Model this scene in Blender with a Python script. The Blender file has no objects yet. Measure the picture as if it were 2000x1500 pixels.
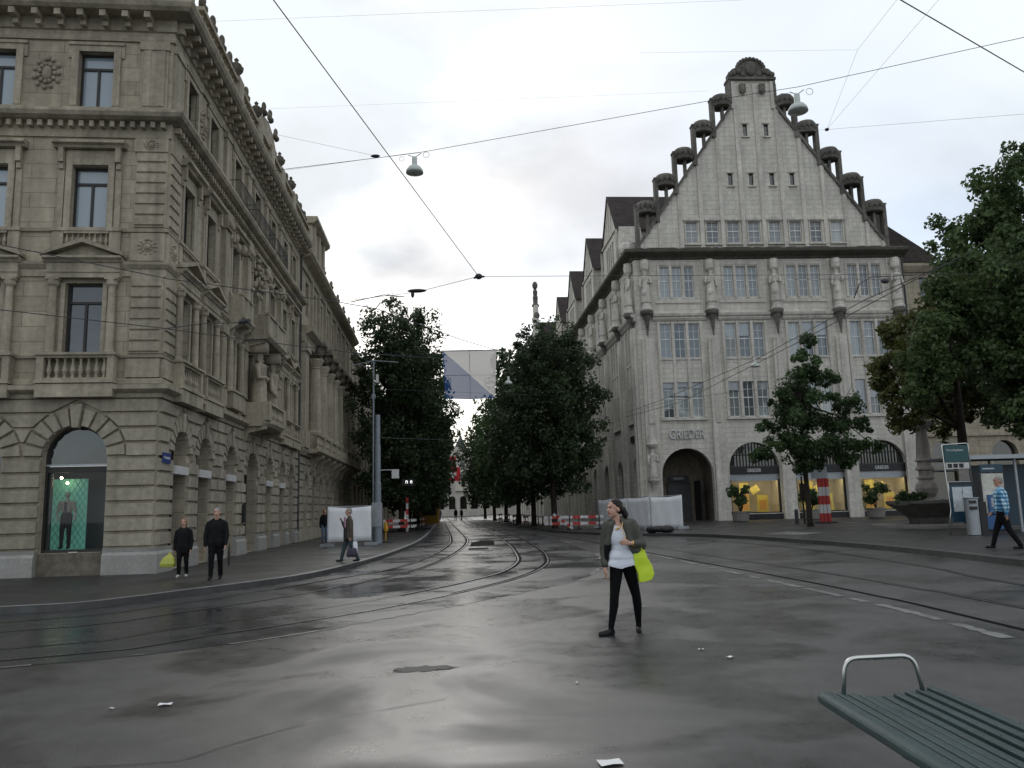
import bpy, bmesh, math, random
from math import sin, cos, pi, radians, sqrt, atan2
from mathutils import Vector, Matrix
random.seed(7)
R = random.random
scene = bpy.context.scene
COL = scene.collection

# ------------------------------------------------------------------ camera
cd = bpy.data.cameras.new('camera'); cam = bpy.data.objects.new('camera', cd); COL.objects.link(cam)
cd.sensor_fit = 'HORIZONTAL'; cd.sensor_width = 36.0; cd.lens = 36.0 * 1580 / 2000
cd.clip_start = 0.1; cd.clip_end = 3000
cam.location = (0, 0, 1.6)
cam.rotation_euler = (Matrix.Rotation(pi/2 + radians(8.7), 3, 'X') @ Matrix.Rotation(radians(-1.5), 3, 'Z')).to_euler()
scene.camera = cam

# ------------------------------------------------------------------ world: overcast sky with thin blue gaps
SUN_EL, SUN_ROT = radians(28), radians(-10)
W = bpy.data.worlds.new('World'); scene.world = W; W.use_nodes = True
nt = W.node_tree; N = nt.nodes; L = nt.links; N.clear()
def wn(t, **k):
    n = N.new(t)
    for a, b in k.items(): setattr(n, a, b)
    return n
out = wn('ShaderNodeOutputWorld'); sky = wn('ShaderNodeTexSky', sky_type='NISHITA')
sky.sun_disc = False; sky.sun_elevation = SUN_EL; sky.sun_rotation = SUN_ROT
bg1 = wn('ShaderNodeBackground'); bg1.inputs[1].default_value = 0.15; L.new(sky.outputs[0], bg1.inputs[0])
tc = wn('ShaderNodeTexCoord'); sep = wn('ShaderNodeSeparateXYZ'); L.new(tc.outputs['Generated'], sep.inputs[0])
zz = wn('ShaderNodeMath', operation='MAXIMUM'); L.new(sep.outputs['Z'], zz.inputs[0]); zz.inputs[1].default_value = 0.0
za = wn('ShaderNodeMath', operation='ADD'); L.new(zz.outputs[0], za.inputs[0]); za.inputs[1].default_value = 0.22
dx = wn('ShaderNodeMath', operation='DIVIDE'); L.new(sep.outputs['X'], dx.inputs[0]); L.new(za.outputs[0], dx.inputs[1])
dy = wn('ShaderNodeMath', operation='DIVIDE'); L.new(sep.outputs['Y'], dy.inputs[0]); L.new(za.outputs[0], dy.inputs[1])
cv = wn('ShaderNodeCombineXYZ'); L.new(dx.outputs[0], cv.inputs[0]); L.new(dy.outputs[0], cv.inputs[1]); cv.inputs[2].default_value = 3.7
n1 = wn('ShaderNodeTexNoise'); n1.inputs['Scale'].default_value = 1.35; n1.inputs['Detail'].default_value = 7; n1.inputs['Roughness'].default_value = 0.5; n1.inputs['Distortion'].default_value = 0.5
L.new(cv.outputs[0], n1.inputs['Vector'])
cr = wn('ShaderNodeValToRGB'); L.new(n1.outputs[0], cr.inputs[0])
cr.color_ramp.elements[0].position = 0.38; cr.color_ramp.elements[0].color = (0.66, 0.68, 0.71, 1)
cr.color_ramp.elements[1].position = 0.60; cr.color_ramp.elements[1].color = (0.885, 0.94, 0.985, 1)
# slightly brighter behind the viewer, raised to lift the facades, than towards the hidden sun
dt = wn('ShaderNodeVectorMath', operation='DOT_PRODUCT'); L.new(tc.outputs['Generated'], dt.inputs[0]); dt.inputs[1].default_value = (-0.10, 0.97, 0.22)
mr = wn('ShaderNodeMapRange'); L.new(dt.outputs['Value'], mr.inputs[0])
mr.inputs[1].default_value = -1.0; mr.inputs[2].default_value = 1.0; mr.inputs[3].default_value = 1.05; mr.inputs[4].default_value = 0.98
mr.interpolation_type = 'SMOOTHSTEP'
bg2 = wn('ShaderNodeBackground'); L.new(cr.outputs[0], bg2.inputs[0]); L.new(mr.outputs[0], bg2.inputs[1])
n2 = wn('ShaderNodeTexNoise'); n2.inputs['Scale'].default_value = 0.9; n2.inputs['Detail'].default_value = 6
L.new(cv.outputs[0], n2.inputs['Vector'])
m2 = wn('ShaderNodeMapRange'); L.new(n2.outputs[0], m2.inputs[0]); m2.inputs[1].default_value = 0.36; m2.inputs[2].default_value = 0.62; m2.inputs[3].default_value = 0.50; m2.inputs[4].default_value = 1.0
mx = wn('ShaderNodeMixShader'); L.new(m2.outputs[0], mx.inputs[0]); L.new(bg1.outputs[0], mx.inputs[1]); L.new(bg2.outputs[0], mx.inputs[2])
L.new(mx.outputs[0], out.inputs[0])

# ------------------------------------------------------------------ sun behind cloud, low over the street
sd = bpy.data.lights.new('sun', 'SUN'); sd.energy = 0.5; sd.angle = radians(25); sd.color = (1.0, 0.96, 0.9)
so = bpy.data.objects.new('sun', sd); COL.objects.link(so)
so.rotation_euler = (Vector((sin(radians(-10))*cos(SUN_EL), cos(radians(-10))*cos(SUN_EL), sin(SUN_EL)))).to_track_quat('Z', 'Y').to_euler()

scene.render.engine = 'CYCLES'
scene.view_settings.view_transform = 'Standard'; scene.view_settings.look = 'None'
scene.view_settings.exposure = 0.12; scene.view_settings.gamma = 1.0
scene.view_settings.use_curve_mapping = False

# ------------------------------------------------------------------ materials
def mat(name, col, rough=0.6, spec=0.5, metal=0.0, noise=0.0, nscale=6.0, bump=0.0, bscale=40.0, emit=None, estr=0.0, streak=0.0, block=None, ior=1.5, island=0.0, coat=0.0):
    m = bpy.data.materials.new(name); m.use_nodes = True
    t = m.node_tree; nn = t.nodes; ll = t.links; b = nn['Principled BSDF']
    b.inputs['Roughness'].default_value = rough; b.inputs['Metallic'].default_value = metal
    b.inputs['Specular IOR Level'].default_value = spec; b.inputs['IOR'].default_value = ior
    b.inputs['Base Color'].default_value = (*col, 1)
    if coat: b.inputs['Coat Weight'].default_value = coat
    tc = nn.new('ShaderNodeTexCoord'); src = None
    geo = nn.new('ShaderNodeNewGeometry')
    def mul(prev, val, lo, hi, a=0.3, bb=0.7):
        r = nn.new('ShaderNodeMapRange'); ll.new(val, r.inputs[0]); r.inputs[1].default_value = a; r.inputs[2].default_value = bb
        r.inputs[3].default_value = lo; r.inputs[4].default_value = hi
        mm = nn.new('ShaderNodeVectorMath'); mm.operation = 'SCALE'
        if prev is None: mm.inputs[0].default_value = col
        else: ll.new(prev, mm.inputs[0])
        ll.new(r.outputs[0], mm.inputs['Scale']); return mm.outputs[0]
    if noise:
        n = nn.new('ShaderNodeTexNoise'); n.inputs['Scale'].default_value = nscale; n.inputs['Detail'].default_value = 6; n.inputs['Roughness'].default_value = 0.65
        ll.new(geo.outputs['Position'], n.inputs['Vector']); src = mul(src, n.outputs[0], 1-noise, 1+noise)
        n = nn.new('ShaderNodeTexNoise'); n.inputs['Scale'].default_value = nscale*0.13; n.inputs['Detail'].default_value = 3
        ll.new(geo.outputs['Position'], n.inputs['Vector']); src = mul(src, n.outputs[0], 1-noise*.8, 1+noise*.8)
    if streak:
        mp = nn.new('ShaderNodeMapping'); ll.new(geo.outputs['Position'], mp.inputs[0]); mp.inputs['Scale'].default_value = (2.2, 2.2, 0.12)
        n = nn.new('ShaderNodeTexNoise'); n.inputs['Scale'].default_value = 1.6; n.inputs['Detail'].default_value = 5; ll.new(mp.outputs[0], n.inputs['Vector'])
        src = mul(src, n.outputs[0], 1-streak, 1+streak*.5)
    if block:
        bw, bh, amt = block
        mp = nn.new('ShaderNodeMapping'); ll.new(geo.outputs['Position'], mp.inputs[0])
        sp = nn.new('ShaderNodeSeparateXYZ'); ll.new(geo.outputs['Position'], sp.inputs[0])
        ad = nn.new('ShaderNodeMath'); ll.new(sp.outputs[0], ad.inputs[0]); ll.new(sp.outputs[1], ad.inputs[1])
        cb = nn.new('ShaderNodeCombineXYZ'); ll.new(ad.outputs[0], cb.inputs[0]); ll.new(sp.outputs[2], cb.inputs[1])
        bt = nn.new('ShaderNodeTexBrick'); ll.new(cb.outputs[0], bt.inputs['Vector'])
        bt.inputs['Scale'].default_value = 1.0; bt.inputs['Brick Width'].default_value = bw; bt.inputs['Row Height'].default_value = bh
        bt.inputs['Mortar Size'].default_value = 0.012; bt.inputs['Mortar Smooth'].default_value = 0.3
        bt.inputs['Color1'].default_value = (1-amt,)*3 + (1,); bt.inputs['Color2'].default_value = (1+amt*.7,)*3 + (1,); bt.inputs['Mortar'].default_value = (.55, .55, .55, 1)
        mm = nn.new('ShaderNodeVectorMath'); mm.operation = 'MULTIPLY'
        if src is None: mm.inputs[0].default_value = col
        else: ll.new(src, mm.inputs[0])
        ll.new(bt.outputs['Color'], mm.inputs[1]); src = mm.outputs[0]
    if island:
        src = mul(src, geo.outputs['Random Per Island'], 1-island, 1+island, 0, 1)
    if src is not None: ll.new(src, b.inputs['Base Color'])
    if bump:
        n = nn.new('ShaderNodeTexNoise'); n.inputs['Scale'].default_value = bscale; n.inputs['Detail'].default_value = 5; ll.new(geo.outputs['Position'], n.inputs['Vector'])
        bp = nn.new('ShaderNodeBump'); bp.inputs['Strength'].default_value = bump; bp.inputs['Distance'].default_value = 0.02
        ll.new(n.outputs[0], bp.inputs['Height']); ll.new(bp.outputs[0], b.inputs['Normal'])
    if emit:
        b.inputs['Emission Color'].default_value = (*emit, 1); b.inputs['Emission Strength'].default_value = estr
    return m

def leafmat(name, col, col2, trans=0.25):
    m = bpy.data.materials.new(name); m.use_nodes = True
    t = m.node_tree; nn = t.nodes; ll = t.links; b = nn['Principled BSDF']; o = nn['Material Output']
    geo = nn.new('ShaderNodeNewGeometry'); ramp = nn.new('ShaderNodeValToRGB'); ll.new(geo.outputs['Random Per Island'], ramp.inputs[0])
    ramp.color_ramp.elements[0].color = (*col, 1); ramp.color_ramp.elements[1].color = (*col2, 1)
    n = nn.new('ShaderNodeTexNoise'); n.inputs['Scale'].default_value = 0.7; n.inputs['Detail'].default_value = 3; ll.new(geo.outputs['Position'], n.inputs['Vector'])
    r = nn.new('ShaderNodeMapRange'); ll.new(n.outputs[0], r.inputs[0]); r.inputs[1].default_value = .3; r.inputs[2].default_value = .7; r.inputs[3].default_value = .55; r.inputs[4].default_value = 1.35
    mm = nn.new('ShaderNodeVectorMath'); mm.operation = 'SCALE'; ll.new(ramp.outputs[0], mm.inputs[0]); ll.new(r.outputs[0], mm.inputs['Scale'])
    ll.new(mm.outputs[0], b.inputs['Base Color']); b.inputs['Roughness'].default_value = 0.5; b.inputs['Specular IOR Level'].default_value = 0.35
    tr = nn.new('ShaderNodeBsdfTranslucent'); ll.new(mm.outputs[0], tr.inputs[0])
    mx = nn.new('ShaderNodeMixShader'); mx.inputs[0].default_value = trans
    ll.new(b.outputs[0], mx.inputs[1]); ll.new(tr.outputs[0], mx.inputs[2]); ll.new(mx.outputs[0], o.inputs[0])
    return m

def asphalt(name, base, r0, r1, sc, bump=0.25, vary=0.3, pool=None):
    m = bpy.data.materials.new(name); m.use_nodes = True
    t = m.node_tree; nn = t.nodes; ll = t.links; b = nn['Principled BSDF']
    geo = nn.new('ShaderNodeNewGeometry')
    def noise(s, det=5, rough=.55, dist=0.0):
        n = nn.new('ShaderNodeTexNoise'); n.inputs['Scale'].default_value = s; n.inputs['Detail'].default_value = det; n.inputs['Roughness'].default_value = rough; n.inputs['Distortion'].default_value = dist
        ll.new(geo.outputs['Position'], n.inputs['Vector']); return n.outputs[0]
    def rng(v, a, bb, lo, hi):
        r = nn.new('ShaderNodeMapRange'); ll.new(v, r.inputs[0]); r.inputs[1].default_value = a; r.inputs[2].default_value = bb; r.inputs[3].default_value = lo; r.inputs[4].default_value = hi
        return r.outputs[0]
    wet = noise(sc, 4, .5, .6)
    if pool:
        # standing damp left where the square dips
        vd = nn.new('ShaderNodeVectorMath'); vd.operation = 'DISTANCE'; ll.new(geo.outputs['Position'], vd.inputs[0]); vd.inputs[1].default_value = pool[:3]
        k = nn.new('ShaderNodeMath'); k.operation = 'ADD'; ll.new(wet, k.inputs[0]); ll.new(rng(vd.outputs['Value'], 1.0, pool[3], -pool[4], 0), k.inputs[1]); wet = k.outputs[0]
    fine = noise(70, 4, .8)
    mid = noise(2.2, 6, .7)
    c1 = rng(mid, .3, .7, 1-vary, 1+vary); c2 = rng(fine, .34, .66, .35, 1.75)
    mu = nn.new('ShaderNodeMath'); mu.operation = 'MULTIPLY'; ll.new(c1, mu.inputs[0]); ll.new(c2, mu.inputs[1])
    sc_ = nn.new('ShaderNodeVectorMath'); sc_.operation = 'SCALE'; sc_.inputs[0].default_value = base; ll.new(mu.outputs[0], sc_.inputs['Scale'])
    ll.new(sc_.outputs[0], b.inputs['Base Color'])
    ro = rng(wet, .40, .60, r0, r1)
    ad = nn.new('ShaderNodeMath'); ad.operation = 'ADD'; ll.new(ro, ad.inputs[0]); ll.new(rng(mid, .3, .7, -.05, .07), ad.inputs[1])
    ll.new(ad.outputs[0], b.inputs['Roughness'])
    b.inputs['Specular IOR Level'].default_value = 0.5
    bs = nn.new('ShaderNodeMath'); bs.operation = 'MULTIPLY'; ll.new(rng(wet, .40, .60, .15, 1.0), bs.inputs[0]); bs.inputs[1].default_value = bump
    bp = nn.new('ShaderNodeBump'); bp.inputs['Distance'].default_value = 0.008; ll.new(bs.outputs[0], bp.inputs['Strength']); ll.new(fine, bp.inputs['Height'])
    bp2 = nn.new('ShaderNodeBump'); bp2.inputs['Distance'].default_value = 0.05; bp2.inputs['Strength'].default_value = 0.10; ll.new(noise(1.1, 3), bp2.inputs['Height']); ll.new(bp.outputs[0], bp2.inputs['Normal'])
    ll.new(bp2.outputs[0], b.inputs['Normal'])
    return m

def glassmat(name):
    m = bpy.data.materials.new(name); m.use_nodes = True
    t = m.node_tree; nn = t.nodes; ll = t.links; o = nn['Material Output']; nn.remove(nn['Principled BSDF'])
    tr = nn.new('ShaderNodeBsdfTransparent'); tr.inputs[0].default_value = (.9, .93, .92, 1)
    gl = nn.new('ShaderNodeBsdfGlossy'); gl.inputs['Roughness'].default_value = 0.02
    f = nn.new('ShaderNodeFresnel'); f.inputs[0].default_value = 1.5
    mx = nn.new('ShaderNodeMixShader'); ll.new(f.outputs[0], mx.inputs[0]); ll.new(tr.outputs[0], mx.inputs[1]); ll.new(gl.outputs[0], mx.inputs[2]); ll.new(mx.outputs[0], o.inputs[0])
    return m

def panemat(name, dark, light, rough=0.04, ior=1.9, lo=0.0, hi=1.0):
    """window pane: glossy glass over a base tone differing from window to window"""
    m = bpy.data.materials.new(name); m.use_nodes = True
    t = m.node_tree; nn = t.nodes; ll = t.links; b = nn['Principled BSDF']
    oi = nn.new('ShaderNodeObjectInfo'); rp = nn.new('ShaderNodeValToRGB'); ll.new(oi.outputs['Random'], rp.inputs[0])
    rp.color_ramp.elements[0].color = (*dark, 1); rp.color_ramp.elements[1].color = (*light, 1)
    rp.color_ramp.elements[0].position = lo; rp.color_ramp.elements[1].position = hi
    ll.new(rp.outputs[0], b.inputs['Base Color'])
    b.inputs['Roughness'].default_value = rough; b.inputs['IOR'].default_value = ior
    geo = nn.new('ShaderNodeNewGeometry'); n = nn.new('ShaderNodeTexNoise'); n.inputs['Scale'].default_value = 1.3; ll.new(geo.outputs['Position'], n.inputs['Vector'])
    bp = nn.new('ShaderNodeBump'); bp.inputs['Strength'].default_value = 0.12; bp.inputs['Distance'].default_value = 0.05; ll.new(n.outputs[0], bp.inputs['Height']); ll.new(bp.outputs[0], b.inputs['Normal'])
    return m

def checkmat(name, c1, c2, c3, sc):
    m = bpy.data.materials.new(name); m.use_nodes = True
    t = m.node_tree; nn = t.nodes; ll = t.links; b = nn['Principled BSDF']; b.inputs['Roughness'].default_value = .8
    tcn = nn.new('ShaderNodeTexCoord'); sp = nn.new('ShaderNodeSeparateXYZ'); ll.new(tcn.outputs['Object'], sp.inputs[0])
    def band(i):
        a = nn.new('ShaderNodeMath'); a.operation = 'MULTIPLY'; ll.new(sp.outputs[i], a.inputs[0]); a.inputs[1].default_value = sc
        f = nn.new('ShaderNodeMath'); f.operation = 'FRACT'; ll.new(a.outputs[0], f.inputs[0])
        g = nn.new('ShaderNodeMath'); g.operation = 'GREATER_THAN'; ll.new(f.outputs[0], g.inputs[0]); g.inputs[1].default_value = .5; return g.outputs[0]
    s = nn.new('ShaderNodeMath'); s.operation = 'ADD'; ll.new(band(0), s.inputs[0]); ll.new(band(2), s.inputs[1])
    h = nn.new('ShaderNodeMath'); h.operation = 'MULTIPLY'; ll.new(s.outputs[0], h.inputs[0]); h.inputs[1].default_value = .5
    rp = nn.new('ShaderNodeValToRGB'); rp.color_ramp.interpolation = 'CONSTANT'; ll.new(h.outputs[0], rp.inputs[0])
    e = rp.color_ramp.elements; e[0].position = 0; e[0].color = (*c1, 1); e[1].position = .25; e[1].color = (*c2, 1); k = e.new(.75); k.color = (*c3, 1)
    ll.new(rp.outputs[0], b.inputs['Base Color']); return m

M = {}
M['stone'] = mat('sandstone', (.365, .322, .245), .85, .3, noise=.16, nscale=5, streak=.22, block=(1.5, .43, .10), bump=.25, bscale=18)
M['stone_trim'] = mat('sandstone_trim', (.355, .315, .24), .85, .3, noise=.2, nscale=7, streak=.3, bump=.25, bscale=22)
M['stone_rust'] = mat('sandstone_rustic', (.325, .292, .228), .88, .3, noise=.2, nscale=6, streak=.22, bump=.4, bscale=14, island=.10)
M['stone_base'] = mat('granite_plinth', (.30, .29, .27), .7, .4, noise=.15, nscale=12, bump=.2)
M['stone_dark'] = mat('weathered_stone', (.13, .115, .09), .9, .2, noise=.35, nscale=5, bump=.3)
M['pale'] = mat('pale_limestone', (.585, .555, .49), .88, .3, noise=.13, nscale=4, streak=.15, block=(.9, .36, .05), bump=.2, bscale=16)
M['pale_trim'] = mat('pale_trim', (.56, .53, .47), .88, .3, noise=.18, nscale=5, streak=.2, bump=.25, bscale=18)
M['sooty'] = mat('sooty_stone', (.135, .128, .112), .9, .2, noise=.4, nscale=3, bump=.5, bscale=10)
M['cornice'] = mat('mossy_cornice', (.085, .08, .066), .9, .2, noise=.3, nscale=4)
M['tile'] = mat('roof_tile', (.050, .039, .036), .8, .3, noise=.2, nscale=8, block=(.3, .25, .25), bump=.3)
M['slate'] = mat('slate', (.05, .05, .055), .6, .4, noise=.2, nscale=8)
M['frame_dark'] = mat('dark_window_frame', (.02, .018, .016), .5)
M['frame_white'] = mat('white_window_frame', (.72, .72, .70), .5, noise=.05)
M['pane'] = panemat('window_glass', (.018, .022, .028), (.13, .16, .18), lo=.2, hi=.9)
M['pane_blue'] = panemat('sky_painted_glass', (.20, .25, .29), (.34, .40, .44), lo=.0, hi=1.0)  # sky reflection painted into the base colour of the upper front panes
M['pane_dark'] = panemat('dark_window_glass', (.012, .012, .012), (.03, .03, .03))
M['pane_pale'] = panemat('curtained_glass', (.05, .06, .065), (.34, .37, .37), lo=.15, hi=.95)
M['glass'] = glassmat('shop_glass')
M['asphalt'] = asphalt('wet_asphalt', (.045, .044, .0425), .29, .48, .42, 1.0, .4, (-.4, 10.5, 0, 7.0, .10))
M['bed'] = asphalt('track_asphalt', (.028, .030, .034), .17, .36, .4)
M['pave'] = asphalt('wet_pavement', (.028, .027, .025), .36, .60, .6)
M['pave_dark'] = mat('dark_patch', (.007, .007, .007), .85, .08)
M['film'] = asphalt('wet_film', (.035, .034, .033), .23, .38, .5, .5, .3)
M['seam'] = mat('tar_seam', (.020, .020, .020), .6, .3)
M['kerb'] = mat('granite_kerb', (.23, .23, .23), .45, .5, noise=.3, nscale=5)
M['kerb_d'] = mat('wet_kerb', (.06, .06, .058), .4, .5, noise=.3, nscale=5)
M['rail'] = mat('polished_rail', (.32, .32, .33), .3, metal=1.0, noise=.1)
M['groove'] = mat('rail_groove', (.006, .006, .006), .8, .05)
M['mark'] = mat('worn_marking', (.15, .15, .145), .5, noise=.5, nscale=6)
M['leaf'] = leafmat('leaves_dark', (.055, .100, .040), (.105, .165, .065), .45)
M['leaf_lime'] = leafmat('leaves_street', (.034, .055, .026), (.070, .105, .046), .42)
M['leaf_chest'] = leafmat('leaves_chestnut', (.062, .105, .038), (.115, .165, .060), .45)
M['leaf_brown'] = leafmat('leaves_browning', (.085, .105, .032), (.145, .150, .045), .45)
M['bark'] = mat('bark', (.035, .028, .022), .9, .2, noise=.3, bump=.6, bscale=12)
M['metal'] = mat('galvanised_steel', (.34, .36, .38), .45, metal=.6, noise=.1)
M['pole'] = mat('pole_paint', (.22, .25, .28), .5, noise=.12)
M['steel'] = mat('stainless', (.6, .6, .58), .28, metal=1.0)
M['bench'] = mat('bench_green', (.020, .048, .049), .42, .4, noise=.25, nscale=30, bump=.35, bscale=220)
M['black'] = mat('black_paint', (.012, .012, .013), .5)
M['wire'] = mat('wire', (.03, .03, .035), .5)
M['wire_thin'] = mat('thin_wire', (.26, .27, .29), .5)
M['white'] = mat('white_paint', (.72, .72, .72), .6, noise=.06)
M['white_lamp'] = mat('lamp_enamel', (.50, .54, .50), .45, noise=.05)
M['lamp_in'] = mat('lamp_inside', (.03, .04, .03), .5)
M['tarp'] = mat('white_tarpaulin', (.78, .79, .81), .7, noise=.06, nscale=2, bump=.3, bscale=3)
M['red'] = mat('barrier_red', (.42, .03, .025), .5, noise=.15)
M['white_b'] = mat('barrier_white', (.56, .55, .54), .5, noise=.15)
M['yellow'] = mat('yellow_paint', (.55, .30, .02), .5)
M['blue'] = mat('enamel_blue', (.025, .05, .20), .4)
def clothmat(name, col, see, tl):
    """thin see-through banner cloth"""
    m = mat(name, col, .8, .1); t = m.node_tree; nn = t.nodes; ll = t.links; o = nn['Material Output']; b = nn['Principled BSDF']
    tr = nn.new('ShaderNodeBsdfTranslucent'); tr.inputs[0].default_value = (*col, 1); tp = nn.new('ShaderNodeBsdfTransparent')
    m1 = nn.new('ShaderNodeMixShader'); m1.inputs[0].default_value = tl; ll.new(b.outputs[0], m1.inputs[1]); ll.new(tr.outputs[0], m1.inputs[2])
    m2 = nn.new('ShaderNodeMixShader'); m2.inputs[0].default_value = see; ll.new(m1.outputs[0], m2.inputs[1]); ll.new(tp.outputs[0], m2.inputs[2]); ll.new(m2.outputs[0], o.inputs[0]); return m
M['banner_blue'] = clothmat('banner_blue', (.03, .085, .24), .10, .5)
M['banner_white'] = clothmat('banner_white', (.76, .73, .69), .06, .5)
M['flag_white'] = mat('flag_white', (.62, .60, .56), .8, noise=.05)
M['flag_red'] = mat('flag_red', (.55, .03, .04), .8)
M['teal'] = mat('glowing_teal_panel', (.10, .34, .27), .6, emit=(.12, .36, .28), estr=.28)  # faint emission stands in for lamp light falling on the panel
M['warm_wall'] = mat('display_wall', (.56, .50, .37), .8)
M['warm_lamp'] = mat('display_lamp', (1, 1, 1), .5, emit=(1.0, .84, .52), estr=11.0)
M['spot'] = mat('spot_lamp', (1, 1, 1), .5, emit=(1.0, .8, .45), estr=30.0)
M['spot_w'] = mat('white_sign_lamp', (1, 1, 1), .5, emit=(1.0, 1.0, 1.0), estr=1.2)
M['disp_yel'] = mat('display_board_yellow', (.75, .60, .12), .6)
M['disp_org'] = mat('display_board_print', (.72, .36, .08), .6)
M['pillar_blue'] = mat('pillar_blue', (.012, .045, .075), .35)
M['pillar_green'] = mat('pillar_green', (.012, .07, .075), .35)
M['poster'] = mat('poster', (.42, .45, .46), .5, noise=.25, nscale=9)
M['map'] = mat('network_map', (.50, .50, .44), .5, noise=.3, nscale=14)
M['mach_blue'] = mat('machine_blue', (.03, .10, .26), .4)
M['fstone'] = mat('fountain_stone', (.30, .27, .235), .8, noise=.25, nscale=6, streak=.3, bump=.2)
M['fdark'] = mat('fountain_basin', (.10, .095, .085), .6, noise=.3, nscale=5)
M['planter'] = mat('planter_concrete', (.20, .19, .17), .8, noise=.2)
M['soil'] = mat('rubber_dark', (.02, .02, .02), .8)
M['skin'] = mat('skin', (.52, .30, .22), .5)
M['skin_d'] = mat('skin_tan', (.42, .23, .16), .5)
M['lip'] = mat('lips', (.34, .10, .09), .5)
M['eye'] = mat('eye_dark', (.03, .02, .02), .3)
M['hair_dark'] = mat('hair_dark', (.014, .008, .006), .55, .3, noise=.3, nscale=60)
M['hair_grey'] = mat('hair_grey', (.25, .23, .21), .7, noise=.2, nscale=60)
M['hair_blond'] = mat('hair_fair', (.22, .13, .07), .6, noise=.2, nscale=60)
M['leggings'] = mat('black_leggings', (.005, .005, .006), .8, .12)
M['trousers'] = mat('dark_trousers', (.008, .008, .009), .85, .12)
M['jacket'] = mat('olive_jacket', (.060, .060, .048), .7, noise=.15, nscale=20, bump=.3, bscale=25)
M['lining'] = mat('jacket_lining', (.008, .008, .008), .85, .15)
M['blouse'] = mat('white_blouse', (.66, .69, .76), .75, bump=.45, bscale=14)
M['shoe'] = mat('black_shoe', (.008, .008, .008), .5, .3)
M['shoe_w'] = mat('pale_shoe', (.50, .48, .45), .6)
M['coat'] = mat('black_coat', (.007, .007, .008), .8, .2, bump=.2, bscale=20)
M['coat_brown'] = mat('olive_brown_coat', (.075, .062, .045), .8, noise=.1)
M['pink'] = mat('pink_shirt', (.42, .25, .33), .8)
M['teal_tr'] = mat('teal_trousers', (.03, .055, .06), .8)
M['jeans'] = mat('jeans', (.10, .13, .20), .8)
M['lime_bag'] = mat('lime_bag', (.50, .66, .015), .45, noise=.08, bump=.3, bscale=8)
M['white_bag'] = mat('white_bag', (.66, .66, .70), .45)
M['purple_bag'] = mat('dark_violet_bag', (.02, .015, .035), .5)
M['gold'] = mat('gold', (.7, .45, .15), .3, metal=1.0)
M['plaid'] = checkmat('blue_plaid', (.015, .10, .22), (.12, .30, .46), (.55, .68, .74), 11)
M['water'] = mat('water', (.02, .025, .025), .05)
M['paper'] = mat('paper', (.75, .75, .74), .7)
M['cafe'] = mat('cafe_white', (.34, .33, .33), .6)

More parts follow.
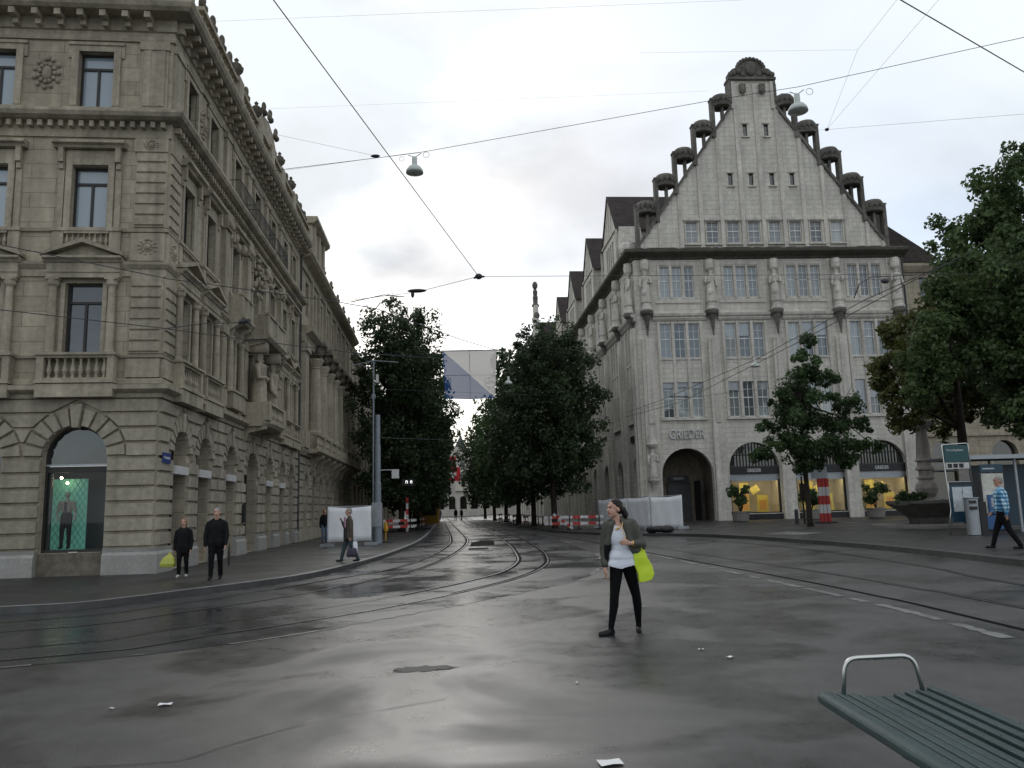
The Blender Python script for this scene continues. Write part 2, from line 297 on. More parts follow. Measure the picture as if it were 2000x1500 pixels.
# ------------------------------------------------------------------ mesh helpers
class Frame:
    """a facade: u runs to the viewer's right along the wall, d points out of it, z is up"""
    def __init__(s, o, deg):
        s.o = Vector(o); a = radians(deg); s.a = a
        s.U = Vector((cos(a), sin(a), 0)); s.N = Vector((sin(a), -cos(a), 0))
    def __call__(s, u, d, z): return s.o + s.U*u + s.N*d + Vector((0, 0, z))
ORG = Frame((0, 0, 0), 0)
class MB:
    def __init__(s, fr=ORG): s.v = []; s.f = []; s.m = []; s.fr = fr; s.mi = 0; s.sm = []; s.smooth = False
    def add(s, pts, faces):
        k = len(s.v); s.v += [Vector(p) for p in pts]
        for f in faces: s.f.append([i+k for i in f]); s.m.append(s.mi); s.sm.append(s.smooth)
    def fadd(s, pts, faces): s.add([s.fr(*p) for p in pts], faces)
    def box(s, u0, u1, d0, d1, z0, z1):
        s.fadd([(u0,d0,z0),(u1,d0,z0),(u1,d1,z0),(u0,d1,z0),(u0,d0,z1),(u1,d0,z1),(u1,d1,z1),(u0,d1,z1)],
               [(0,1,2,3),(4,7,6,5),(0,4,5,1),(1,5,6,2),(2,6,7,3),(3,7,4,0)])
    def frus(s, poly, d0, d1, inset):
        """block with chamfered face: polygon in (u,z) at d0, shrunk by inset at d1"""
        n = len(poly); cu = sum(p[0] for p in poly)/n; cz = sum(p[1] for p in poly)/n
        q = []
        for i in range(n):
            a, b, c = Vector(poly[i-1]), Vector(poly[i]), Vector(poly[(i+1) % n])
            e1 = (b-a).normalized(); e2 = (c-b).normalized()
            n1 = Vector((-e1.y, e1.x)); n2 = Vector((-e2.y, e2.x)); k = n1+n2
            den = max(.3, 1+n1.dot(n2)); q.append(b + k*(inset/den)*1.0)
        s.fadd([(p[0], d0, p[1]) for p in poly] + [(p.x, d1, p.y) for p in q],
               [tuple(range(n, 2*n))] + [(i, (i+1) % n, n+(i+1) % n, n+i) for i in range(n)])
    def prism(s, poly, d0, d1):
        n = len(poly)
        s.fadd([(p[0], d0, p[1]) for p in poly] + [(p[0], d1, p[1]) for p in poly],
               [tuple(range(n-1, -1, -1)), tuple(range(n, 2*n))] + [(i, (i+1) % n, n+(i+1) % n, n+i) for i in range(n)])
    def profile(s, u0, u1, pts, m0=0, m1=0):
        """moulding: (d,z) profile swept along u; m0/m1 = 1 mitres that end round an outer corner"""
        n = len(pts)
        s.fadd([(u0-m0*d, d, z) for d, z in pts] + [(u1+m1*d, d, z) for d, z in pts],
               [(i, (i+1) % n, n+(i+1) % n, n+i) for i in range(n)] + [tuple(range(n)), tuple(range(2*n-1, n-1, -1))])
    def lathe(s, u, d, prof, seg=10, half=False):
        n = len(prof); pts = []
        for i in range(seg):
            a = 2*pi*i/seg
            for r, z in prof: pts.append((u+r*cos(a), d+r*sin(a), z))
        fs = [(i*n+j, ((i+1) % seg)*n+j, ((i+1) % seg)*n+j+1, i*n+j+1) for i in range(seg) for j in range(n-1)]
        fs += [tuple(i*n+n-1 for i in range(seg)), tuple(i*n for i in range(seg-1, -1, -1))]
        s.fadd(pts, fs)
    def tube(s, path, r, seg=6, r1=None):
        """tapered tube through world points"""
        path = [Vector(p) for p in path]; n = len(path); pts = []; a = None
        for i, p in enumerate(path):
            t = (path[min(i+1, n-1)]-path[max(i-1, 0)]).normalized()
            if a is None: a = t.orthogonal().normalized() if abs(t.z) > .9 else t.cross(Vector((0,0,1))).normalized()
            else:
                a = a-t*a.dot(t); a = a.normalized() if a.length > 1e-4 else t.orthogonal().normalized()
            b = t.cross(a); rr = r if r1 is None else r+(r1-r)*i/(n-1)
            for k in range(seg):
                w = 2*pi*k/seg; pts.append(p+a*(rr*cos(w))+b*(rr*sin(w)))
        fs = [(i*seg+k, i*seg+(k+1) % seg, (i+1)*seg+(k+1) % seg, (i+1)*seg+k) for i in range(n-1) for k in range(seg)]
        fs += [tuple(range(seg-1, -1, -1)), tuple((n-1)*seg+k for k in range(seg))]
        s.add(pts, fs)
    def ball(s, c, rx, ry=None, rz=None, seg=10, rings=6):
        ry = ry or rx; rz = rz or rx; c = Vector(c); pts = []
        for j in range(1, rings):
            ph = pi*j/rings
            for i in range(seg):
                a = 2*pi*i/seg; pts.append(c+Vector((rx*sin(ph)*cos(a), ry*sin(ph)*sin(a), rz*cos(ph))))
        pts += [c+Vector((0,0,rz)), c-Vector((0,0,rz))]; t = len(pts)-2
        fs = [(j*seg+i, (j+1)*seg+i, (j+1)*seg+(i+1) % seg, j*seg+(i+1) % seg) for j in range(rings-2) for i in range(seg)]
        fs += [(t, i, (i+1) % seg) for i in range(seg)] + [(t+1, (rings-2)*seg+(i+1) % seg, (rings-2)*seg+i) for i in range(seg)]
        s.add(pts, fs)

WL = {}
def link(o, parent, loc):
    WL[o.name] = Vector(loc)
    o.location = Vector(loc) - (WL[parent.name] if parent else Vector((0, 0, 0)))
    o.parent = parent; COL.objects.link(o)
def tagit(o, label=None, cat=None, group=None, kind=None):
    for k, v in (('label', label), ('category', cat), ('group', group), ('kind', kind)):
        if v: o[k] = v
    return o
def obj(name, mb, mats, parent=None, smooth=False, loc=None, recalc=True):
    """link the collected shape as ONE mesh object"""
    if not isinstance(mats, (list, tuple)): mats = [mats]
    if loc is None:
        xs = [v.x for v in mb.v]; ys = [v.y for v in mb.v]; zs = [v.z for v in mb.v]
        loc = Vector(((min(xs)+max(xs))/2, (min(ys)+max(ys))/2, min(zs)))
    loc = Vector(loc)
    me = bpy.data.meshes.new(name); me.from_pydata([v-loc for v in mb.v], [], mb.f)
    for mm in mats: me.materials.append(M[mm] if isinstance(mm, str) else mm)
    for p, i, sm_ in zip(me.polygons, mb.m, mb.sm): p.material_index = i; p.use_smooth = smooth or sm_
    if recalc:
        bm = bmesh.new(); bm.from_mesh(me); bmesh.ops.recalc_face_normals(bm, faces=bm.faces); bm.to_mesh(me); bm.free()
    o = bpy.data.objects.new(name, me); link(o, parent, loc); return o
def obj_pieces(name, mb, mats, parent, smooth=False):
    """one object for every piece that stands apart from the others"""
    par = list(range(len(mb.v)))
    def fi(i):
        while par[i] != i: par[i] = par[par[i]]; i = par[i]
        return i
    for f in mb.f:
        for i in f[1:]: par[fi(i)] = fi(f[0])
    isl = {}
    for i, v in enumerate(mb.v):
        b = isl.setdefault(fi(i), [Vector(v), Vector(v)])
        for k in range(3): b[0][k] = min(b[0][k], v[k]); b[1][k] = max(b[1][k], v[k])
    ks = list(isl); up = {k: k for k in ks}
    def fu(k):
        while up[k] != k: k = up[k]
        return k
    for a in range(len(ks)):
        for b in range(a):
            A, B = isl[ks[a]], isl[ks[b]]
            if all(A[0][k]-.02 <= B[1][k] and B[0][k]-.02 <= A[1][k] for k in range(3)): up[fu(ks[a])] = fu(ks[b])
    grp = {}
    for f, mi, sm_ in zip(mb.f, mb.m, mb.sm): grp.setdefault(fu(fi(f[0])), []).append((f, mi, sm_))
    for g in grp.values():
        n = MB(); mp = {}
        for f, mi, sm_ in g:
            for i in f:
                if i not in mp: mp[i] = len(n.v); n.v.append(mb.v[i])
            n.f.append([mp[i] for i in f]); n.m.append(mi); n.sm.append(sm_)
        obj(name, n, mats, parent, smooth)
def thing(name, label, cat, loc, group=None, kind=None):
    o = bpy.data.objects.new(name, None); o.empty_display_size = .3; link(o, None, loc); return tagit(o, label, cat, group, kind)
def copy_tree(o, parent=None):
    c = o.copy(); COL.objects.link(c); WL[c.name] = WL[o.name].copy()
    if parent is not None: c.parent = parent
    for ch in list(o.children): copy_tree(ch, c)
    return c
def put(o, loc, rotz, parent=None):
    """place a proto (built at the origin) in the world under its building"""
    loc = Vector(loc); WL[o.name] = loc
    o.location = loc - (WL[parent.name] if parent else Vector((0, 0, 0))); o.rotation_euler = (0, 0, rotz); o.parent = parent
class Proto:
    """first use moves the original, later uses copy it with its sub-parts"""
    def __init__(s, o): s.o = o; s.used = False
    def __call__(s, fr, u, z, parent, d=0.0):
        o = copy_tree(s.o) if s.used else s.o; s.used = True
        put(o, fr(u, d, z), fr.a, parent); return o
TMP = bpy.data.scenes.new('tmp')
def tmp_graph(o):
    """evaluate one object in a small scratch scene"""
    TMP.collection.objects.link(o)
    with bpy.context.temp_override(scene=TMP, view_layer=TMP.view_layers[0]): return bpy.context.evaluated_depsgraph_get()
def text_mesh(txt, size, depth=0.01):
    c = bpy.data.curves.new('t', 'FONT'); c.body = txt; c.size = size; c.extrude = depth; c.align_x = 'CENTER'
    o = bpy.data.objects.new('t', c); dg = tmp_graph(o)
    me = bpy.data.meshes.new_from_object(o.evaluated_get(dg)); bpy.data.objects.remove(o); bpy.data.curves.remove(c); return me
def text(name, txt, fr, u, d, z, height, width, material, parent, depth=.02, label=None):
    """raised letters on a facade; height and width in metres"""
    me = text_mesh(txt, 1.0, .5)
    xs = [v.co.x for v in me.vertices]; ys = [v.co.y for v in me.vertices]; x0, x1, y0, y1 = min(xs), max(xs), min(ys), max(ys)
    for v in me.vertices:
        x = (v.co.x-(x0+x1)/2)/(x1-x0)*width; y = (v.co.y-y0)/(y1-y0)*height; w = v.co.z*2*depth/2
        v.co = Vector((x, -(w+depth/2), y))
    me.materials.clear(); me.materials.append(M[material]); o = bpy.data.objects.new(name, me)
    link(o, parent, fr(u, d, z)); o.rotation_euler = (0, 0, fr.a)
    if label: o['label'] = label
    return o

def arcpts(uc, zs, r, n=14): return [(uc+r*cos(pi-pi*i/n), zs+r*sin(pi-pi*i/n)) for i in range(n+1)]
def wall(mb, u0, u1, z0, z1, ops, d=0.0, rev=.3, back=None):
    """wall face with real openings and reveals; op = (u0,u1,z0,z1) or (u0,u1,z0,zspring,'arch')"""
    A = []
    for o in ops:
        r = (o[1]-o[0])/2; A.append((o[0], o[1], o[2], o[3]+r if len(o) > 4 else o[3], o))
    us = sorted({u0, u1, *[a[0] for a in A], *[a[1] for a in A]}); zs = sorted({z0, z1, *[a[2] for a in A], *[a[3] for a in A]})
    for i in range(len(us)-1):
        run = None
        for j in range(len(zs)-1):
            cu, cz = (us[i]+us[i+1])/2, (zs[j]+zs[j+1])/2
            if cu < u0 or cu > u1 or cz < z0 or cz > z1: continue
            if any(a[0] < cu < a[1] and a[2] < cz < a[3] for a in A):
                continue
            mb.fadd([(us[i],d,zs[j]),(us[i+1],d,zs[j]),(us[i+1],d,zs[j+1]),(us[i],d,zs[j+1])], [(0,1,2,3)])
    for a0, a1, b0, b1, o in A:
        if len(o) > 4:
            uc = (a0+a1)/2; r = (a1-a0)/2; pts = arcpts(uc, o[3], r); n = len(pts); h = n//2
            mb.fadd([(a0,d,b1)]+[(p[0],d,p[1]) for p in pts[:h+1]], [(0,i+1,i+2) for i in range(h)])
            mb.fadd([(a1,d,b1)]+[(p[0],d,p[1]) for p in pts[h:]], [(0,i+1,i+2) for i in range(n-1-h)])
            ring = [(a0,b0)]+pts+[(a1,b0)]
        else: ring = [(a0,b0),(a0,b1),(a1,b1),(a1,b0)]
        n = len(ring)
        mb.fadd([(p[0],d,p[1]) for p in ring]+[(p[0],d-rev,p[1]) for p in ring], [(i,(i+1) % n,n+(i+1) % n,n+i) for i in range(n)])
def rustic(mb, u0, u1, z0, z1, h, ops, d=0.0, t=.07, blk=1.1, vs=.5, gap=.045):
    """chamfered ashlar courses that stop at the openings, with radial voussoirs round each arch"""
    nc = max(1, round((z1-z0)/h)); h = (z1-z0)/nc
    for c in range(nc):
        a, b = z0+c*h+gap/2, z0+(c+1)*h-gap/2
        spans = [((u0, u0), (u1, u1))]; cuts = []
        for o in ops:
            uc = (o[0]+o[1])/2; r = (o[1]-o[0])/2
            def half(z):
                if len(o) > 4:
                    if z <= o[3]: return r+.01
                    q = z-o[3]; Rr = r+vs+.03
                    return sqrt(Rr*Rr-q*q) if q < Rr else 0
                return r+.01 if z < o[3] else 0
            if b < o[2]: continue
            ha, hb = half(a), half(b)
            if len(o) > 4 and a <= o[3] < b: ha = max(ha, hb)
            if ha <= 0 and hb <= 0: continue
            cuts.append((uc-ha, uc-hb, uc+ha, uc+hb))
        cuts.sort(); segs = []; la, lb = u0, u0
        for x in cuts: segs.append((la, lb, x[0], x[1])); la, lb = x[2], x[3]
        segs.append((la, lb, u1, u1))
        for p0, p1, q0, q1 in segs:
            wdt = min(q0, q1)-max(p0, p1)
            if wdt < .08: continue
            k = max(1, round(wdt/blk)); off = .25*(1 if c % 2 else -1)/k if k > 1 else 0
            xs = [0]+[(i+off*k*.6)/k for i in range(1, k)]+[1]
            for i in range(k):
                ga = gap/2 if i else 0; gb = gap/2 if i < k-1 else 0
                A0 = p0+(q0-p0)*xs[i]+ga; A1 = p0+(q0-p0)*xs[i+1]-gb; B0 = p1+(q1-p1)*xs[i]+ga; B1 = p1+(q1-p1)*xs[i+1]-gb
                mb.frus([(A0,a),(A1,a),(B1,b),(B0,b)], d, d+t, .025)
    for o in ops:
        if len(o) <= 4: continue
        uc = (o[0]+o[1])/2; r = (o[1]-o[0])/2; n = 11
        for i in range(n):
            a0, a1 = pi-pi*i/n, pi-pi*(i+1)/n; e = .018
            a0 -= e; a1 += e; key = i == n//2
            r0 = r+(.0 if not key else -.06); r1 = r+vs*(1.0 if not key else 1.25)
            P = lambda rr, aa: (uc+rr*cos(aa), o[3]+rr*sin(aa))
            if o[3]+r1 > z1: r1 = min(r1, max(r+.15, (z1-o[3])/max(.2, sin((a0+a1)/2))))
            mb.frus([P(r0,a0),P(r0,a1),P(r1,a1),P(r1,a0)], d, d+t+(.06 if key else .01), .02)
def baluster_row(mb, u0, u1, d, z0, z1, sp=.17, r=.05, rail=.07, w=.18, seg=7):
    h = z1-z0; mb.box(u0, u1, d-w/2, d+w/2, z0, z0+rail); mb.box(u0, u1, d-w/2-.02, d+w/2+.02, z1-rail, z1)
    n = max(2, int((u1-u0)/sp)); a, b = z0+rail, z1-rail; g = b-a
    for i in range(n):
        u = u0+(u1-u0)*(i+.5)/n
        mb.lathe(u, d, [(r*.8,a),(r*.8,a+.08*g),(r*.55,a+.15*g),(r*1.25,a+.36*g),(r*.95,a+.52*g),(r*.5,a+.75*g),(r*.5,a+.88*g),(r*.8,a+.92*g),(r*.8,b)], seg)
def make_window(name, w, h, fm, pm, style='cross', d=-.16, fw=.06, tr=.36):
    """proto at origin: sash frame with mullions, its pane as a sub-part"""
    m = MB(); x = w/2
    m.box(-x, -x+fw, d, d+.07, 0, h); m.box(x-fw, x, d, d+.07, 0, h); m.box(-x+fw, x-fw, d, d+.07, h-fw, h); m.box(-x+fw, x-fw, d, d+.07, 0, fw)
    if style == 'cross':
        zt = h*(1-tr+.08); m.box(-x+fw, x-fw, d+.005, d+.08, zt, zt+.07); m.box(-.035, .035, d+.006, d+.07, fw, zt)
    elif style == 'six':
        t = .018
        zt = h*.53; m.box(-x+fw, x-fw, d+.005, d+.08, zt, zt+.07); m.box(-t, t, d+.004, d+.06, fw, zt); m.box(-t, t, d+.004, d+.06, zt+.07, h-fw)
        for q in (.27, .78): m.box(-x+fw, -t, d+.003, d+.05, h*q-.014, h*q+.014); m.box(t, x-fw, d+.003, d+.05, h*q-.014, h*q+.014)
    o = obj(name, m, fm, None, loc=(0,0,0)); p = MB(); p.fadd([(-x+.01,d+.03,.01),(x-.01,d+.03,.01),(x-.01,d+.03,h-.01),(-x+.01,d+.03,h-.01)], [(0,1,2,3)])
    obj('pane', p, pm, o, loc=(0,0,0)); return Proto(o)

def gz(x):
    t = min(1, max(0, (x-5)/8)); return .22*t*t*(3-2*t)
def sheet(name, poly, off, m, cut=True):
    """ground sheet from an outline, following the slight rise of the square on the right"""
    bm = bmesh.new(); vs = [bm.verts.new((x, y, 0)) for x, y in poly]; bm.faces.new(vs)
    bmesh.ops.triangulate(bm, faces=bm.faces)
    if cut:
        for i in range(17):
            bmesh.ops.bisect_plane(bm, geom=bm.verts[:]+bm.edges[:]+bm.faces[:], plane_co=(5+.5*i, 0, 0), plane_no=(1, 0, 0))
    for v in bm.verts: v.co.z = gz(v.co.x)+off
    bmesh.ops.recalc_face_normals(bm, faces=bm.faces)
    for f in bm.faces:
        if f.normal.z < 0: f.normal_flip()
    me = bpy.data.meshes.new(name); bm.to_mesh(me); bm.free(); me.materials.append(M[m])
    o = bpy.data.objects.new(name, me); link(o, None, (0, 0, 0)); return o
def spline(pts, step=.6):
    P = [Vector(p) for p in pts]; outp = []
    for i in range(len(P)-1):
        p0, p1, p2, p3 = P[max(i-1,0)], P[i], P[i+1], P[min(i+2,len(P)-1)]
        n = max(2, int((p2-p1).length/step)); n = min(n, 60)
        for k in range(n):
            t = k/n; outp.append(.5*((2*p1)+(p2-p0)*t+(2*p0-5*p1+4*p2-p3)*t*t+(3*p1-p0-3*p2+p3)*t**3))
    outp.append(P[-1]); return outp
def ribbon(mb, pts, w, off, side=0.0, h=0.0, wave=0.0):
    """flat strip (or low curb when h>0) along a path on the ground"""
    n = len(pts); L_, R_ = [], []
    for i, p in enumerate(pts):
        t = (pts[min(i+1,n-1)]-pts[max(i-1,0)]).normalized(); q = Vector((-t.y, t.x))
        ww = w*(1+wave*(R()-.5))
        L_.append(p+q*(side+ww/2)); R_.append(p+q*(side-ww/2))
    v = [Vector((p.x, p.y, gz(p.x)+off+h)) for p in L_]+[Vector((p.x, p.y, gz(p.x)+off+h)) for p in R_]
    f = [(n+i, n+i+1, i+1, i) for i in range(n-1)]
    if h > 0:
        v += [Vector((p.x, p.y, gz(p.x)-.02)) for p in L_]+[Vector((p.x, p.y, gz(p.x)-.02)) for p in R_]
        f += [(i, i+1, 2*n+i+1, 2*n+i) for i in range(n-1)]+[(3*n+i, 3*n+i+1, n+i+1, n+i) for i in range(n-1)]
    mb.add(v, f)

# ================================================================== GROUND
KERB_L = [(-40,11.5),(-16,13.6),(-9.05,14.55),(-7.63,15.27),(-6.85,16.82),(-5.9,18.72),(-5.24,20.68),(-4.8,25.06),(-4.65,31.71),(-4.96,42.38),(-6.53,63.36),(-10.6,111.98),(-19.0,211.66)]
KERB_R = [(10.2,-12),(10.3,8),(10.34,16.9),(10.4,19.99),(10.17,25.55),(9.21,33.54),(7.67,39.52),(4.24,46.29),(1.86,56.86),(-0.38,86.1),(-3.97,135.78),(-9.4,211.7)]
KL, KR = spline(KERB_L), spline(KERB_R)
def structure(o): o['kind'] = 'structure'; return o
structure(sheet('ground', [(-500,-300),(500,-300),(500,1200),(-500,1200)], 0.0, 'asphalt'))
RAILS = {
 'A': [(-40,8.5),(-16,11.2),(-8.24,13.25),(-6.25,15.37),(-4.61,19.64),(-3.46,23.33),(-3.05,28.42),(-3.07,36.29),(-3.63,45.65),(-6.12,72.56),(-16.0,179.02)],
 'B': [(-40,7.5),(-16,10.2),(-7.56,12.17),(-5.69,14.0),(-4.1,17.2),(-2.89,21.3),(-2.42,25.5),(-2.22,30.96),(-2.3,38.2),(-2.85,47.0),(-5.18,71.62),(-15.0,177.73)],
 'C': [(-40,5.0),(-16,7.9),(-6.51,10.52),(-4.92,12.11),(-3.0,14.49),(-1.71,17.03),(-1.0,18.86),(-0.38,20.95),(0.0,24.3),(0.0,28.5),(-0.42,37.79),(-1.67,53.5),(-6.2,98),(-13.0,185.1)],
 'D': [(-40,4.0),(-16,6.9),(-6.01,9.73),(-4.2,11.25),(-2.4,13.6),(-0.94,16.5),(0.11,19.33),(0.75,22.6),(0.98,26.13),(0.9,32.0),(0.2,44.0),(-1.7,62.6),(-5.4,100),(-12.0,185)],
 'E': [(-1.5,78),(2.2,52),(4.0,40),(5.06,31.77),(6.02,23.36),(6.68,17.8),(6.92,14.25),(7.01,11.58),(7.0,-12)],
 'F': [(1.2,52),(3.1,39.5),(4.25,29.5),(5.05,22.6),(5.68,17.4),(5.95,14.0),(6.05,10.08),(6.0,-12)],
 'G': [(5.0,48),(6.39,42.42),(8.0,33.5),(8.7,27.5),(8.95,22.59),(8.8,17.5),(8.45,12.5),(8.3,-12)],
}
RS = {k: spline(v) for k, v in RAILS.items()}
bed_out = [(-40,3.2),(-16,6.2),(-6.2,9.1),(-3.62,10.53),(-1.69,13.0),(-0.1,15.46),(1.48,18.5),(2.34,22.6),(2.62,27.5),(2.3,35),(1.5,46),(-.4,62),(-4.3,100),(-11,185)]
bo = spline(bed_out)
structure(sheet('track_bed', [tuple(p) for p in bo]+[tuple(p) for p in reversed([q for q in KL if q.y < 185])], 0.004, 'bed'))
pl_poly = [tuple(p) for p in KL]+[(-90,211.66),(-90,11.5)]
structure(sheet('pavement', pl_poly, 0.12, 'pave', cut=False))
pr_poly = [tuple(p) for p in KR]+[(120,211.7),(120,-12)]
structure(sheet('pavement', pr_poly, 0.12, 'pave'))
m = MB(); ribbon(m, KL, .20, .118, side=-.02, h=.004); structure(obj('kerb', m, 'kerb_d'))
m = MB(); ribbon(m, KL, .15, .1265, side=-.02); structure(obj('kerb', m, 'kerb', recalc=False))
m = MB(); ribbon(m, KR, .24, .13, side=0, h=.004); structure(obj('kerb', m, 'kerb_d'))
LAB = {'A': 'polished tram rail nearest the pale kerb curving into the street', 'B': 'second tram rail from the left kerb on the curve',
       'C': 'third tram rail from the left kerb on the curve, with a dark groove', 'D': 'outermost tram rail of the left curve beside the square',
       'E': 'bright straightish tram rail running past the woman on the right', 'F': 'dark grooved tram rail along the dashed marking on the right', 'G': 'bright tram rail nearest the right hand pavement kerb'}
for k, p in RS.items():
    m = MB(); m.mi = 0; ribbon(m, p, .045 if k in 'ACEG' else .03, .011); m.mi = 1; ribbon(m, p, .035, .009, side=(.045 if k in 'ACEG' else -.045))
    far = [q for q in p if q.y > (17.5 if k in 'AB' else 15.5 if k in 'CD' else -20)]
    if k in 'ABCDF': m.mi = 1; ribbon(m, far, .10 if k != 'F' else .07, .0085, side=(-.06 if k in 'ACF' else .06))
    tagit(obj('tram_rail', m, ['rail', 'groove'], recalc=False), LAB[k], 'rail', 'tram rails set in the asphalt')
# worn markings: broken dashes along the right track and the edge of the left curve
random.seed(3)
mk = spline([(3.6,31),(4.43,25.44),(5.0,18.5),(5.3,15.0),(5.5,12.3),(5.52,10.77),(5.5,9.0),(5.4,5)], .16)
m = MB(); i = 0
while i < len(mk)-6:
    n = random.choice([4,6,9,12]); ribbon(m, mk[i:i+n], .15, .006, wave=.7); i += n+random.choice([0,1,1,3])
structure(obj('road_marking', m, 'mark', recalc=False))
be = spline([(2.62,27.0),(2.36,22.8),(1.5,18.5),(0.7,16.9),(-0.1,15.42),(-1.69,12.96),(-3.62,10.5),(-6.2,9.05),(-9,8.1)], .16)
m = MB(); i = 0
while i < len(be)-8:
    n = random.choice([2,3,5,7,12]); ribbon(m, be[i:i+n], .07, .007, wave=.7); i += n+random.choice([1,2,2,5])
structure(obj('road_marking', m, 'mark', recalc=False))
def blob(cx, cy, rx, ry, rot, n=22, jag=.25, seed=1):
    random.seed(seed); pts = []
    for i in range(n):
        a = 2*pi*i/n; k = 1+jag*(R()-.5); x, y = rx*k*cos(a), ry*k*sin(a)
        pts.append((cx+x*cos(rot)-y*sin(rot), cy+x*sin(rot)+y*cos(rot)))
    return pts
structure(sheet('asphalt_patch', [(-2.0,35.6),(-.95,36.0),(-1.1,41.3),(-1.75,41.6),(-2.15,39.5)], .008, 'pave_dark', cut=False))
structure(sheet('asphalt_patch', [(-1.9,32.4),(-1.1,32.6),(-1.15,33.8),(-1.95,33.9)], .008, 'pave_dark', cut=False))
structure(sheet('asphalt_patch', blob(-.97,8.6,.30,.15,.2,30,.5,3), .003, 'seam', cut=False))
SEAMS = [[(-2.93, 5.57), (-2.28, 5.65), (-2.11, 5.92), (-1.64, 6.52), (-1.0, 6.98), (-0.64, 7.23)]]
for sm_ in SEAMS:
    m = MB(); ribbon(m, spline(sm_, .25), .007, .0055, wave=1.2); structure(obj('road_seam', m, 'seam', recalc=False))
structure(sheet('paving_slab', [(9.9,33.2),(11.2,34.2),(12.1,32.0),(10.9,31.2)], .128, 'mark'))

# ================================================================== OLD STONE CORNER BUILDING (left)
FF = Frame((-9.75,22.1,0), 6); FS = Frame((-9.75,22.1,0), 95)
FBAY = [-2.12, -4.82]; SBAY = [1.85, 4.25, 7.55, 10.85, 14.15, 17.05, 19.4]
B1 = thing('stone_building', 'ornate brown sandstone corner building with rusticated ground floor and teal shop window', 'building', (-9.75,22.1,.12))
ARF = [(c-.83, c+.83, .72, 3.27, 'arch') for c in FBAY]
ARS = [(c-.68, c+.68, .14, 3.45, 'arch') for c in SBAY if c != 10.85] + [(9.85, 11.85, .14, 3.1, 'arch')]
m = MB(FF)
def upper(c): return [(c-.5,c+.5,6.08,8.12),(c-.49,c+.49,9.72,11.56),(c-.49,c+.49,13.33,15.08)]
wall(m, -14, 0, .1, 4.9, ARF, 0, .34); wall(m, -14, 0, 4.9, 15.8, [x for c in FBAY for x in upper(c)], 0, .26)
m.fr = FS
wall(m, 0, 21.2, .1, 4.9, ARS, 0, .5); wall(m, 0, 21.2, 4.9, 15.8, [x for c in SBAY for x in upper(c)], 0, .26)
# roof slab and hidden back
m.add([FF(-14,0,16.4), FF(.0,0,16.4), FS(21.2,0,16.4), FF(-14,-21,16.4)], [(0,1,2,3)])
obj('wall', m, 'stone', B1)
m = MB(FF); rustic(m, -14, 0, .82, 4.85, .415, ARF, 0, .09)
m.fr = FS; rustic(m, .02, 21.2, .82, 4.85, .415, ARS, 0, .09, blk=.9, vs=.42)
obj('rusticated_masonry', m, 'stone_rust', B1)
m = MB(FF); e = 0
for a, b in ((-14,-5.68),(-3.96,-2.98),(-1.26,0)): m.profile(a, b, [(0,.1),(.17,.1),(.17,.62),(.11,.70),(.13,.80),(0,.80)], 0, 1 if b == 0 else 0)
m.fr = FS; edges = [0]
for o in sorted(ARS): edges += [o[0]-.03, o[1]+.03]
edges.append(21.2)
for i in range(0, len(edges), 2): m.profile(edges[i], edges[i+1], [(0,.1),(.17,.1),(.17,.62),(.11,.70),(.13,.80),(0,.80)], 1 if i == 0 else 0, 0)
obj_pieces('plinth', m, 'stone_base', B1)
m = MB(FF); m.box(-2.94,-1.30,-.3,.03,.1,.715); obj('stall_riser', m, 'stone_dark', B1)
def both(pts, name, matn, extra=None):
    mm = MB(FF); mm.profile(-14, 0, pts, 0, 1); mm.fr = FS; mm.profile(0, 21.2, pts, 1, 0)
    if extra: extra(mm)
    return obj(name, mm, matn, B1)
both([(0,4.86),(.10,4.86),(.13,4.97),(.27,5.03),(.34,5.07),(.35,5.19),(0,5.24)], 'cornice', 'stone_trim')
both([(0,5.24),(.1,5.24),(.1,5.36),(.06,5.4),(0,5.4)], 'base_course', 'stone_trim')
both([(0,5.96),(.08,5.98),(.1,6.05),(0,6.07)], 'string_course', 'stone_trim')
both([(0,8.3),(.05,8.3),(.05,8.5),(.08,8.52),(.16,8.62),(.17,8.7),(0,8.73)], 'string_course', 'stone_trim')
both([(0,9.58),(.07,9.6),(.09,9.69),(0,9.7)], 'string_course', 'stone_trim')
def dent(mm):
    mm.fr = FF
    for i in range(50): mm.box(-13.9+i*.28, -13.78+i*.28, .085, .27, 12.66, 12.83)
    mm.fr = FS
    for i in range(75): mm.box(.1+i*.28, .22+i*.28, .085, .27, 12.66, 12.83)
both([(0,12.42),(.06,12.42),(.085,12.6),(.085,12.84),(.30,12.86),(.44,12.92),(.50,13.02),(.50,13.10),(0,13.16)], 'cornice', 'stone_trim', dent)
def modil(mm):
    for fr, a, b in ((FF,-13.7,0.0),(FS,.0,21.2)):
        mm.fr = fr; n = int((b-a)/.62)
        for i in range(n+1):
            u = a+i*.62
            if fr is FF and u > -.1: continue
            mm.box(u, u+.17, .10, .55, 15.92, 16.1); mm.box(u+.01, u+.16, .10, .30, 15.76, 15.92)
both([(0,15.42),(.07,15.42),(.09,15.5),(.05,15.55),(.05,15.72),(.11,15.74),(.12,16.1),(.58,16.12),(.68,16.2),(.74,16.32),(.74,16.40),(0,16.44)], 'cornice', 'stone_trim', modil)
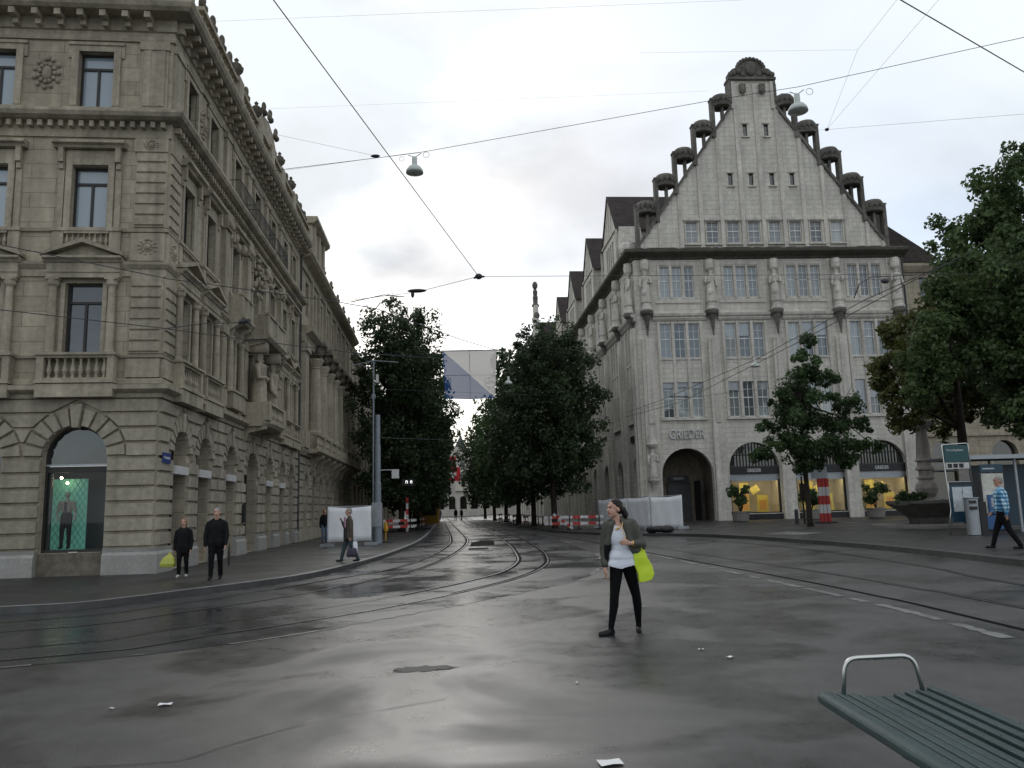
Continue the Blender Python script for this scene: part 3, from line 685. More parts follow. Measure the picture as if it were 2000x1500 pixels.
# quoins at the corner
m = MB(FF)
for z0, z1 in ((6.1,8.3),(9.75,12.0)):
    m.box(-.88, .0, 0, .05, z0, z1); rustic(m, -.86, -.03, z0+.02, z1-.02, .33, [], .05, .05, blk=2)
m.box(-.92,.0,.0,.09,12.0,12.4); m.box(-.9,-.0,0,.1,5.42,5.94); m.box(-.92,0,0,.08,8.75,9.56)
m.box(-.86,-.1,0,.07,13.2,15.4); m.box(-.78,-.58,.07,.10,13.4,15.15); m.box(-.38,-.18,.07,.10,13.4,15.15); m.box(-.58,-.38,.07,.085,13.4,15.15); m.box(-.9,-.06,.0,.12,15.15,15.4)
m.fr = FS
for z0, z1 in ((6.1,8.3),(9.75,12.0)):
    m.box(.002, .85, 0, .05, z0, z1); rustic(m, .03, .84, z0+.02, z1-.02, .33, [], .05, .05, blk=2)
m.box(.002,.9,.0,.09,12.0,12.4); m.box(.002,.88,0,.1,5.42,5.94); m.box(.002,.9,0,.08,8.75,9.56); m.box(.1,.86,0,.07,13.2,15.4); m.box(.06,.9,0,.12,15.15,15.4)
for u in (20.4,): 
    m.box(u,21.18,0,.06,6.1,8.3); m.box(u,21.18,0,.06,9.75,12.0); m.box(u,21.18,0,.06,13.2,15.4)
obj_pieces('quoin', m, 'stone_trim', B1)
def relief(name, fr, u, z, w, h, par, seed, d=.08):
    random.seed(seed); mm = MB(fr)
    mm.mi = 0
    for i in range(22):
        a = 2*pi*i/11; rr = .42 if i < 11 else .26
        c = fr(u+w*rr*cos(a)*(1+.2*R()), d, z+h*.5+h*rr*sin(a)); mm.ball(c, w*.09, w*.09, h*.07, 7, 5)
    mm.ball(fr(u,d,z+h*.5), w*.2, w*.14, h*.22, 8, 6); mm.ball(fr(u,d,z+h*.95), w*.14, w*.1, h*.09, 8, 5)
    return obj(name, mm, 'stone_trim', par, smooth=True)
relief('relief_crest', FF, -3.48, 13.85, .75, 1.05, B1, 1, .02); relief('relief_crest', FS, 3.05, 13.85, .7, 1.0, B1, 2, .02)
relief('relief_garland', FF, -.47, 8.9, .55, .5, B1, 3, .07); relief('relief_garland', FS, .47, 8.9, .55, .5, B1, 4, .07); relief('relief_garland', FF, -.47, 12.05, .4, .3, B1, 5, .09)
# protos: window surrounds
def surround1():
    m = MB(); x = .5
    for s in (-1, 1):
        m.box(s*x if s > 0 else -x-.12, x+.12 if s > 0 else -x, -.02, .04, 6.08-6.08, 2.04)
        m.lathe(s*.78, .12, [(.14,0),(.14,.06),(.12,.09),(.115,.7),(.095,1.86),(.11,1.9),(.15,1.95),(.16,2.08)], 12)
        m.box(s*.78-.17, s*.78+.17, -.03, .27, 2.08, 2.15)
    m.box(-.98, .98, 0, .18, 2.15, 2.58); m.box(-.99,.99,.18,.21,2.30,2.34)
    m.profile(-1.05, 1.05, [(0,2.58),(.22,2.58),(.26,2.63),(.34,2.68),(.34,2.74),(0,2.74)])
    for s in (-1, 1):
        m.prism([(s*1.1,2.74),(s*1.1,2.83),(0,3.24),(0,3.12)] if s < 0 else [(0,3.12),(0,3.24),(1.1,2.83),(1.1,2.74)], .0, .36)
    m.prism([(-.95,2.75),(.95,2.75),(0,3.13)], 0, .12)
    m.box(-1.0, -.82, 0, .34, -.78, -.06); m.box(.82, 1.0, 0, .34, -.78, -.06)
    m.box(-1.02,1.02,0,.40,-.84,-.76); m.box(-1.05,1.05,-.02,.40,-.07,.0); m.box(-1.0,1.0,0,.36,-1.22,-.86)
    return Proto(obj('window_surround', m, 'stone_trim', None, loc=(0,0,0)))
def balus1():
    m = MB(); baluster_row(m, -.82, .82, .22, -.76, -.07, .2, .058); return Proto(obj('balustrade', m, 'stone_trim', None, loc=(0,0,0)))
def surround2():
    m = MB()
    for s in (-1, 1):
        a, b = (s*.49, s*.66) if s > 0 else (s*.66, s*.49); m.box(a, b, -.02, .07, 0, 1.86)
        a, b = (s*.70, s*.86) if s > 0 else (s*.86, s*.70); m.box(a, b, 0, .05, -.1, 2.0); m.box(a+.01, b-.01, .05, .2, 1.9, 2.32); m.box(a+.02, b-.02, .05, .12, 1.72, 1.9)
    m.box(-.66, .66, -.02, .07, 1.86, 2.02); m.box(-.68,.68,0,.05,2.02,2.3)
    m.profile(-.98, .98, [(0,2.32),(.2,2.32),(.24,2.38),(.34,2.42),(.34,2.50),(0,2.54)])
    m.box(-.92,-.62,0,.10,-.7,-.12); m.box(.62,.92,0,.10,-.7,-.12); m.box(-.95,.95,-.02,.14,-.12,-.02)
    baluster_row(m, -.6, .6, .05, -.62, -.12, .15, .045, w=.1)
    return Proto(obj('window_surround', m, 'stone_trim', None, loc=(0,0,0)))
def surround3():
    m = MB()
    for s in (-1, 1):
        a, b = (s*.49, s*.68) if s > 0 else (s*.68, s*.49); m.box(a, b, -.02, .06, 0, 1.75); m.box(a+(.0 if s < 0 else .0), b, .06, .08, .05, 1.8)
        a, b = (s*.68, s*.78) if s > 0 else (s*.78, s*.68); m.box(a, b, 0, .05, 1.55, 2.02)
    m.box(-.68, .68, -.02, .06, 1.75, 1.93); m.box(-.78, .78, 0, .10, 1.93, 2.02); m.box(-.82, .82, -.02, .15, -.14, -.02); m.box(-.7,.7,0,.07,-.22,-.14)
    return Proto(obj('window_surround', m, 'stone_trim', None, loc=(0,0,0)))
S1, S2, S3, BL = surround1(), surround2(), surround3(), balus1()
W1 = make_window('window', 1.0, 2.04, 'frame_dark', 'pane', d=-.24)
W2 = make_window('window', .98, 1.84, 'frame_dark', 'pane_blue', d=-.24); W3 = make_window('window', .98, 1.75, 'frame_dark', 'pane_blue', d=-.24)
W2s = make_window('window', .98, 1.84, 'frame_dark', 'pane', d=-.24); W3s = make_window('window', .98, 1.75, 'frame_dark', 'pane', d=-.24)
for c in FBAY:
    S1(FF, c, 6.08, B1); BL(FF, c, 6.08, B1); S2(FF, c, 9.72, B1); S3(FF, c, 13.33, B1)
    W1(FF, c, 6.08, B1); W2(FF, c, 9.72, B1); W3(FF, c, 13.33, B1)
for c in SBAY:
    if c in (1.85,4.25,17.05,19.4): S1(FS, c, 6.08, B1); BL(FS, c, 6.08, B1)
    S2(FS, c, 9.72, B1); S3(FS, c, 13.33, B1)
    W1(FS, c, 6.08, B1); W2s(FS, c, 9.72, B1); W3s(FS, c, 13.33, B1)
# arched ground floor glazing on the street side, with white sign boxes on the transoms
def arch_glaze(w, z0, spring, door=False):
    m = MB(); r = w/2; d = -.45; t = .05
    pts = arcpts(0, spring, r); inn = arcpts(0, spring, r-t)
    for i in range(len(pts)-1): m.prism([pts[i],pts[i+1],inn[i+1],inn[i]], d, d+.08)
    m.box(-r,-r+t,d,d+.08,z0,spring); m.box(r-t,r,d,d+.08,z0,spring); m.box(-r+t,r-t,d-.01,d+.1,spring-.55,spring-.45); m.box(-.03,.03,d,d+.07,z0,spring-.55)
    o = obj('shop_window', m, 'frame_dark', None, loc=(0,0,0))
    p = MB(); q = [(-r+.02,z0)]+arcpts(0,spring,r-.02)+[(r-.02,z0)]; p.fadd([(a,d+.03,b) for a,b in q], [tuple(range(len(q)))])
    obj('pane', p, 'pane_dark', o, loc=(0,0,0)); return Proto(o)
AG = arch_glaze(1.36, .14, 3.45); AD = arch_glaze(2.0, .14, 3.1)
m = MB(); m.box(-.62,.62,-.3,.12,2.82,3.06); SB = Proto(obj('sign_box', m, 'white_b', None, loc=(0,0,0)))
for c in SBAY:
    if c == 10.85: AD(FS, c, 0, B1)
    else:
        AG(FS, c, 0, B1)
        if c < 18: SB(FS, c, 0, B1)
m = MB(FS); m.box(9.2,9.42,.09,.2,1.3,2.0); obj('notice_board', m, 'black', B1)
# shop window on the square: frame, glass, lit recess
def shopfront(c):
    m = MB(FF); d = -.3; r = .83; t = .06
    pts = arcpts(c, 3.27, r); inn = arcpts(c, 3.27, r-t)
    for i in range(len(pts)-1): m.prism([pts[i],pts[i+1],inn[i+1],inn[i]], d, d+.1)
    m.box(c-r,c-r+t,d,d+.1,.72,3.27); m.box(c+r-t,c+r,d,d+.1,.72,3.27); m.box(c-r+t,c+r-t,d-.01,d+.1,2.86,3.02); m.box(c-r+t,c-r+t+.1,d-.05,d+.03,.78,2.86); m.box(c-r+t,c+r-t,d,d+.1,.72,.80)
    m.mi = 1; m.box(c-r+.02,c+r-.02,d+.1,d+.13,3.03,3.08)
    o = obj('shop_window', m, ['frame_dark','metal'], B1)
    p = MB(FF); q = [(c-r+.02,3.03)]+arcpts(c,3.27,r-.02)+[(c+r-.02,3.03)]; p.fadd([(a,d+.04,b) for a,b in q], [tuple(range(len(q)))]); obj('pane', p, 'pane', o)
    p = MB(FF); p.fadd([(c-r+t,d+.04,.8),(c+r-t,d+.04,.8),(c+r-t,d+.04,2.86),(c-r+t,d+.04,2.86)], [(0,1,2,3)]); obj('glass', p, 'glass', o)
    p = MB(FF); a, b = c-r-.6, c+r+.05; z0, z1, e = .70, 3.03, -1.5
    p.fadd([(a,-.345,z0),(b,-.345,z0),(b,e,z0),(a,e,z0),(a,-.345,z1),(b,-.345,z1),(b,e,z1),(a,e,z1)], [(0,1,2,3),(4,7,6,5),(3,2,6,7),(0,3,7,4),(1,5,6,2)]); obj('display_case', p, 'black', o, recalc=False)
    p = MB(FF); p.mi = 0; p.box(c-.98,c-.04,-1.05,-1.0,.74,2.72)
    p.mi = 1
    k = 0
    for i in range(-14, 22):
        for s in (1,-1):
            # diamond relief: thin diagonal ribs on the panel
            u0 = c-.98+i*.15; zb, zt = .74, 2.72
            pts = [(u0, zb), (u0+s*(zt-zb)*.62, zt)]
            (ua, za), (ub, zb2) = pts; L_, Rr = c-.97, c-.05
            def clip(ua, za, ub, zb2):
                ts = [0,1]
                du = ub-ua
                t0 = (L_-ua)/du; t1 = (Rr-ua)/du
                lo, hi = max(0,min(t0,t1)), min(1,max(t0,t1))
                return None if lo >= hi else (ua+du*lo, za+(zb2-za)*lo, ua+du*hi, za+(zb2-za)*hi)
            q = clip(ua,za,ub,zb2)
            if q: p.tube([FF(q[0],-.995,q[1]), FF(q[2],-.995,q[3])], .007, 4)
    obj('display_panel', p, ['teal', mat('teal_rib', (.10,.42,.32), .5)], o)
    for q in ((c-.62,-.7,2.74),(c-.5,-.8,2.6)): p = MB(FF); p.ball(FF(*q), .033); obj('spot_lamp', p, 'spot', o)
    p = MB(FF); p.box(c-.12,c+.1,-.2,-.19,.70,.735); obj('notice', p, 'white', o)
shopfront(FBAY[0])
p = MB(FF); c = FBAY[1]; q = [(c-.83,.72)]+arcpts(c,3.27,.83)+[(c+.83,.72)]; p.fadd([(a,-.3,b) for a,b in q], [tuple(range(len(q)))]); obj('shop_window', p, 'pane_dark', B1)
# pilasters of the central section, balconies, caryatids
for u in (5.9, 9.15, 12.55, 15.75):
    m = MB(FS); m.box(u-.36,u+.36,0,.20,5.42,5.95); m.box(u-.28,u+.28,0,.16,6.07,7.95); m.box(u-.36,u+.36,0,.22,7.95,8.28); obj('pilaster', m, 'stone_trim', B1)
    m = MB(FS); m.box(u-.28,u+.28,0,.18,8.75,11.75); m.box(u-.34,u+.34,0,.26,11.75,12.4)
    for k in range(3): m.ball(FS(u-.2+.2*k,.26,11.95), .11, .1, .14, 7, 5)
    obj('pilaster', m, 'stone_trim', B1); m = MB(FS); m.box(u-.25,u+.25,0,.12,13.2,15.2); m.box(u-.32,u+.32,0,.16,15.2,15.42); obj('pilaster', m, 'stone_trim', B1)
for u in (6.75,8.35,13.35,14.95,10.1,11.6):
    m = MB(FS); m.lathe(u, .14, [(.15,6.08),(.13,6.2),(.12,7.0),(.10,7.85),(.15,7.95),(.17,8.05)], 10); obj('half_column', m, 'stone_trim', B1)

def balcony(u0, u1, z, dep, h, parapet, corb=True, curve=0.0):
    m = MB(FS); n = 12
    def dd(u):
        t = (u-u0)/(u1-u0); return dep*(1-curve*(2*t-1)**4)
    us = [u0+(u1-u0)*i/n for i in range(n+1)]
    for i in range(n):
        a, b = us[i], us[i+1]; da, db = dd(a), dd(b)
        m.fadd([(a,0,z),(b,0,z),(b,db-.12,z),(a,da-.12,z),(a,0,z+.22),(b,0,z+.22),(b,db,z+.22),(a,da,z+.22),(a,da,z+.12),(b,db,z+.12)],
               [(0,1,2,3),(7,6,5,4),(3,2,9,8),(8,9,6,7)])
    m.fadd([(u0,0,z),(u0,dd(u0)-.12,z),(u0,dd(u0),z+.12),(u0,dd(u0),z+.22),(u0,0,z+.22)], [(0,1,2,3,4)]); m.fadd([(u1,0,z),(u1,dd(u1)-.12,z),(u1,dd(u1),z+.12),(u1,dd(u1),z+.22),(u1,0,z+.22)], [(0,1,2,3,4)])
    if corb:
        for u in (u0+.3, u1-.3): m.profile(u-.13, u+.13, [(0,z-.6),(.12,z-.55),(.25,z-.25),(dep*.8,z-.1),(dep*.8,z),(0,z)])
    bl = obj('balcony', m, 'stone_trim', B1); zz = z+.22; m = MB(FS)
    if parapet:
        i0 = dep-.14
        m.box(u0+.05,u1-.05,i0-.06,i0+.04,zz,zz+h-.08); m.box(u0,u1,i0-.1,i0+.1,zz+h-.08,zz+h)
        for u in (u0+.2,(u0+u1)/2,u1-.2): m.box(u-.16,u+.16,i0-.08,i0+.08,zz,zz+h-.08)
        for u in (u0+.06,u1-.06): m.box(u-.06,u+.06,.02,i0-.06,zz,zz+h-.08)
    else:
        i0 = dep-.2
        baluster_row(m, u0+.4, u1-.4, i0, zz, zz+h, .2, .06)
        for u in (u0+.22,u1-.22): m.box(u-.2,u+.2,i0-.16,i0+.12,zz,zz+h+.03)
        for u in (u0+.12,u1-.12): m.box(u-.07,u+.07,0.02,i0-.17,zz,zz+h)
    obj('parapet', m, 'stone_trim', bl)
balcony(9.1, 12.6, 5.0, 1.15, .72, False, True, .25)
balcony(9.0, 12.7, 8.42, 1.05, .85, True)
balcony(6.6, 8.5, 8.62, .62, .80, True); balcony(13.2, 15.1, 8.62, .62, .80, True)
m = MB(FS)
for u in (6.6,8.5,13.2,15.1): m.profile(u-.1 if u in (8.5,15.1) else u, u if u in (8.5,15.1) else u+.1, [(0,8.2),(.2,8.3),(.5,8.5),(.5,8.61),(0,8.61)])
m.box(6.7,8.4,0,.3,5.42,6.0); m.box(13.3,15.0,0,.3,5.42,6.0); m.box(6.6,8.5,0,.36,6.0,6.07); m.box(13.2,15.1,0,.36,6.0,6.07)
obj_pieces('corbel', m, 'stone_trim', B1)
def statue_mb(m, fr, u, d, z, h, seed=0):
    """draped standing figure carved in stone, one continuous body"""
    random.seed(seed); s = h/1.8; lean = .04*s*(R()-.5)
    prof = [(.26,0),(.27,.08),(.24,.35),(.22,.7),(.21,.95),(.17,1.08),(.20,1.28),(.23,1.40),(.20,1.47),(.075,1.52),(.07,1.56),(.10,1.62),(.115,1.70),(.09,1.78),(.03,1.82)]
    seg = 12; n = len(prof); pts = []
    for i in range(seg):
        a = 2*pi*i/seg
        for r, zz in prof:
            fold = 1+(.10*sin(a*5+seed)+.06*sin(a*9)) * (1 if zz < 1.0 else .25)
            pts.append((u+r*s*fold*cos(a)*1.05+lean*zz, d+r*s*fold*sin(a)*.8, z+zz*s))
    m.fadd(pts, [(i*n+j, ((i+1) % seg)*n+j, ((i+1) % seg)*n+j+1, i*n+j+1) for i in range(seg) for j in range(n-1)]+[tuple(i*n+n-1 for i in range(seg)), tuple(i*n for i in range(seg-1,-1,-1))])
    for q in (-1, 1):
        el = (u+q*.31*s, d+.05*s, z+(1.08 if q*(seed % 2*2-1) > 0 else 1.0)*s); wr = (u+q*(.10 if (seed+q) % 3 else .3)*s, d+.2*s, z+(1.12 if (seed+q) % 3 else .8)*s)
        m.tube([fr(u+q*.22*s,d,z+1.42*s), fr(*el), fr(*wr)], .075*s, 7, .05*s)
st = MB(FS)
for i, u in enumerate((9.6,12.1)):
    st = MB(FS); st.smooth = True; st.fr = FS; statue_mb(st, FS, u, .55, 5.24, 2.75, i); st.box(u-.3,u+.3,.0,.85,7.95,8.42)
    obj('caryatid', st, 'stone_trim', B1)
m = MB(FS); random.seed(5)
for i in range(26): m.ball(FS(6.2+R()*9.3, .12, 11.6+R()*.7), .1+R()*.13, .12, .1+R()*.14, 7, 5)
for i in range(26): m.ball(FS(9.4+R()*2.9, .12+R()*.12, 10.6+R()*1.5), .06+R()*.09, .1, .07+R()*.1, 7, 5)
obj_pieces('carved_frieze', m, 'stone_trim', B1, smooth=True)
m = MB(FS)
for u0, u1 in ((6.3,8.8),(9.3,12.4),(12.9,15.4)):
    for z in (13.2,13.85): m.tube([FS(u0,0,z),FS(u0,.46,z),FS(u1,.46,z),FS(u1,0,z)], .018, 5)
    k = int((u1-u0)/.14)
    for i in range(k+1): u = u0+(u1-u0)*i/k; m.tube([FS(u,.46,13.16),FS(u+.03*sin(i),.50,13.5),FS(u,.46,13.85)], .011, 4)
obj('iron_railing', m, 'black', B1)
# attic balustrade with rings and ornaments
m = MB(FF)
def ring(mb, fr, u, d, z, r, t=.05, sq=1.0):
    pts = [fr(u+r*cos(2*pi*i/14), d, z+sq*r*sin(2*pi*i/14)) for i in range(15)]; mb.tube(pts, t, 5)
for i in range(21): ring(m, FF, -13.1+i*.6, .62, 16.82, .27, .05, .95); ring(m, FF, -13.1+i*.6, .62, 16.82, .13, .035)
m.box(-14,-.7,.54,.70,16.44,16.54); m.box(-14,-.7,.52,.72,17.12,17.26); m.box(-.7,.60,.1,.73,16.45,17.4)
m.fr = FS
m.box(.72,21.2,.4,.60,16.43,16.52); m.box(.72,21.2,.37,.63,17.02,17.14)
for i in range(33): ring(m, FS, 1.1+i*.62, .50, 16.77, .24, .045)
for u in (5.3,8.5,10.8,13.2,16.0,21.0): m.box(u-.32,u+.32,.2,.68,16.43,17.25)
m.box(9.2,12.4,.1,.5,17.14,17.7); m.prism([(9.1,17.7),(12.5,17.7),(11.8,18.2),(10.8,18.4),(9.8,18.2)], .05, .45)
obj('balustrade', m, 'stone_trim', B1)
m = MB(); m.lathe(0,0,[(.16,0),(.10,.08),(.09,.16),(.24,.36),(.27,.48),(.17,.54),(.19,.60),(.05,.72),(.09,.80),(.0,.90)], 12); UR = Proto(obj('urn', m, 'stone_dark', None, loc=(0,0,0), smooth=False))
for u, z in ((5.3,17.25),(8.5,17.25),(13.2,17.25),(16.0,17.25)): UR(FS, u, z, B1, .45)
m = MB()
for s in (-1,1): m.ball((s*.13,0,.18), .13,.1,.18,8,5)
m.ball((0,0,.38), .15,.1,.2,8,6); m.ball((0,-.05,.1), .2,.12,.12,8,5)
SC = Proto(obj('scroll_ornament', m, 'stone_dark', None, loc=(0,0,0), smooth=True))
for u, z in ((1.0,17.14),(2.1,17.14),(3.2,17.14),(4.2,17.14),(6.6,17.14),(9.6,18.1),(10.8,18.38),(12.0,18.1),(14.6,17.14),(17.2,17.14),(18.4,17.14),(19.6,17.14)): SC(FS, u, z, B1, .5)
m = MB(FS); m.box(.15,.78,.1,.125,3.08,3.36); sg = obj('street_sign', m, 'blue', B1)
text('lettering', 'Paradeplatz', FS, .465, .128, 3.17, .10, .5, 'white', sg, .004)
m = MB(FS); m.tube([FS(21.2,.12,.15),FS(21.2,.12,16.0)], .06, 8); obj('downpipe', m, 'slate', B1)

# ================================================================== COLUMNED BANK BUILDING (left, second)
B2 = thing('columned_building', 'sandstone building with a row of giant columns and long stone balcony beside the corner building', 'building', FS(33,0,.12))
U0, U1 = 21.26, 46.5
AB = [23.9+2.7*i for i in range(8)]
ops = [(c-.62,c+.62,.8,3.2,'arch') for c in AB]
up = [(c-.55,c+.55,6.5,9.3,'arch') for c in AB]+[(c-.55,c+.55,12.9,14.9) for c in AB]
m = MB(FS); wall(m, U0, U1, .1, 5.0, ops, .0, .5); wall(m, U0, U1, 5.0, 16.2, up, .0, .35); m.fadd([(U0,0,16.2),(U1,0,16.2),(U1,-14,16.2),(U0,-14,16.2)], [(0,1,2,3)]); m.fadd([(U0,.0,.1),(U0,-1,.1),(U0,-1,16.2),(U0,0,16.2)], [(0,1,2,3)])
obj('wall', m, 'stone', B2)
m = MB(FS); rustic(m, U0, U1, .8, 4.7, .45, ops, 0, .1, blk=.9, vs=.4); m.box(U0,U1,0,.18,.1,.78); obj('rusticated_masonry', m, 'stone_rust', B2)
m = MB(FS)
m.profile(U0, U1, [(0,4.75),(.2,4.75),(.3,4.9),(.36,5.0),(.36,5.1),(0,5.12)])
m.profile(U0, U1, [(0,10.9),(.35,10.9),(.4,11.3),(.75,11.5),(.8,11.75),(0,11.85)])
m.profile(U0, U1, [(0,15.3),(.1,15.3),(.15,15.6),(.55,15.8),(.7,15.95),(.7,16.1),(0,16.15)])
m.box(U0,U1,.2,.35,16.15,16.8)
obj('cornice', m, 'stone_trim', B2)
m = MB(FS); m.box(U0+.1,U0+1.4,0,.45,5.12,6.1); m.box(U0+.2,U0+1.3,0,.38,6.1,10.4); m.box(U0+.1,U0+1.4,0,.5,10.4,10.9); obj('pilaster', m, 'stone_trim', B2)
m = MB(); m.lathe(0,.3,[(.46,0),(.46,.15),(.38,.25),(.37,1.5),(.31,3.9),(.36,3.95),(.33,4.0),(.5,4.4),(.5,4.5)], 14); CO = Proto(obj('column', m, 'stone_trim', None, loc=(0,0,0)))
m = MB()
for k in range(7): m.ball((-.42+.14*k, -.55-.08*(k % 2), .2+.12*((k*3) % 4)), .2,.2,.24,7,5)
m.box(-.5,.5,.1,.95,.55,.85); HD = Proto(obj('carved_head', m, 'stone_dark', None, loc=(0,0,0), smooth=True))
WB = make_window('window', 1.1, 2.0, 'frame_dark', 'pane', d=-.3); AW = arch_glaze(1.1, 0, 2.8); AW2 = arch_glaze(1.24, .8, 3.2)
for i, c in enumerate(AB):
    u = c+1.35; CO(FS, u, 6.1, B2)
    if i < 7: HD(FS, u, 10.75, B2)
    WB(FS, c, 12.9, B2); AW(FS, c, 6.5, B2); AW2(FS, c, 0, B2)
for c in AB:
    m = MB(FS); m.box(c+.95,c+1.75,0,.75,5.12,6.1); obj('pedestal', m, 'stone_trim', B2); m = MB(FS); m.box(c+1.15,c+1.55,0,.15,11.85,15.3); obj('pilaster', m, 'stone_trim', B2)
m = MB(FS); m.profile(U0+1.6, U1, [(0,4.88),(.75,4.9),(.95,5.0),(.95,5.14),(0,5.15)])
for c in AB: m.profile(c+1.1, c+1.6, [(.1,3.9),(.25,4.0),(.45,4.5),(.85,4.75),(.85,4.89),(.1,4.89)])
bl = obj('balcony', m, 'stone_trim', B2); m = MB(FS); baluster_row(m, U0+1.7, U1, .8, 5.14, 5.95, .3, .08, seg=6)
for c in AB: m.box(c+1.15,c+1.55,.66,.94,5.14,6.0)
obj('parapet', m, 'stone_trim', bl)
m = MB(FS); m.box(U0+2.6,U0+7.4,-2.6,.25,16.2,18.55); m.profile(U0+2.3, U0+7.7, [(-2.8,18.5),(.35,18.5),(.6,18.7),(.6,18.9),(-2.8,18.95)]); m.box(U0+6.2,U0+7.2,-1.2,.2,18.95,19.35)
for u in (U0+3.2,U0+5,U0+6.8): m.box(u-.3,u+.3,.25,.36,16.3,18.5)
m.mi = 0; obj('roof_pavilion', m, 'stone_trim', B2)
for i, u in enumerate((28.5,32,35.5,39,42.5,46)): SC(FS, u, 16.8, B2, .27)

# ================================================================== plain blocks further along both sides of the street
def block(name, label, fr, u0, u1, h, sp, rows, wm, d=0.0, dep=14, roof=None):
    b = thing(name, label, 'building', fr((u0+u1)/2, d, .12)); n = max(1, int(abs(u1-u0)/sp)); cs = [u0+(u1-u0)*(i+.5)/n for i in range(n)]
    ops = [(c-.6,c+.6,z0,z1) for c in cs for z0, z1 in rows[1:]]; g = [(c-1.0,c+1.0,.2,rows[0][1]-1.0,'arch') for c in cs]
    m = MB(fr); wall(m, u0, u1, .1, rows[0][1]+.6, g, d, .4); wall(m, u0, u1, rows[0][1]+.6, h, ops, d, .3)
    for u in (u0, u1): m.fadd([(u,d,.1),(u,d-dep,.1),(u,d-dep,h),(u,d,h)], [(0,1,2,3)])
    m.fadd([(u0,d,h),(u1,d,h),(u1,d-dep,h),(u0,d-dep,h)], [(0,1,2,3)]); obj('wall', m, wm, b)
    m = MB(fr); m.profile(u0, u1, [(d,h-.5),(d+.2,h-.5),(d+.5,h-.1),(d+.5,h+.1),(d,h+.1)]); m.profile(u0, u1, [(d,rows[0][1]+.3),(d+.2,rows[0][1]+.35),(d+.2,rows[0][1]+.6),(d,rows[0][1]+.62)]); obj('cornice', m, wm, b)
    for z0, z1 in rows[1:]:
        pw = make_window('window', 1.2, z1-z0, 'frame_dark', 'pane', d=-.25)
        for c in cs: pw(fr, c, z0, b, d)
    m = MB(fr)
    for c in cs:
        q = [(c-1.0,.2)]+arcpts(c,rows[0][1]-1.0,1.0)+[(c+1.0,.2)]; m.fadd([(a,d-.38,z) for a,z in q], [tuple(range(len(q)))])
    obj('shop_window', m, 'pane_dark', b)
    if roof:
        m = MB(fr); rz = h+roof; m.fadd([(u0,d+.3,h+.12),(u1,d+.3,h+.12),(u1,d-dep/2,rz),(u0,d-dep/2,rz),(u0,d-dep,h+.1),(u1,d-dep,h+.1)], [(0,1,2,3),(3,2,5,4),(0,3,4),(1,5,2)]); obj('roof', m, 'tile', b)
    return b
ROWS = [(0,4.2),(6,8.2),(9.4,11.6),(12.7,14.6)]
block('stone_building', 'dark stone building behind the left trees, beyond the columned one', FS, 46.6, 74, 15.6, 3.2, ROWS, 'stone', -.2)
block('stone_building', 'farthest stone building on the left side of the street behind trees', FS, 74.2, 140, 15.0, 4.5, ROWS, 'stone', -.3)

# ================================================================== PALE GABLED STORE BUILDING (right)
GF = Frame((9.08,57,0), 3); GS = Frame((9.08,57,0), -85.6)
B3 = thing('store_building', 'pale stone store with a tall stepped scroll gable, statues and arched shop windows', 'building', (9.08,57,.3))
GB = [3.12, 7.86, 12.54, 17.12]; SP = [.72, 5.5, 10.25, 14.9, 19.35]
def poly_holes(mb, outer, holes, d, rev):
    bm = bmesh.new()
    for lp in [outer]+holes:
        vs = [bm.verts.new((p[0], p[1], 0)) for p in lp]
        for i in range(len(vs)): bm.edges.new((vs[i-1], vs[i]))
    bmesh.ops.triangle_fill(bm, use_beauty=True, use_dissolve=False, edges=bm.edges[:])
    bm.verts.index_update(); mb.fadd([(v.co.x, d, v.co.y) for v in bm.verts], [[v.index for v in f.verts] for f in bm.faces]); bm.free()
    for lp in holes:
        n = len(lp); mb.fadd([(p[0],d,p[1]) for p in lp]+[(p[0],d-rev,p[1]) for p in lp], [(i,(i+1) % n,n+(i+1) % n,n+i) for i in range(n)])
SH = [(6.1,9.72),(10.82,14.45),(15.4,18.95)]
def lights(c, z0, z1, w, off): return [(c+k*off-w/2, c+k*off+w/2, z0, z1) for k in (-1,0,1)]
T1, T2, T3 = (7.62,10.15,.80,1.06), (11.92,14.45,.80,1.04), (16.38,18.7,.66,.90)
ops = [(1.3,4.95,.3,3.62,'arch')]+[(a,b,.78,3.95,'arch') for a,b in SH]
for c in GB:
    for t in (T1,T2,T3): ops += lights(c, *t)
m = MB(GF); wall(m, 0, 20.1, .15, 6.9, ops[:4], 0, .45); wall(m, 0, 20.1, 6.9, 19.9, ops[4:], 0, .28)
GW = [4.45+1.56*k for k in range(8)]
S_ = 1.436
rk = lambda u: 20.3+(u-.55)*S_ if u < 9.75 else 20.3+(18.95-u)*S_
holes = [[(c-.45,20.5),(c-.45,22.1),(c+.45,22.1),(c+.45,20.5)] for c in GW]
SL1 = [7.62,9.2,10.78,12.32]; SL2 = [9.0,10.62]
holes += [[(c-.17,24.9),(c-.17,25.85),(c+.17,25.85),(c+.17,24.9)] for c in SL1]+[[(c-.17,28.8),(c-.17,29.75),(c+.17,29.75),(c+.17,28.8)] for c in SL2]
poly_holes(m, [(.4,19.86),(.55,20.3),(8.06,rk(8.06)),(8.06,33.3),(11.44,33.3),(11.44,rk(11.44)),(18.95,20.3),(19.1,19.86)], holes, -.02, .28)
m.fadd([(.55,-.02,20.3),(8.06,-.02,rk(8.06)),(8.06,-.7,rk(8.06)),(.55,-.7,20.3),(18.95,-.02,20.3),(11.44,-.02,rk(11.44)),(11.44,-.7,rk(11.44)),(18.95,-.7,20.3)], [(0,1,2,3),(4,5,6,7)])
m.box(8.06,11.44,-.8,-.021,30.5,33.29)
m.fr = GS
SB_ = [-(2.3+5.7*k) for k in range(9)]
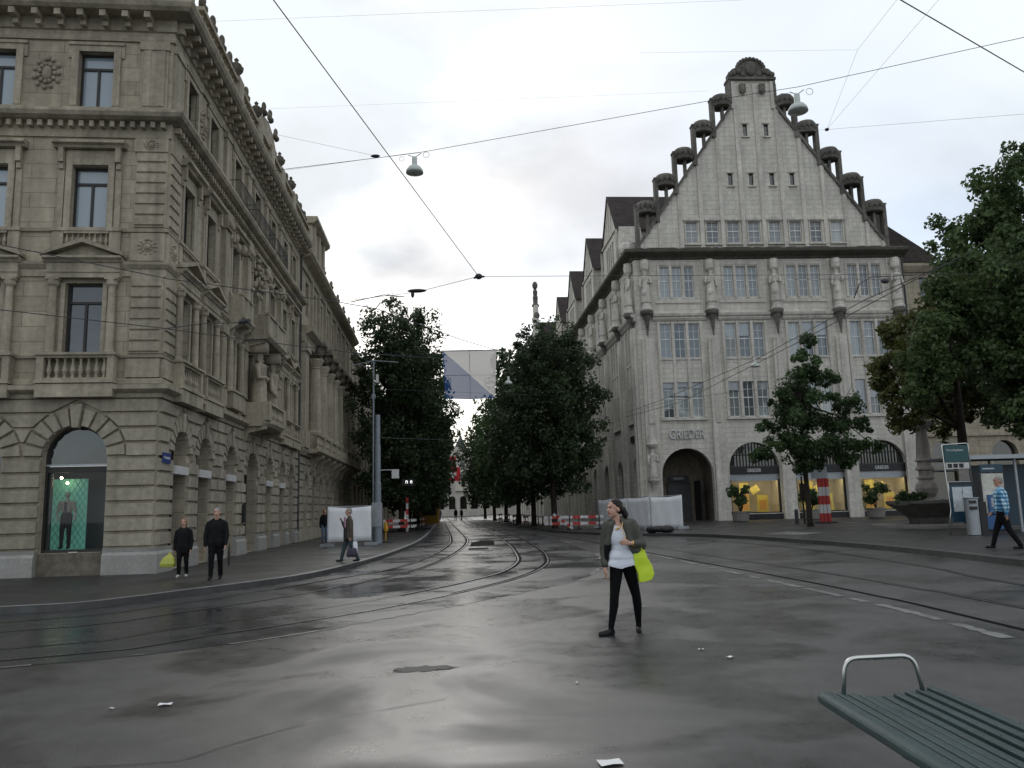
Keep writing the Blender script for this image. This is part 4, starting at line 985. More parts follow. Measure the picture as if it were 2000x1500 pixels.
sops = [(c-1.1,c+1.1,.3,3.9,'arch') for c in SB_]; sup = []
for c in SB_: sup += lights(c,7.62,10.15,.72,.95)+lights(c,11.92,14.45,.72,.95)+lights(c,16.38,18.7,.66,.9)
wall(m, -54, 0, .1, 6.0, sops, 0, .4); wall(m, -54, 0, 6.0, 19.9, sup, 0, .28)
m.fadd([(-54,0,.1),(-54,-20,.1),(-54,-20,19.9),(-54,0,19.9)], [(0,1,2,3)]); m.fr = GF; m.fadd([(20.1,0,.1),(20.1,-40,.1),(20.1,-40,19.9),(20.1,0,19.9)], [(0,1,2,3)])
obj('wall', m, 'pale', B3)
# deep entrance porch
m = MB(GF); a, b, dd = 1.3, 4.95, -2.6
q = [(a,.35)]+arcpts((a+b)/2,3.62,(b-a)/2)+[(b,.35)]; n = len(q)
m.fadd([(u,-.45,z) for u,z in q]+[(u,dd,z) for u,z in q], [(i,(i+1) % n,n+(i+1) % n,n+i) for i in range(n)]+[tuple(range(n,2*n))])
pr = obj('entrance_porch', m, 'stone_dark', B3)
m = MB(GF); m.box(2.2,3.9,dd+.01,dd+.12,.36,3.0); m.box(2.15,3.95,dd+.01,dd+.16,3.0,3.12); m.mi = 1; m.box(2.3,3.8,dd+.16,dd+.2,3.2,3.6); m.mi = 2; m.box(2.25,3.85,dd+.121,dd+.13,.4,2.95); m.mi = 1; m.box(4.2,4.24,dd+.01,-.8,.36,3.2)
dr = obj('entrance_door', m, ['frame_dark','black','slate'], pr); text('lettering', 'GRIEDER', GF, 3.05, dd+.2, 3.32, .16, .8, 'metal', dr, .01)
# piers, mouldings, cornice
m = MB(GF)
for u in SP:
    w = .46 if u not in (.72,19.35) else .52
    m.box(u-w-.04,u+w+.04,0,.30,.15,.95); m.prism([(u-w,.95),(u+w,.95),(u+w*.86,13.3),(u-w*.86,13.3)], 0, .22)
    m.prism([(u-w*.4,7.2),(u+w*.4,7.2),(u+w*.4,13.3),(u-w*.4,13.3)], .22, .30); obj('pier', m, 'pale_trim', B3); m = MB(GF)
m.fr = GS
for k in range(10):
    u = -(5.15+5.7*(k-1)) if k else -.62
    w = .5
    if u < -54: break
    m.box(u-w-.04,u+w+.04,0,.30,.1,.95); m.prism([(u-w,.95),(u+w,.95),(u+w*.86,14.2),(u-w*.86,14.2)], 0, .26); m.box(u-.2,u+.2,.26,.36,1.2,14.2); obj('pier', m, 'pale_trim', B3); m = MB(GS)
m = MB(GF)
for c in GB:
    for k in (-1.5,-.5,.5,1.5):
        u = c+k*1.04; m.box(u-.10,u+.10,0,.09,7.62,14.6)
    m.box(c-1.7,c+1.7,0,.16,7.42,7.56); m.box(c-1.6,c+1.6,-.02,.07,11.78,11.9); m.box(c-1.65,c+1.65,0,.08,15.95,16.12); m.box(c-1.4,c+1.4,0,.05,18.8,18.95)
    for k in (-1.5,-.5,.5,1.5): m.box(c+k*.9-.09,c+k*.9+.09,0,.06,16.3,18.8)
for i in range(4):
    a, b = SP[i]+.45, SP[i+1]-.45
    m.profile(a, b, [(0,14.62),(.1,14.65),(.2,14.8),(.12,14.88),(.26,14.98),(.3,15.15),(0,15.25)])
    m.box(a-.05,a+.07,0,.06,15.3,19.2); m.box(b-.07,b+.05,0,.06,15.3,19.2)
m.fr = GS
for c in SB_:
    for k in (-1.5,-.5,.5,1.5): m.box(c+k*.95-.09,c+k*.95+.09,0,.09,7.62,14.6)
    m.box(c-1.6,c+1.6,0,.2,7.42,7.56); m.box(c-1.6,c+1.6,-.02,.08,11.78,11.9); m.box(c-1.6,c+1.6,0,.16,15.95,16.12)
    m.profile(c-2.35, c+2.35, [(0,14.62),(.12,14.65),(.26,14.8),(.16,14.88),(.34,14.98),(.42,15.15),(0,15.25)])
obj('string_course', m, 'pale_trim', B3)
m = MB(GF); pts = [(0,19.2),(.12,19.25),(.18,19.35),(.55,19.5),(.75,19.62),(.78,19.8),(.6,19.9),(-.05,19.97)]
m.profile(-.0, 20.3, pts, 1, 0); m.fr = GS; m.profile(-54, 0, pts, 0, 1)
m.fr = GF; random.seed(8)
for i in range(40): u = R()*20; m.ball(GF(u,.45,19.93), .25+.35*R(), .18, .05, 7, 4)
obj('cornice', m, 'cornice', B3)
# brackets and statues
m = MB()
m.lathe(0,.28,[(.04,-1.7),(.10,-1.2),(.18,-.6),(.30,-.25),(.46,-.12),(.50,0),(.50,.12)], 10); BR = Proto(obj('bracket', m, 'sooty', None, loc=(0,0,0)))
protos = []
for i in range(3):
    m = MB(); m.smooth = True; statue_mb(m, ORG, 0, .34, .55, 2.45, i+1); m.smooth = False; m.lathe(0,.34,[(.42,.0),(.42,.12),(.34,.2),(.32,.5),(.38,.56)],10); m.lathe(0,.3,[(.2,2.95),(.3,3.1),(.34,3.5),(.28,3.6),(.3,3.75)],10)
    m.ball((-.1,-.5,1.3), .24,.16,.3,8,6); protos.append(Proto(obj('statue', m, 'pale_trim', None, loc=(0,0,0))))
for i, u in enumerate(SP): BR(GF, u, 15.2, B3); protos[i % 3](GF, u, 15.35, B3)
for k in range(9):
    u = -(5.15+5.7*(k-1)) if k else -.62; BR(GS, u, 15.2, B3); protos[(k+1) % 3](GS, u, 15.35, B3)
m = MB(GF); m.smooth = True; statue_mb(m, GF, .55, .62, 3.4, 2.0, 4); m.smooth = False; m.lathe(.55,.62,[(.1,2.6),(.2,2.9),(.42,3.2),(.42,3.38)],10); m.lathe(.55,.6,[(.3,5.5),(.42,5.7),(.3,5.95),(.15,6.4),(.05,6.9)],9); obj('statue', m, 'pale_trim', B3)
# windows
WG = {t: make_window('window', t[2], t[1]-t[0], 'frame_white', 'pane_pale', 'six', d=-.24, fw=.05) for t in (T1,T2,T3)}
blind = None
for bi, c in enumerate(GB):
    for t in (T1,T2,T3):
        for k in (-1,0,1): WG[t](GF, c+k*t[3], t[0], B3)
m = MB(GF)
for (c,k,t,f) in ((17.12,-1,T1,.0),(17.12,0,T1,.47),(3.12,1,T1,.82),(3.12,0,T1,.86),(3.12,-1,T1,.84),(7.86,0,T2,.62),(12.54,0,T2,.5),(12.54,1,T2,.6),(7.86,-1,T1,.75)):
    u = c+k*t[3]; z0 = t[0]+(t[1]-t[0])*f; m.box(u-t[2]/2+.01,u+t[2]/2-.01,-.14,-.11,z0,t[1]-.01)
obj_pieces('roller_blind', m, 'metal', B3)
WGS = make_window('window', .9, 1.6, 'frame_white', 'pane_pale', 'six', d=-.2, fw=.045); WSL = make_window('window', .34, .95, 'frame_dark', 'pane_dark', 'plain', d=-.2, fw=.03)
for c in GW: WGS(GF, c, 20.5, B3)
for c in SL1: WSL(GF, c, 24.9, B3)
for c in SL2: WSL(GF, c, 28.8, B3)
def triple(w, h, off):
    m = MB(); p = MB()
    for k in (-1,0,1):
        a, b = k*off-w/2, k*off+w/2; m.box(a,a+.06,-.24,-.16,0,h); m.box(b-.06,b,-.24,-.16,0,h); m.box(a+.06,b-.06,-.24,-.16,0,.06); m.box(a+.06,b-.06,-.24,-.16,h-.06,h); m.box(a+.06,b-.06,-.235,-.15,h*.53,h*.53+.06); m.box(k*off-.02,k*off+.02,-.23,-.17,.06,h-.06)
        p.fadd([(a+.01,-.21,.01),(b-.01,-.21,.01),(b-.01,-.21,h-.01),(a+.01,-.21,h-.01)], [(0,1,2,3)])
    o = obj('window', m, 'frame_white', None, loc=(0,0,0)); obj('pane', p, 'pane_dark', o, loc=(0,0,0)); return Proto(o)
TA, TB = triple(.72,2.53,.95), triple(.66,2.32,.9)
for c in SB_: TA(GS,c,7.62,B3); TA(GS,c,11.92,B3); TB(GS,c,16.38,B3)
m = MB(GS)
for c in SB_:
    q = [(c-1.1,.3)]+arcpts(c,3.9,1.1)+[(c+1.1,.3)]; m.fadd([(a,-.36,z) for a,z in q], [tuple(range(len(q)))])
obj('arcade_glazing', m, 'pane_dark', B3)
# shop fronts on the square
def gshop(a, b, idx):
    c = (a+b)/2; r = (b-a)/2
    m = MB(GF); q = arcpts(c,3.95,r-.01); m.fadd([(u,-.38,z) for u,z in [(a,3.95)]+q+[(b,3.95)]], [tuple(range(len(q)+2))])
    m.mi = 1
    for i in range(1, 16):
        u = a+(b-a)*i/16; m.box(u-.025,u+.025,-.36,-.30,3.95,3.95+sqrt(max(0,(r-.03)**2-(u-c)**2)))
    m.box(a,b,-.36,-.26,4.85,4.92)
    o = obj('shop_window', m, ['pane_dark','frame_dark'], B3)
    p = MB(GF); p.mi = 0; p.box(a+.01,b-.01,-.30,-.16,3.52,4.02); p.mi = 1; p.box(a+.01,b-.01,-.31,-.2,4.02,4.10); p.mi = 2; p.box(a+.05,b-.05,-.34,-.26,3.04,3.52)
    s = obj('fascia_sign', p, ['black','slate','metal'], o); text('lettering', 'GRIEDER', GF, c, -.15, 3.66, .24, 1.0, 'white', s, .012)
    p = MB(GF); p.box(a+.0,a+.12,-.36,-.2,.78,3.16); p.box(b-.12,b,-.36,-.2,.78,3.16); p.box(a+.12,b-.12,-.36,-.18,.74,.86); obj('frame', p, 'frame_dark', o)
    p = MB(GF); p.fadd([(a+.12,-.28,.86),(b-.12,-.28,.86),(b-.12,-.28,3.16),(a+.12,-.28,3.16)], [(0,1,2,3)]); obj('glass', p, 'glass', o)
    p = MB(GF); z0, z1, f, e = .84, 3.17, -.37, -2.0; x, y = a+.06, b-.06
    p.fadd([(x,f,z0),(y,f,z0),(y,e,z0),(x,e,z0),(x,f,z1),(y,f,z1),(y,e,z1),(x,e,z1)], [(0,1,2,3),(4,7,6,5),(3,2,6,7),(0,3,7,4),(1,5,6,2)]); obj('display_case', p, 'warm_wall', o, recalc=False)
    p = MB(GF); p.box(x+.2,y-.2,-.56,-.42,3.13,3.16); obj('strip_lamp', p, 'warm_lamp', o)
    p = MB(GF); p.box(a,b,-.3,.02,.16,.73); p.mi = 1
    for i in range(22): u = a+.05+(b-a-.1)*i/21; p.box(u-.02,u+.02,.02,.05,.3,.7)
    obj('basement_grille', p, ['black','slate'], o)
    names = ['first','second','third']
    where = ['nearest the entrance arch','behind the striped marker','nearest the fountain'][idx]
    p = MB(GF); p.box(a+1.05,a+1.75,-1.5,-1.44,.86,2.95); p.mi = 1; p.box(a+1.12,a+1.68,-1.44,-1.43,1.0,2.3); tagit(obj('display_board', p, ['disp_yel','disp_org']), 'tall yellow board in the lit shop window '+where, 'board', 'yellow boards in the shop windows')
    p = MB(GF); p.box(a+2.15,a+2.95,-1.0,-.94,.86,2.05); p.mi = 1; p.box(a+2.3,a+2.8,-.94,-.93,1.0,1.7); tagit(obj('display_board', p, ['disp_yel','disp_org']), 'low yellow board standing in the lit shop window '+where, 'board', 'yellow boards in the shop windows')
    p = MB(GF); ca, sa = cos(.5), sin(.5); cu, cz = a+2.1, 2.45
    p.prism([(cu+ca*x-sa*z, cz+sa*x+ca*z) for x, z in ((-.32,-.25),(.32,-.25),(.32,.25),(-.32,.25))], -1.2, -1.17); tagit(obj('display_card', p, 'disp_yel'), 'tilted yellow card hanging in the lit shop window '+where, 'card', 'yellow boards in the shop windows')
for i, (a, b) in enumerate(SH): gshop(a, b, i)
text('wall_lettering', 'GRIEDER', GF, 3.2, .0, 6.1, .66, 2.5, 'white_b', B3, .14)
text('wall_lettering', 'GRIEDER', GS, -2.3, .0, 6.1, .5, 2.2, 'black', B3, .1)
# gable trim: strips, coping, scroll pinnacles, crown
m = MB(GF)
for k in range(-1, 11):
    u = 3.67+1.56*k
    if 1 < u < 18.6 and not 8.0 < u < 11.5: m.box(u-.15,u+.15,-.02,.09,19.95,rk(u)-.05)
    elif 8.0 < u < 11.5: m.box(u-.15,u+.15,-.02,.09,19.95,33.0)
m.box(.42,.8,-.02,.12,19.95,20.5); m.box(18.7,19.08,-.02,.12,19.95,20.5)
m.box(8.06,8.36,-.02,.12,31,33.2); m.box(11.14,11.44,-.02,.12,31,33.2)
for c in GW:
    for s in (-1,1): m.box(c+s*.45-(.07 if s < 0 else 0), c+s*.45+(.07 if s > 0 else 0), -.02,.05,20.5,22.1)
    m.profile(c-.6, c+.6, [(-.02,22.1),(.08,22.1),(.16,22.18),(.16,22.26),(-.02,22.3)]); m.prism([(c-.5,22.28),(c+.5,22.28),(c+.25,22.42),(c-.25,22.42)], -.02, .12); m.box(c-.62,c+.62,-.02,.16,20.3,20.42)
for c in SL1: m.box(c-.3,c+.3,-.02,.12,24.78,24.88); m.box(c-.26,c+.26,-.02,.1,25.87,25.96)
for c in SL2: m.box(c-.3,c+.3,-.02,.12,28.68,28.78); m.box(c-.26,c+.26,-.02,.1,29.77,29.86)
obj('gable_trim', m, 'pale_trim', B3)
m = MB(GF)
for (a, b) in ((.35,8.05),(19.15,11.45)):
    za, zb = (rk(a), rk(b)); m.prism([(a,za),(b,zb),(b,zb+.34),(a,za+.34)] if a < b else [(b,zb),(a,za),(a,za+.34),(b,zb+.34)], -.75, .16)
m.box(7.95,8.12,-.8,.16,31.4,33.3); m.box(11.38,11.55,-.8,.16,31.4,33.3); m.box(7.9,11.6,-.85,.22,33.3,33.5)
obj('gable_coping', m, 'sooty', B3)
m = MB(); m.lathe(0,-.15,[(.5,-.5),(.70,-.44),(.76,-.25),(.64,-.14),(.76,0),(.78,.18),(.62,.42),(.34,.52),(0,.55)], 14)
for i in range(12):
    a = 2*pi*i/12; m.ball((.70*cos(a), .15+.70*sin(a), -.02), .14,.14,.24,6,4)
VO = Proto(obj('scroll_pinnacle', m, 'sooty', None, loc=(0,0,0)))
m = MB(GF)
for j, (u, z) in enumerate(((7.31,31.6),(5.77,29.5),(4.2,27.35),(2.69,25.3),(1.15,23.2))):
    for s in (0, 1):
        uu = u if s == 0 else 19.5-u; VO(GF, uu, z, B3); sg = -1 if s == 0 else 1
        po, pi_ = uu+sg*.72, uu-sg*.05
        m = MB(GF); m.box(po-.13,po+.13,-.42,.17,max(20.0, rk(po)-.3) if .55 < po < 18.95 else 20.0, z+.08); m.box(po-.17,po+.17,-.46,.21,z+.08,z+.2); obj('pinnacle_post', m, 'sooty', B3); m = MB(GF)
        m.box(pi_-.09,pi_+.09,-.3,.1,rk(pi_),z-.45); obj('pinnacle_post', m, 'sooty', B3)
m = MB(GF)
q = [(8.0,33.5),(8.0,33.9),(8.35,34.25),(8.55,34.3)]+[(9.75+1.15*cos(pi-pi*i/10), 34.2+.95*sin(pi-pi*i/10)) for i in range(11)]+[(10.95,34.3),(11.15,34.25),(11.5,33.9),(11.5,33.5)]
m.prism(q, -.6, .05)
for i in range(13):
    a = pi*i/12; m.ball(GF(9.75+1.05*cos(a), .05, 34.2+.85*sin(a)), .17,.14,.17,7,5)
m.ball(GF(9.75,.1,34.25), .48,.2,.6,10,7)
for s in (-1,1):
    for k in range(4): m.ball(GF(9.75+s*(.65+.33*k), .1, 33.75+.12*((k*2) % 3)), .2,.16,.22,7,5)
    m.box(9.75+s*.75-.22, 9.75+s*.75+.22, -.02, .22, 32.3, 32.95); m.ball(GF(9.75+s*.75,.2,32.35), .16,.16,.3,7,5)
obj('gable_crown', m, 'sooty', B3)
# roofs
m = MB(GF); f, bk = -.5, -54
m.fadd([(-.1,f,19.85),(9.75,f,31.0),(22.7,f-3,19.0),(-.1,bk,19.85),(9.75,bk,31.0),(22.7,bk,19.0)], [(0,1,4,3)])
m.fadd([(9.75,f,31.0),(9.75,bk,31.0),(22.7,bk,19.0),(22.7,-4,19.0),(19.2,f,20.0)], [(0,4,3,2,1)]); m.fadd([(-.1,bk,19.85),(9.75,bk,31.0),(22.7,bk,19.0)], [(0,1,2)])
m.prism([(12,19.9),(12,29.3),(24.8,20.4),(24.8,19.95)], -20, -3.5)
obj('roof', m, 'tile', B3)
DG = [-8.0,-18.6,-29.6,-40.6]
def dormer(c, half, zs, za, dep, d, par):
    m = MB(GS); wh = [[(c+k*.8-.28,20.9),(c+k*.8-.28,22.9),(c+k*.8+.28,22.9),(c+k*.8+.28,20.9)] for k in (-1.5,-.5,.5,1.5)]
    poly_holes(m, [(c-half,19.8),(c+half,19.8),(c+half,zs),(c,za),(c-half,zs)], wh, d, .2)
    for s in (-1,1): m.fadd([(c+s*half,d,19.8),(c+s*half,d-dep,19.8),(c+s*half,d-dep,zs),(c+s*half,d,zs)], [(0,1,2,3)])
    w = obj('dormer_gable', m, 'pale', par); m = MB(GS)
    for s in (-1,1):
        e = 1.08; a, b = c+s*half*e, zs-(za-zs)*(e-1)
        m.fadd([(a,d+.12,b),(c,d+.12,za+.02),(c,d-dep,za+.02),(a,d-dep,b),(a,d+.12,b+.14),(c,d+.12,za+.18),(c,d-dep,za+.18),(a,d-dep,b+.14)], [(0,1,2,3),(4,7,6,5),(0,4,5,1),(0,3,7,4)])
    obj('roof', m, 'tile', w); m = MB(GS)
    for k in (-1.5,-.5,.5,1.5): m.fadd([(c+k*.8-.28,d-.15,20.9),(c+k*.8+.28,d-.15,20.9),(c+k*.8+.28,d-.15,22.9),(c+k*.8-.28,d-.15,22.9)], [(0,1,2,3)])
    obj('pane', m, 'pane_dark', w); m = MB(GS); m.box(c-half,c+half,d,d+.12,23.4,23.55)
    for k in (-.9,0,.9): m.box(c+k-.06,c+k+.06,d,d+.07,23.55,23.6+(za-zs)*(1-abs(k)/half)-.5)
    for s in (-1,1): m.box(c+s*(half+.25)-.07,c+s*(half+.25)+.07,.05,.2,19.9,zs-.2)
    obj('trim', m, 'pale_trim', w)
for c in DG: dormer(c, 2.9, 23.5, 27.1, 6.6, .03, B3)
m = MB(GS); m.box(-4.6,-3.2,-1.6,.02,19.9,21.6); m.prism([(-4.7,21.6),(-3.1,21.6),(-3.9,23.2)], -1.6, .1); m.ball(GS(-1.4,.1,20.5), .7,.5,.6,9,6); obj_pieces('small_dormer', m, 'pale_trim', B3)
m = MB(GF); m.box(18.9,19.5,-1.6,-1.0,20.2,23.4); m.box(18.85,19.55,-1.65,-.95,23.4,23.6); obj('chimney', m, 'sooty', B3)
m = MB(GF); m.tube([GF(20.0,.15,.3), GF(20.0,.15,19.2)], .07, 8); obj('downpipe', m, 'slate', B3)
# ornate cross wing at the far end, with a finial
B4 = thing('gabled_wing', 'far ornate gable with a carved finial beyond the row of dormer gables', 'building', GS(-60,0,.1))
m = MB(GS); c = -60; d = 1.0
wall(m, c-5.5, c+5.5, .1, 20.5, [x for k in (-2.4,2.4) for z in (7.6,11.9,16.2) for x in [(c+k-1.2,c+k+1.2,z,z+2.4)]]+[(c-3.5,c-1.2,.3,3.8,'arch'),(c+1.2,c+3.5,.3,3.8,'arch')], d, .3)
m.prism([(c-5.5,20.5),(c+5.5,20.5),(c+5.0,23),(c+3.6,24.5),(c+3.0,27),(c+1.4,29),(c+.9,31),(c-.9,31),(c-1.4,29),(c-3.0,27),(c-3.6,24.5),(c-5.0,23)], d-.6, d)
for s in (-1,1): m.fadd([(c+s*5.5,d,.1),(c+s*5.5,-12,.1),(c+s*5.5,-12,20.5),(c+s*5.5,d,20.5)], [(0,1,2,3)])
obj('wall', m, 'pale', B4); m = MB(GS)
for k in (-2.4,2.4):
    for z in (7.6,11.9,16.2): m.fadd([(c+k-1.2,d-.28,z),(c+k+1.2,d-.28,z),(c+k+1.2,d-.28,z+2.4),(c+k-1.2,d-.28,z+2.4)], [(0,1,2,3)])
    m.fadd([(c+k-1.1,d-.28,.3),(c+k+1.1,d-.28,.3),(c+k+1.1,d-.28,4.9),(c+k-1.1,d-.28,4.9)], [(0,1,2,3)])
obj('window', m, 'pane_dark', B4); m = MB(GS)
m.lathe(c,d-.3,[(.6,31),(.5,31.3),(.35,31.4),(.4,32.4),(.3,32.6),(.36,33.2),(.2,33.6),(.38,33.9),(.42,34.3),(.25,34.7),(0,34.8)], 9)
for i, (u, z) in enumerate(((-5.0,23.2),(-3.4,25),(-2.6,27.4),(-1.3,29.3),(5.0,23.2),(3.4,25),(2.6,27.4),(1.3,29.3))): m.ball(GS(c+u,d-.3,z), .45,.4,.55,8,6)
obj_pieces('finial', m, 'sooty', B4); m = MB(GS); m.fadd([(c+5.0,d-.6,21.5),(c,d-.6,28.6),(c,-12,28.6),(c+5.0,-12,21.5),(c-5.0,d-.6,21.5),(c-5,-12,21.5)], [(0,1,2,3),(1,4,5,2)]); obj('roof', m, 'tile', B4)
block('stone_building', 'farthest pale stone building along the right side of the street', GS, -130, -66, 17, 4.5, [(0,4.6),(6.4,8.8),(10.2,12.4),(13.6,15.6)], 'pale', 0, 14, 6)
# arcaded building behind the chestnut trees
GR = Frame(GF(20.2,-1.2,0), 3)
b5 = block('arcaded_building', 'pale arcaded building mostly hidden behind the chestnut trees on the right', GR, .05, 32, 18.9, 4.3, [(0,5.6),(7.6,10.1),(11.9,14.3),(16.1,18.0)], 'stone', 0, 14, None)  # shade under the chestnuts put into the wall by the darker sandstone
m = MB(GR)
for i in range(7): u = (32*(i+.5)/7); m.box(u-1.9,u+1.9,.0,.5,3.4,3.5)
obj('canopy', m, 'slate', b5)
# building closing the street, with a spired tower
E_ = Frame((-36,196,0), 0); B6 = thing('station_building', 'distant pale building with arches closing the end of the street', 'building', (-16,196,0))
m = MB(E_); cs = [2+2.7*i for i in range(16)]
wall(m, 0, 45, 0, 6, [(c-.8,c+.8,1.6,3.9,'arch') for c in cs], 0, .5); wall(m, 6, 39, 6, 10.5, [(c-.5,c+.5,6.9,9.3) for c in cs[2:14]], -.6, .4)
wall(m, 14, 28, 10.5, 14.5, [(c-.6,c+.6,11,13.2,'arch') for c in cs[5:10]], -1, .4); m.prism([(13.5,14.5),(28.5,14.5),(21,17)], -2, -1); m.profile(0,45,[(0,5.6),(.5,5.9),(.5,6.1),(-.6,6.1)]); m.profile(6,39,[(-.6,10.1),(-.1,10.4),(-.1,10.6),(-1,10.6)])
obj('wall', m, 'pale', B6); m = MB(E_)
m.fadd([(0,-.7,0),(45,-.7,0),(45,-.7,5.5),(0,-.7,5.5)], [(0,1,2,3)]); m.fadd([(6.5,-1.1,6.5),(38.5,-1.1,6.5),(38.5,-1.1,10),(6.5,-1.1,10)], [(0,1,2,3)]); m.fadd([(14.5,-1.5,10.6),(27.5,-1.5,10.6),(27.5,-1.5,14.2),(14.5,-1.5,14.2)], [(0,1,2,3)]); obj('window', m, 'pane_dark', B6)
T = thing('tower', 'small spired tower rising above the red flag at the end of the street', 'tower', (-13.3,203,0)); m = MB(); tx, ty = -13.3, 203
m.box(tx-1.8,tx+1.8,-ty-1.8,-ty+1.8,0,15); obj('wall', m, 'stone_dark', T); m = MB()
m.add([(tx-2.3,ty-2.3,15),(tx+2.3,ty-2.3,15),(tx+2.3,ty+2.3,15),(tx-2.3,ty+2.3,15),(tx,ty,20)], [(0,1,4),(1,2,4),(2,3,4),(3,0,4),(3,2,1,0)]); obj('roof', m, 'slate', T)

import numpy as np

# ================================================================== TREES
def leaves(name, clumps, n, size, m, parent, seed, up=.3):
    """many small bent leaf faces gathered in clumps; clumps = (centre, radius, weight)"""
    rg = np.random.default_rng(seed); w = np.array([c[2] for c in clumps]); C_ = np.array([tuple(c[0]) for c in clumps]); r_ = np.array([c[1] for c in clumps])
    idx = rg.choice(len(clumps), n, p=w/w.sum()); o = rg.normal(size=(n,3)); ln = np.linalg.norm(o,axis=1,keepdims=True); o = o*np.minimum(1, 2.0/np.maximum(ln,1e-6))
    p = C_[idx]+o*(r_[idx]*.52)[:,None]-np.array(tuple(WL[parent.name]))
    unit = lambda q: q/np.maximum(np.linalg.norm(q,axis=1,keepdims=True),1e-6)
    nm = unit(unit(o)+rg.normal(size=(n,3))*.6+np.array([0,0,up])); t = unit(np.cross(nm, rg.normal(size=(n,3)))); b = np.cross(nm,t)
    s = (size*(.6+.8*rg.random(n)))[:,None]
    V = np.stack([p-t*s*.5, p+b*s*.34+nm*s*.08, p+t*s*.55-nm*s*.10, p-b*s*.34+nm*s*.08], 1).reshape(-1,3)
    me = bpy.data.meshes.new(name); me.vertices.add(4*n); me.vertices.foreach_set('co', V.astype(np.float32).ravel())
    me.loops.add(4*n); me.loops.foreach_set('vertex_index', np.arange(4*n,dtype=np.int32)); me.polygons.add(n); me.polygons.foreach_set('loop_start', np.arange(0,4*n,4,dtype=np.int32)); me.polygons.foreach_set('loop_total', np.full(n,4,dtype=np.int32)); me.update(calc_edges=True)
    me.materials.append(M[m])
    o = bpy.data.objects.new(name, me); link(o, parent, WL[parent.name]); return o
def lobes_to_clumps(lobes, per, seed, cr=.30):
    random.seed(seed); out_ = []
    for x, y, z, rx, ry, rz in lobes:
        rm = (rx+ry+rz)/3
        for i in range(per):
            a = R()*6.283; cz = 2*R()-1; s = sqrt(1-cz*cz); f = R()**.35
            out_.append(((x+rx*f*s*cos(a), y+ry*f*s*sin(a), z+rz*f*cz), rm*cr*(.7+.7*R()), rm**2*(.5+R())))
    return out_
def trunk(parent, base, top, r, lobes, seed, n=9):
    random.seed(seed); b, t = Vector(base), Vector(top); m = MB()
    mid = b.lerp(t,.5)+Vector((R()-.5,R()-.5,0))*.25; m.tube([b-Vector((0,0,.05)), b+Vector((0,0,.25)), mid, t], r*1.25, 9, r*.45)
    for l in random.sample(lobes, min(n, len(lobes))):
        c = Vector(l[:3]); st = b.lerp(t, .45+.5*R()); md = st.lerp(c,.5)+Vector((0,0,.12*(c-st).length)); m.tube([st, md, c], r*.42, 6, r*.08)
        for q in range(2): m.tube([md, md+Vector((R()-.5,R()-.5,R()*.8))*(c-st).length*.6], r*.18, 4, r*.05)
    return obj('trunk', m, 'bark', parent, smooth=True, loc=WL[parent.name])
def tree(name, label, group, base, h, w, z0, n, size, lm, seed, lobes=None, r=.22, per=16, shape='oval'):
    t = thing(name, label, 'tree', base, group); random.seed(seed); bx, by, bz = base
    if lobes is None:
        lobes = []
        for k in range(11):
            f = k/10; zc = z0+(h-z0)*(.08+.84*f); prof = (sin(pi*(.20+.62*f))**.5)
            for q in range(4 if prof > .6 else 2):
                a = q*1.57+k*.9+R(); rr = w*.5*prof*.50
                lobes.append((bx+rr*cos(a), by+rr*sin(a), bz+zc+(R()-.5)*.8, w*.5*prof*.5*(.8+.4*R()), w*.5*prof*.5, (h-z0)*.10*(.8+.4*R())))
    top = max(l[2] for l in lobes)
    trunk(t, base, (bx, by, bz+z0+(h-z0)*.75 if lobes is None else top-.12*h), r, lobes, seed)
    leaves('crown', lobes_to_clumps(lobes, per, seed), n, size, lm, t, seed); return t
tree('street_tree', 'nearest tall dark street tree on the left, beside the columned building', 'trees lining the street', (-8.35,60,.12), 16.6, 8.8, 1.7, 36000, .235, 'leaf_lime', 11)
tree('street_tree', 'second dark street tree in the left row, just behind the nearest one', 'trees lining the street', (-8.9,69,.12), 15, 8.4, 1.7, 13000, .34, 'leaf_lime', 12)
for i, (y, h) in enumerate(((79,14.5),(90,14.5),(103,14),(120,14))):
    tree('street_tree', ['third tree of the left street row','fourth tree of the left street row','fifth tree of the left street row, small with distance','last visible tree of the left street row'][i], 'trees lining the street', (-8.9-.085*(y-69),y,.12), h, 8.4, 1.8, 8000, .42, 'leaf_lime', 20+i)
tree('street_tree', 'nearest dark street tree in front of the side of the pale store', 'trees lining the street', (2.75,57.5,.12), 14.3, 8.2, 2.9, 34000, .23, 'leaf_lime', 31)
for i, (x, y, h, w) in enumerate(((1.5,67,15.2,7.4),(.3,77,14,7),(-1.0,88,13.5,7),(-2.6,102,13.5,7.2),(-4.5,122,13.5,7.5))):
    tree('street_tree', ['second tree of the right street row, its top rising above the nearest','third tree of the right street row','fourth tree of the right street row','fifth tree of the right street row, small with distance','last visible tree of the right street row'][i], 'trees lining the street', (x,y,.12), h, w+1, 2.1, 12000 if i < 2 else 8000, .36, 'leaf' if i in (1,2) else 'leaf_lime', 40+i)
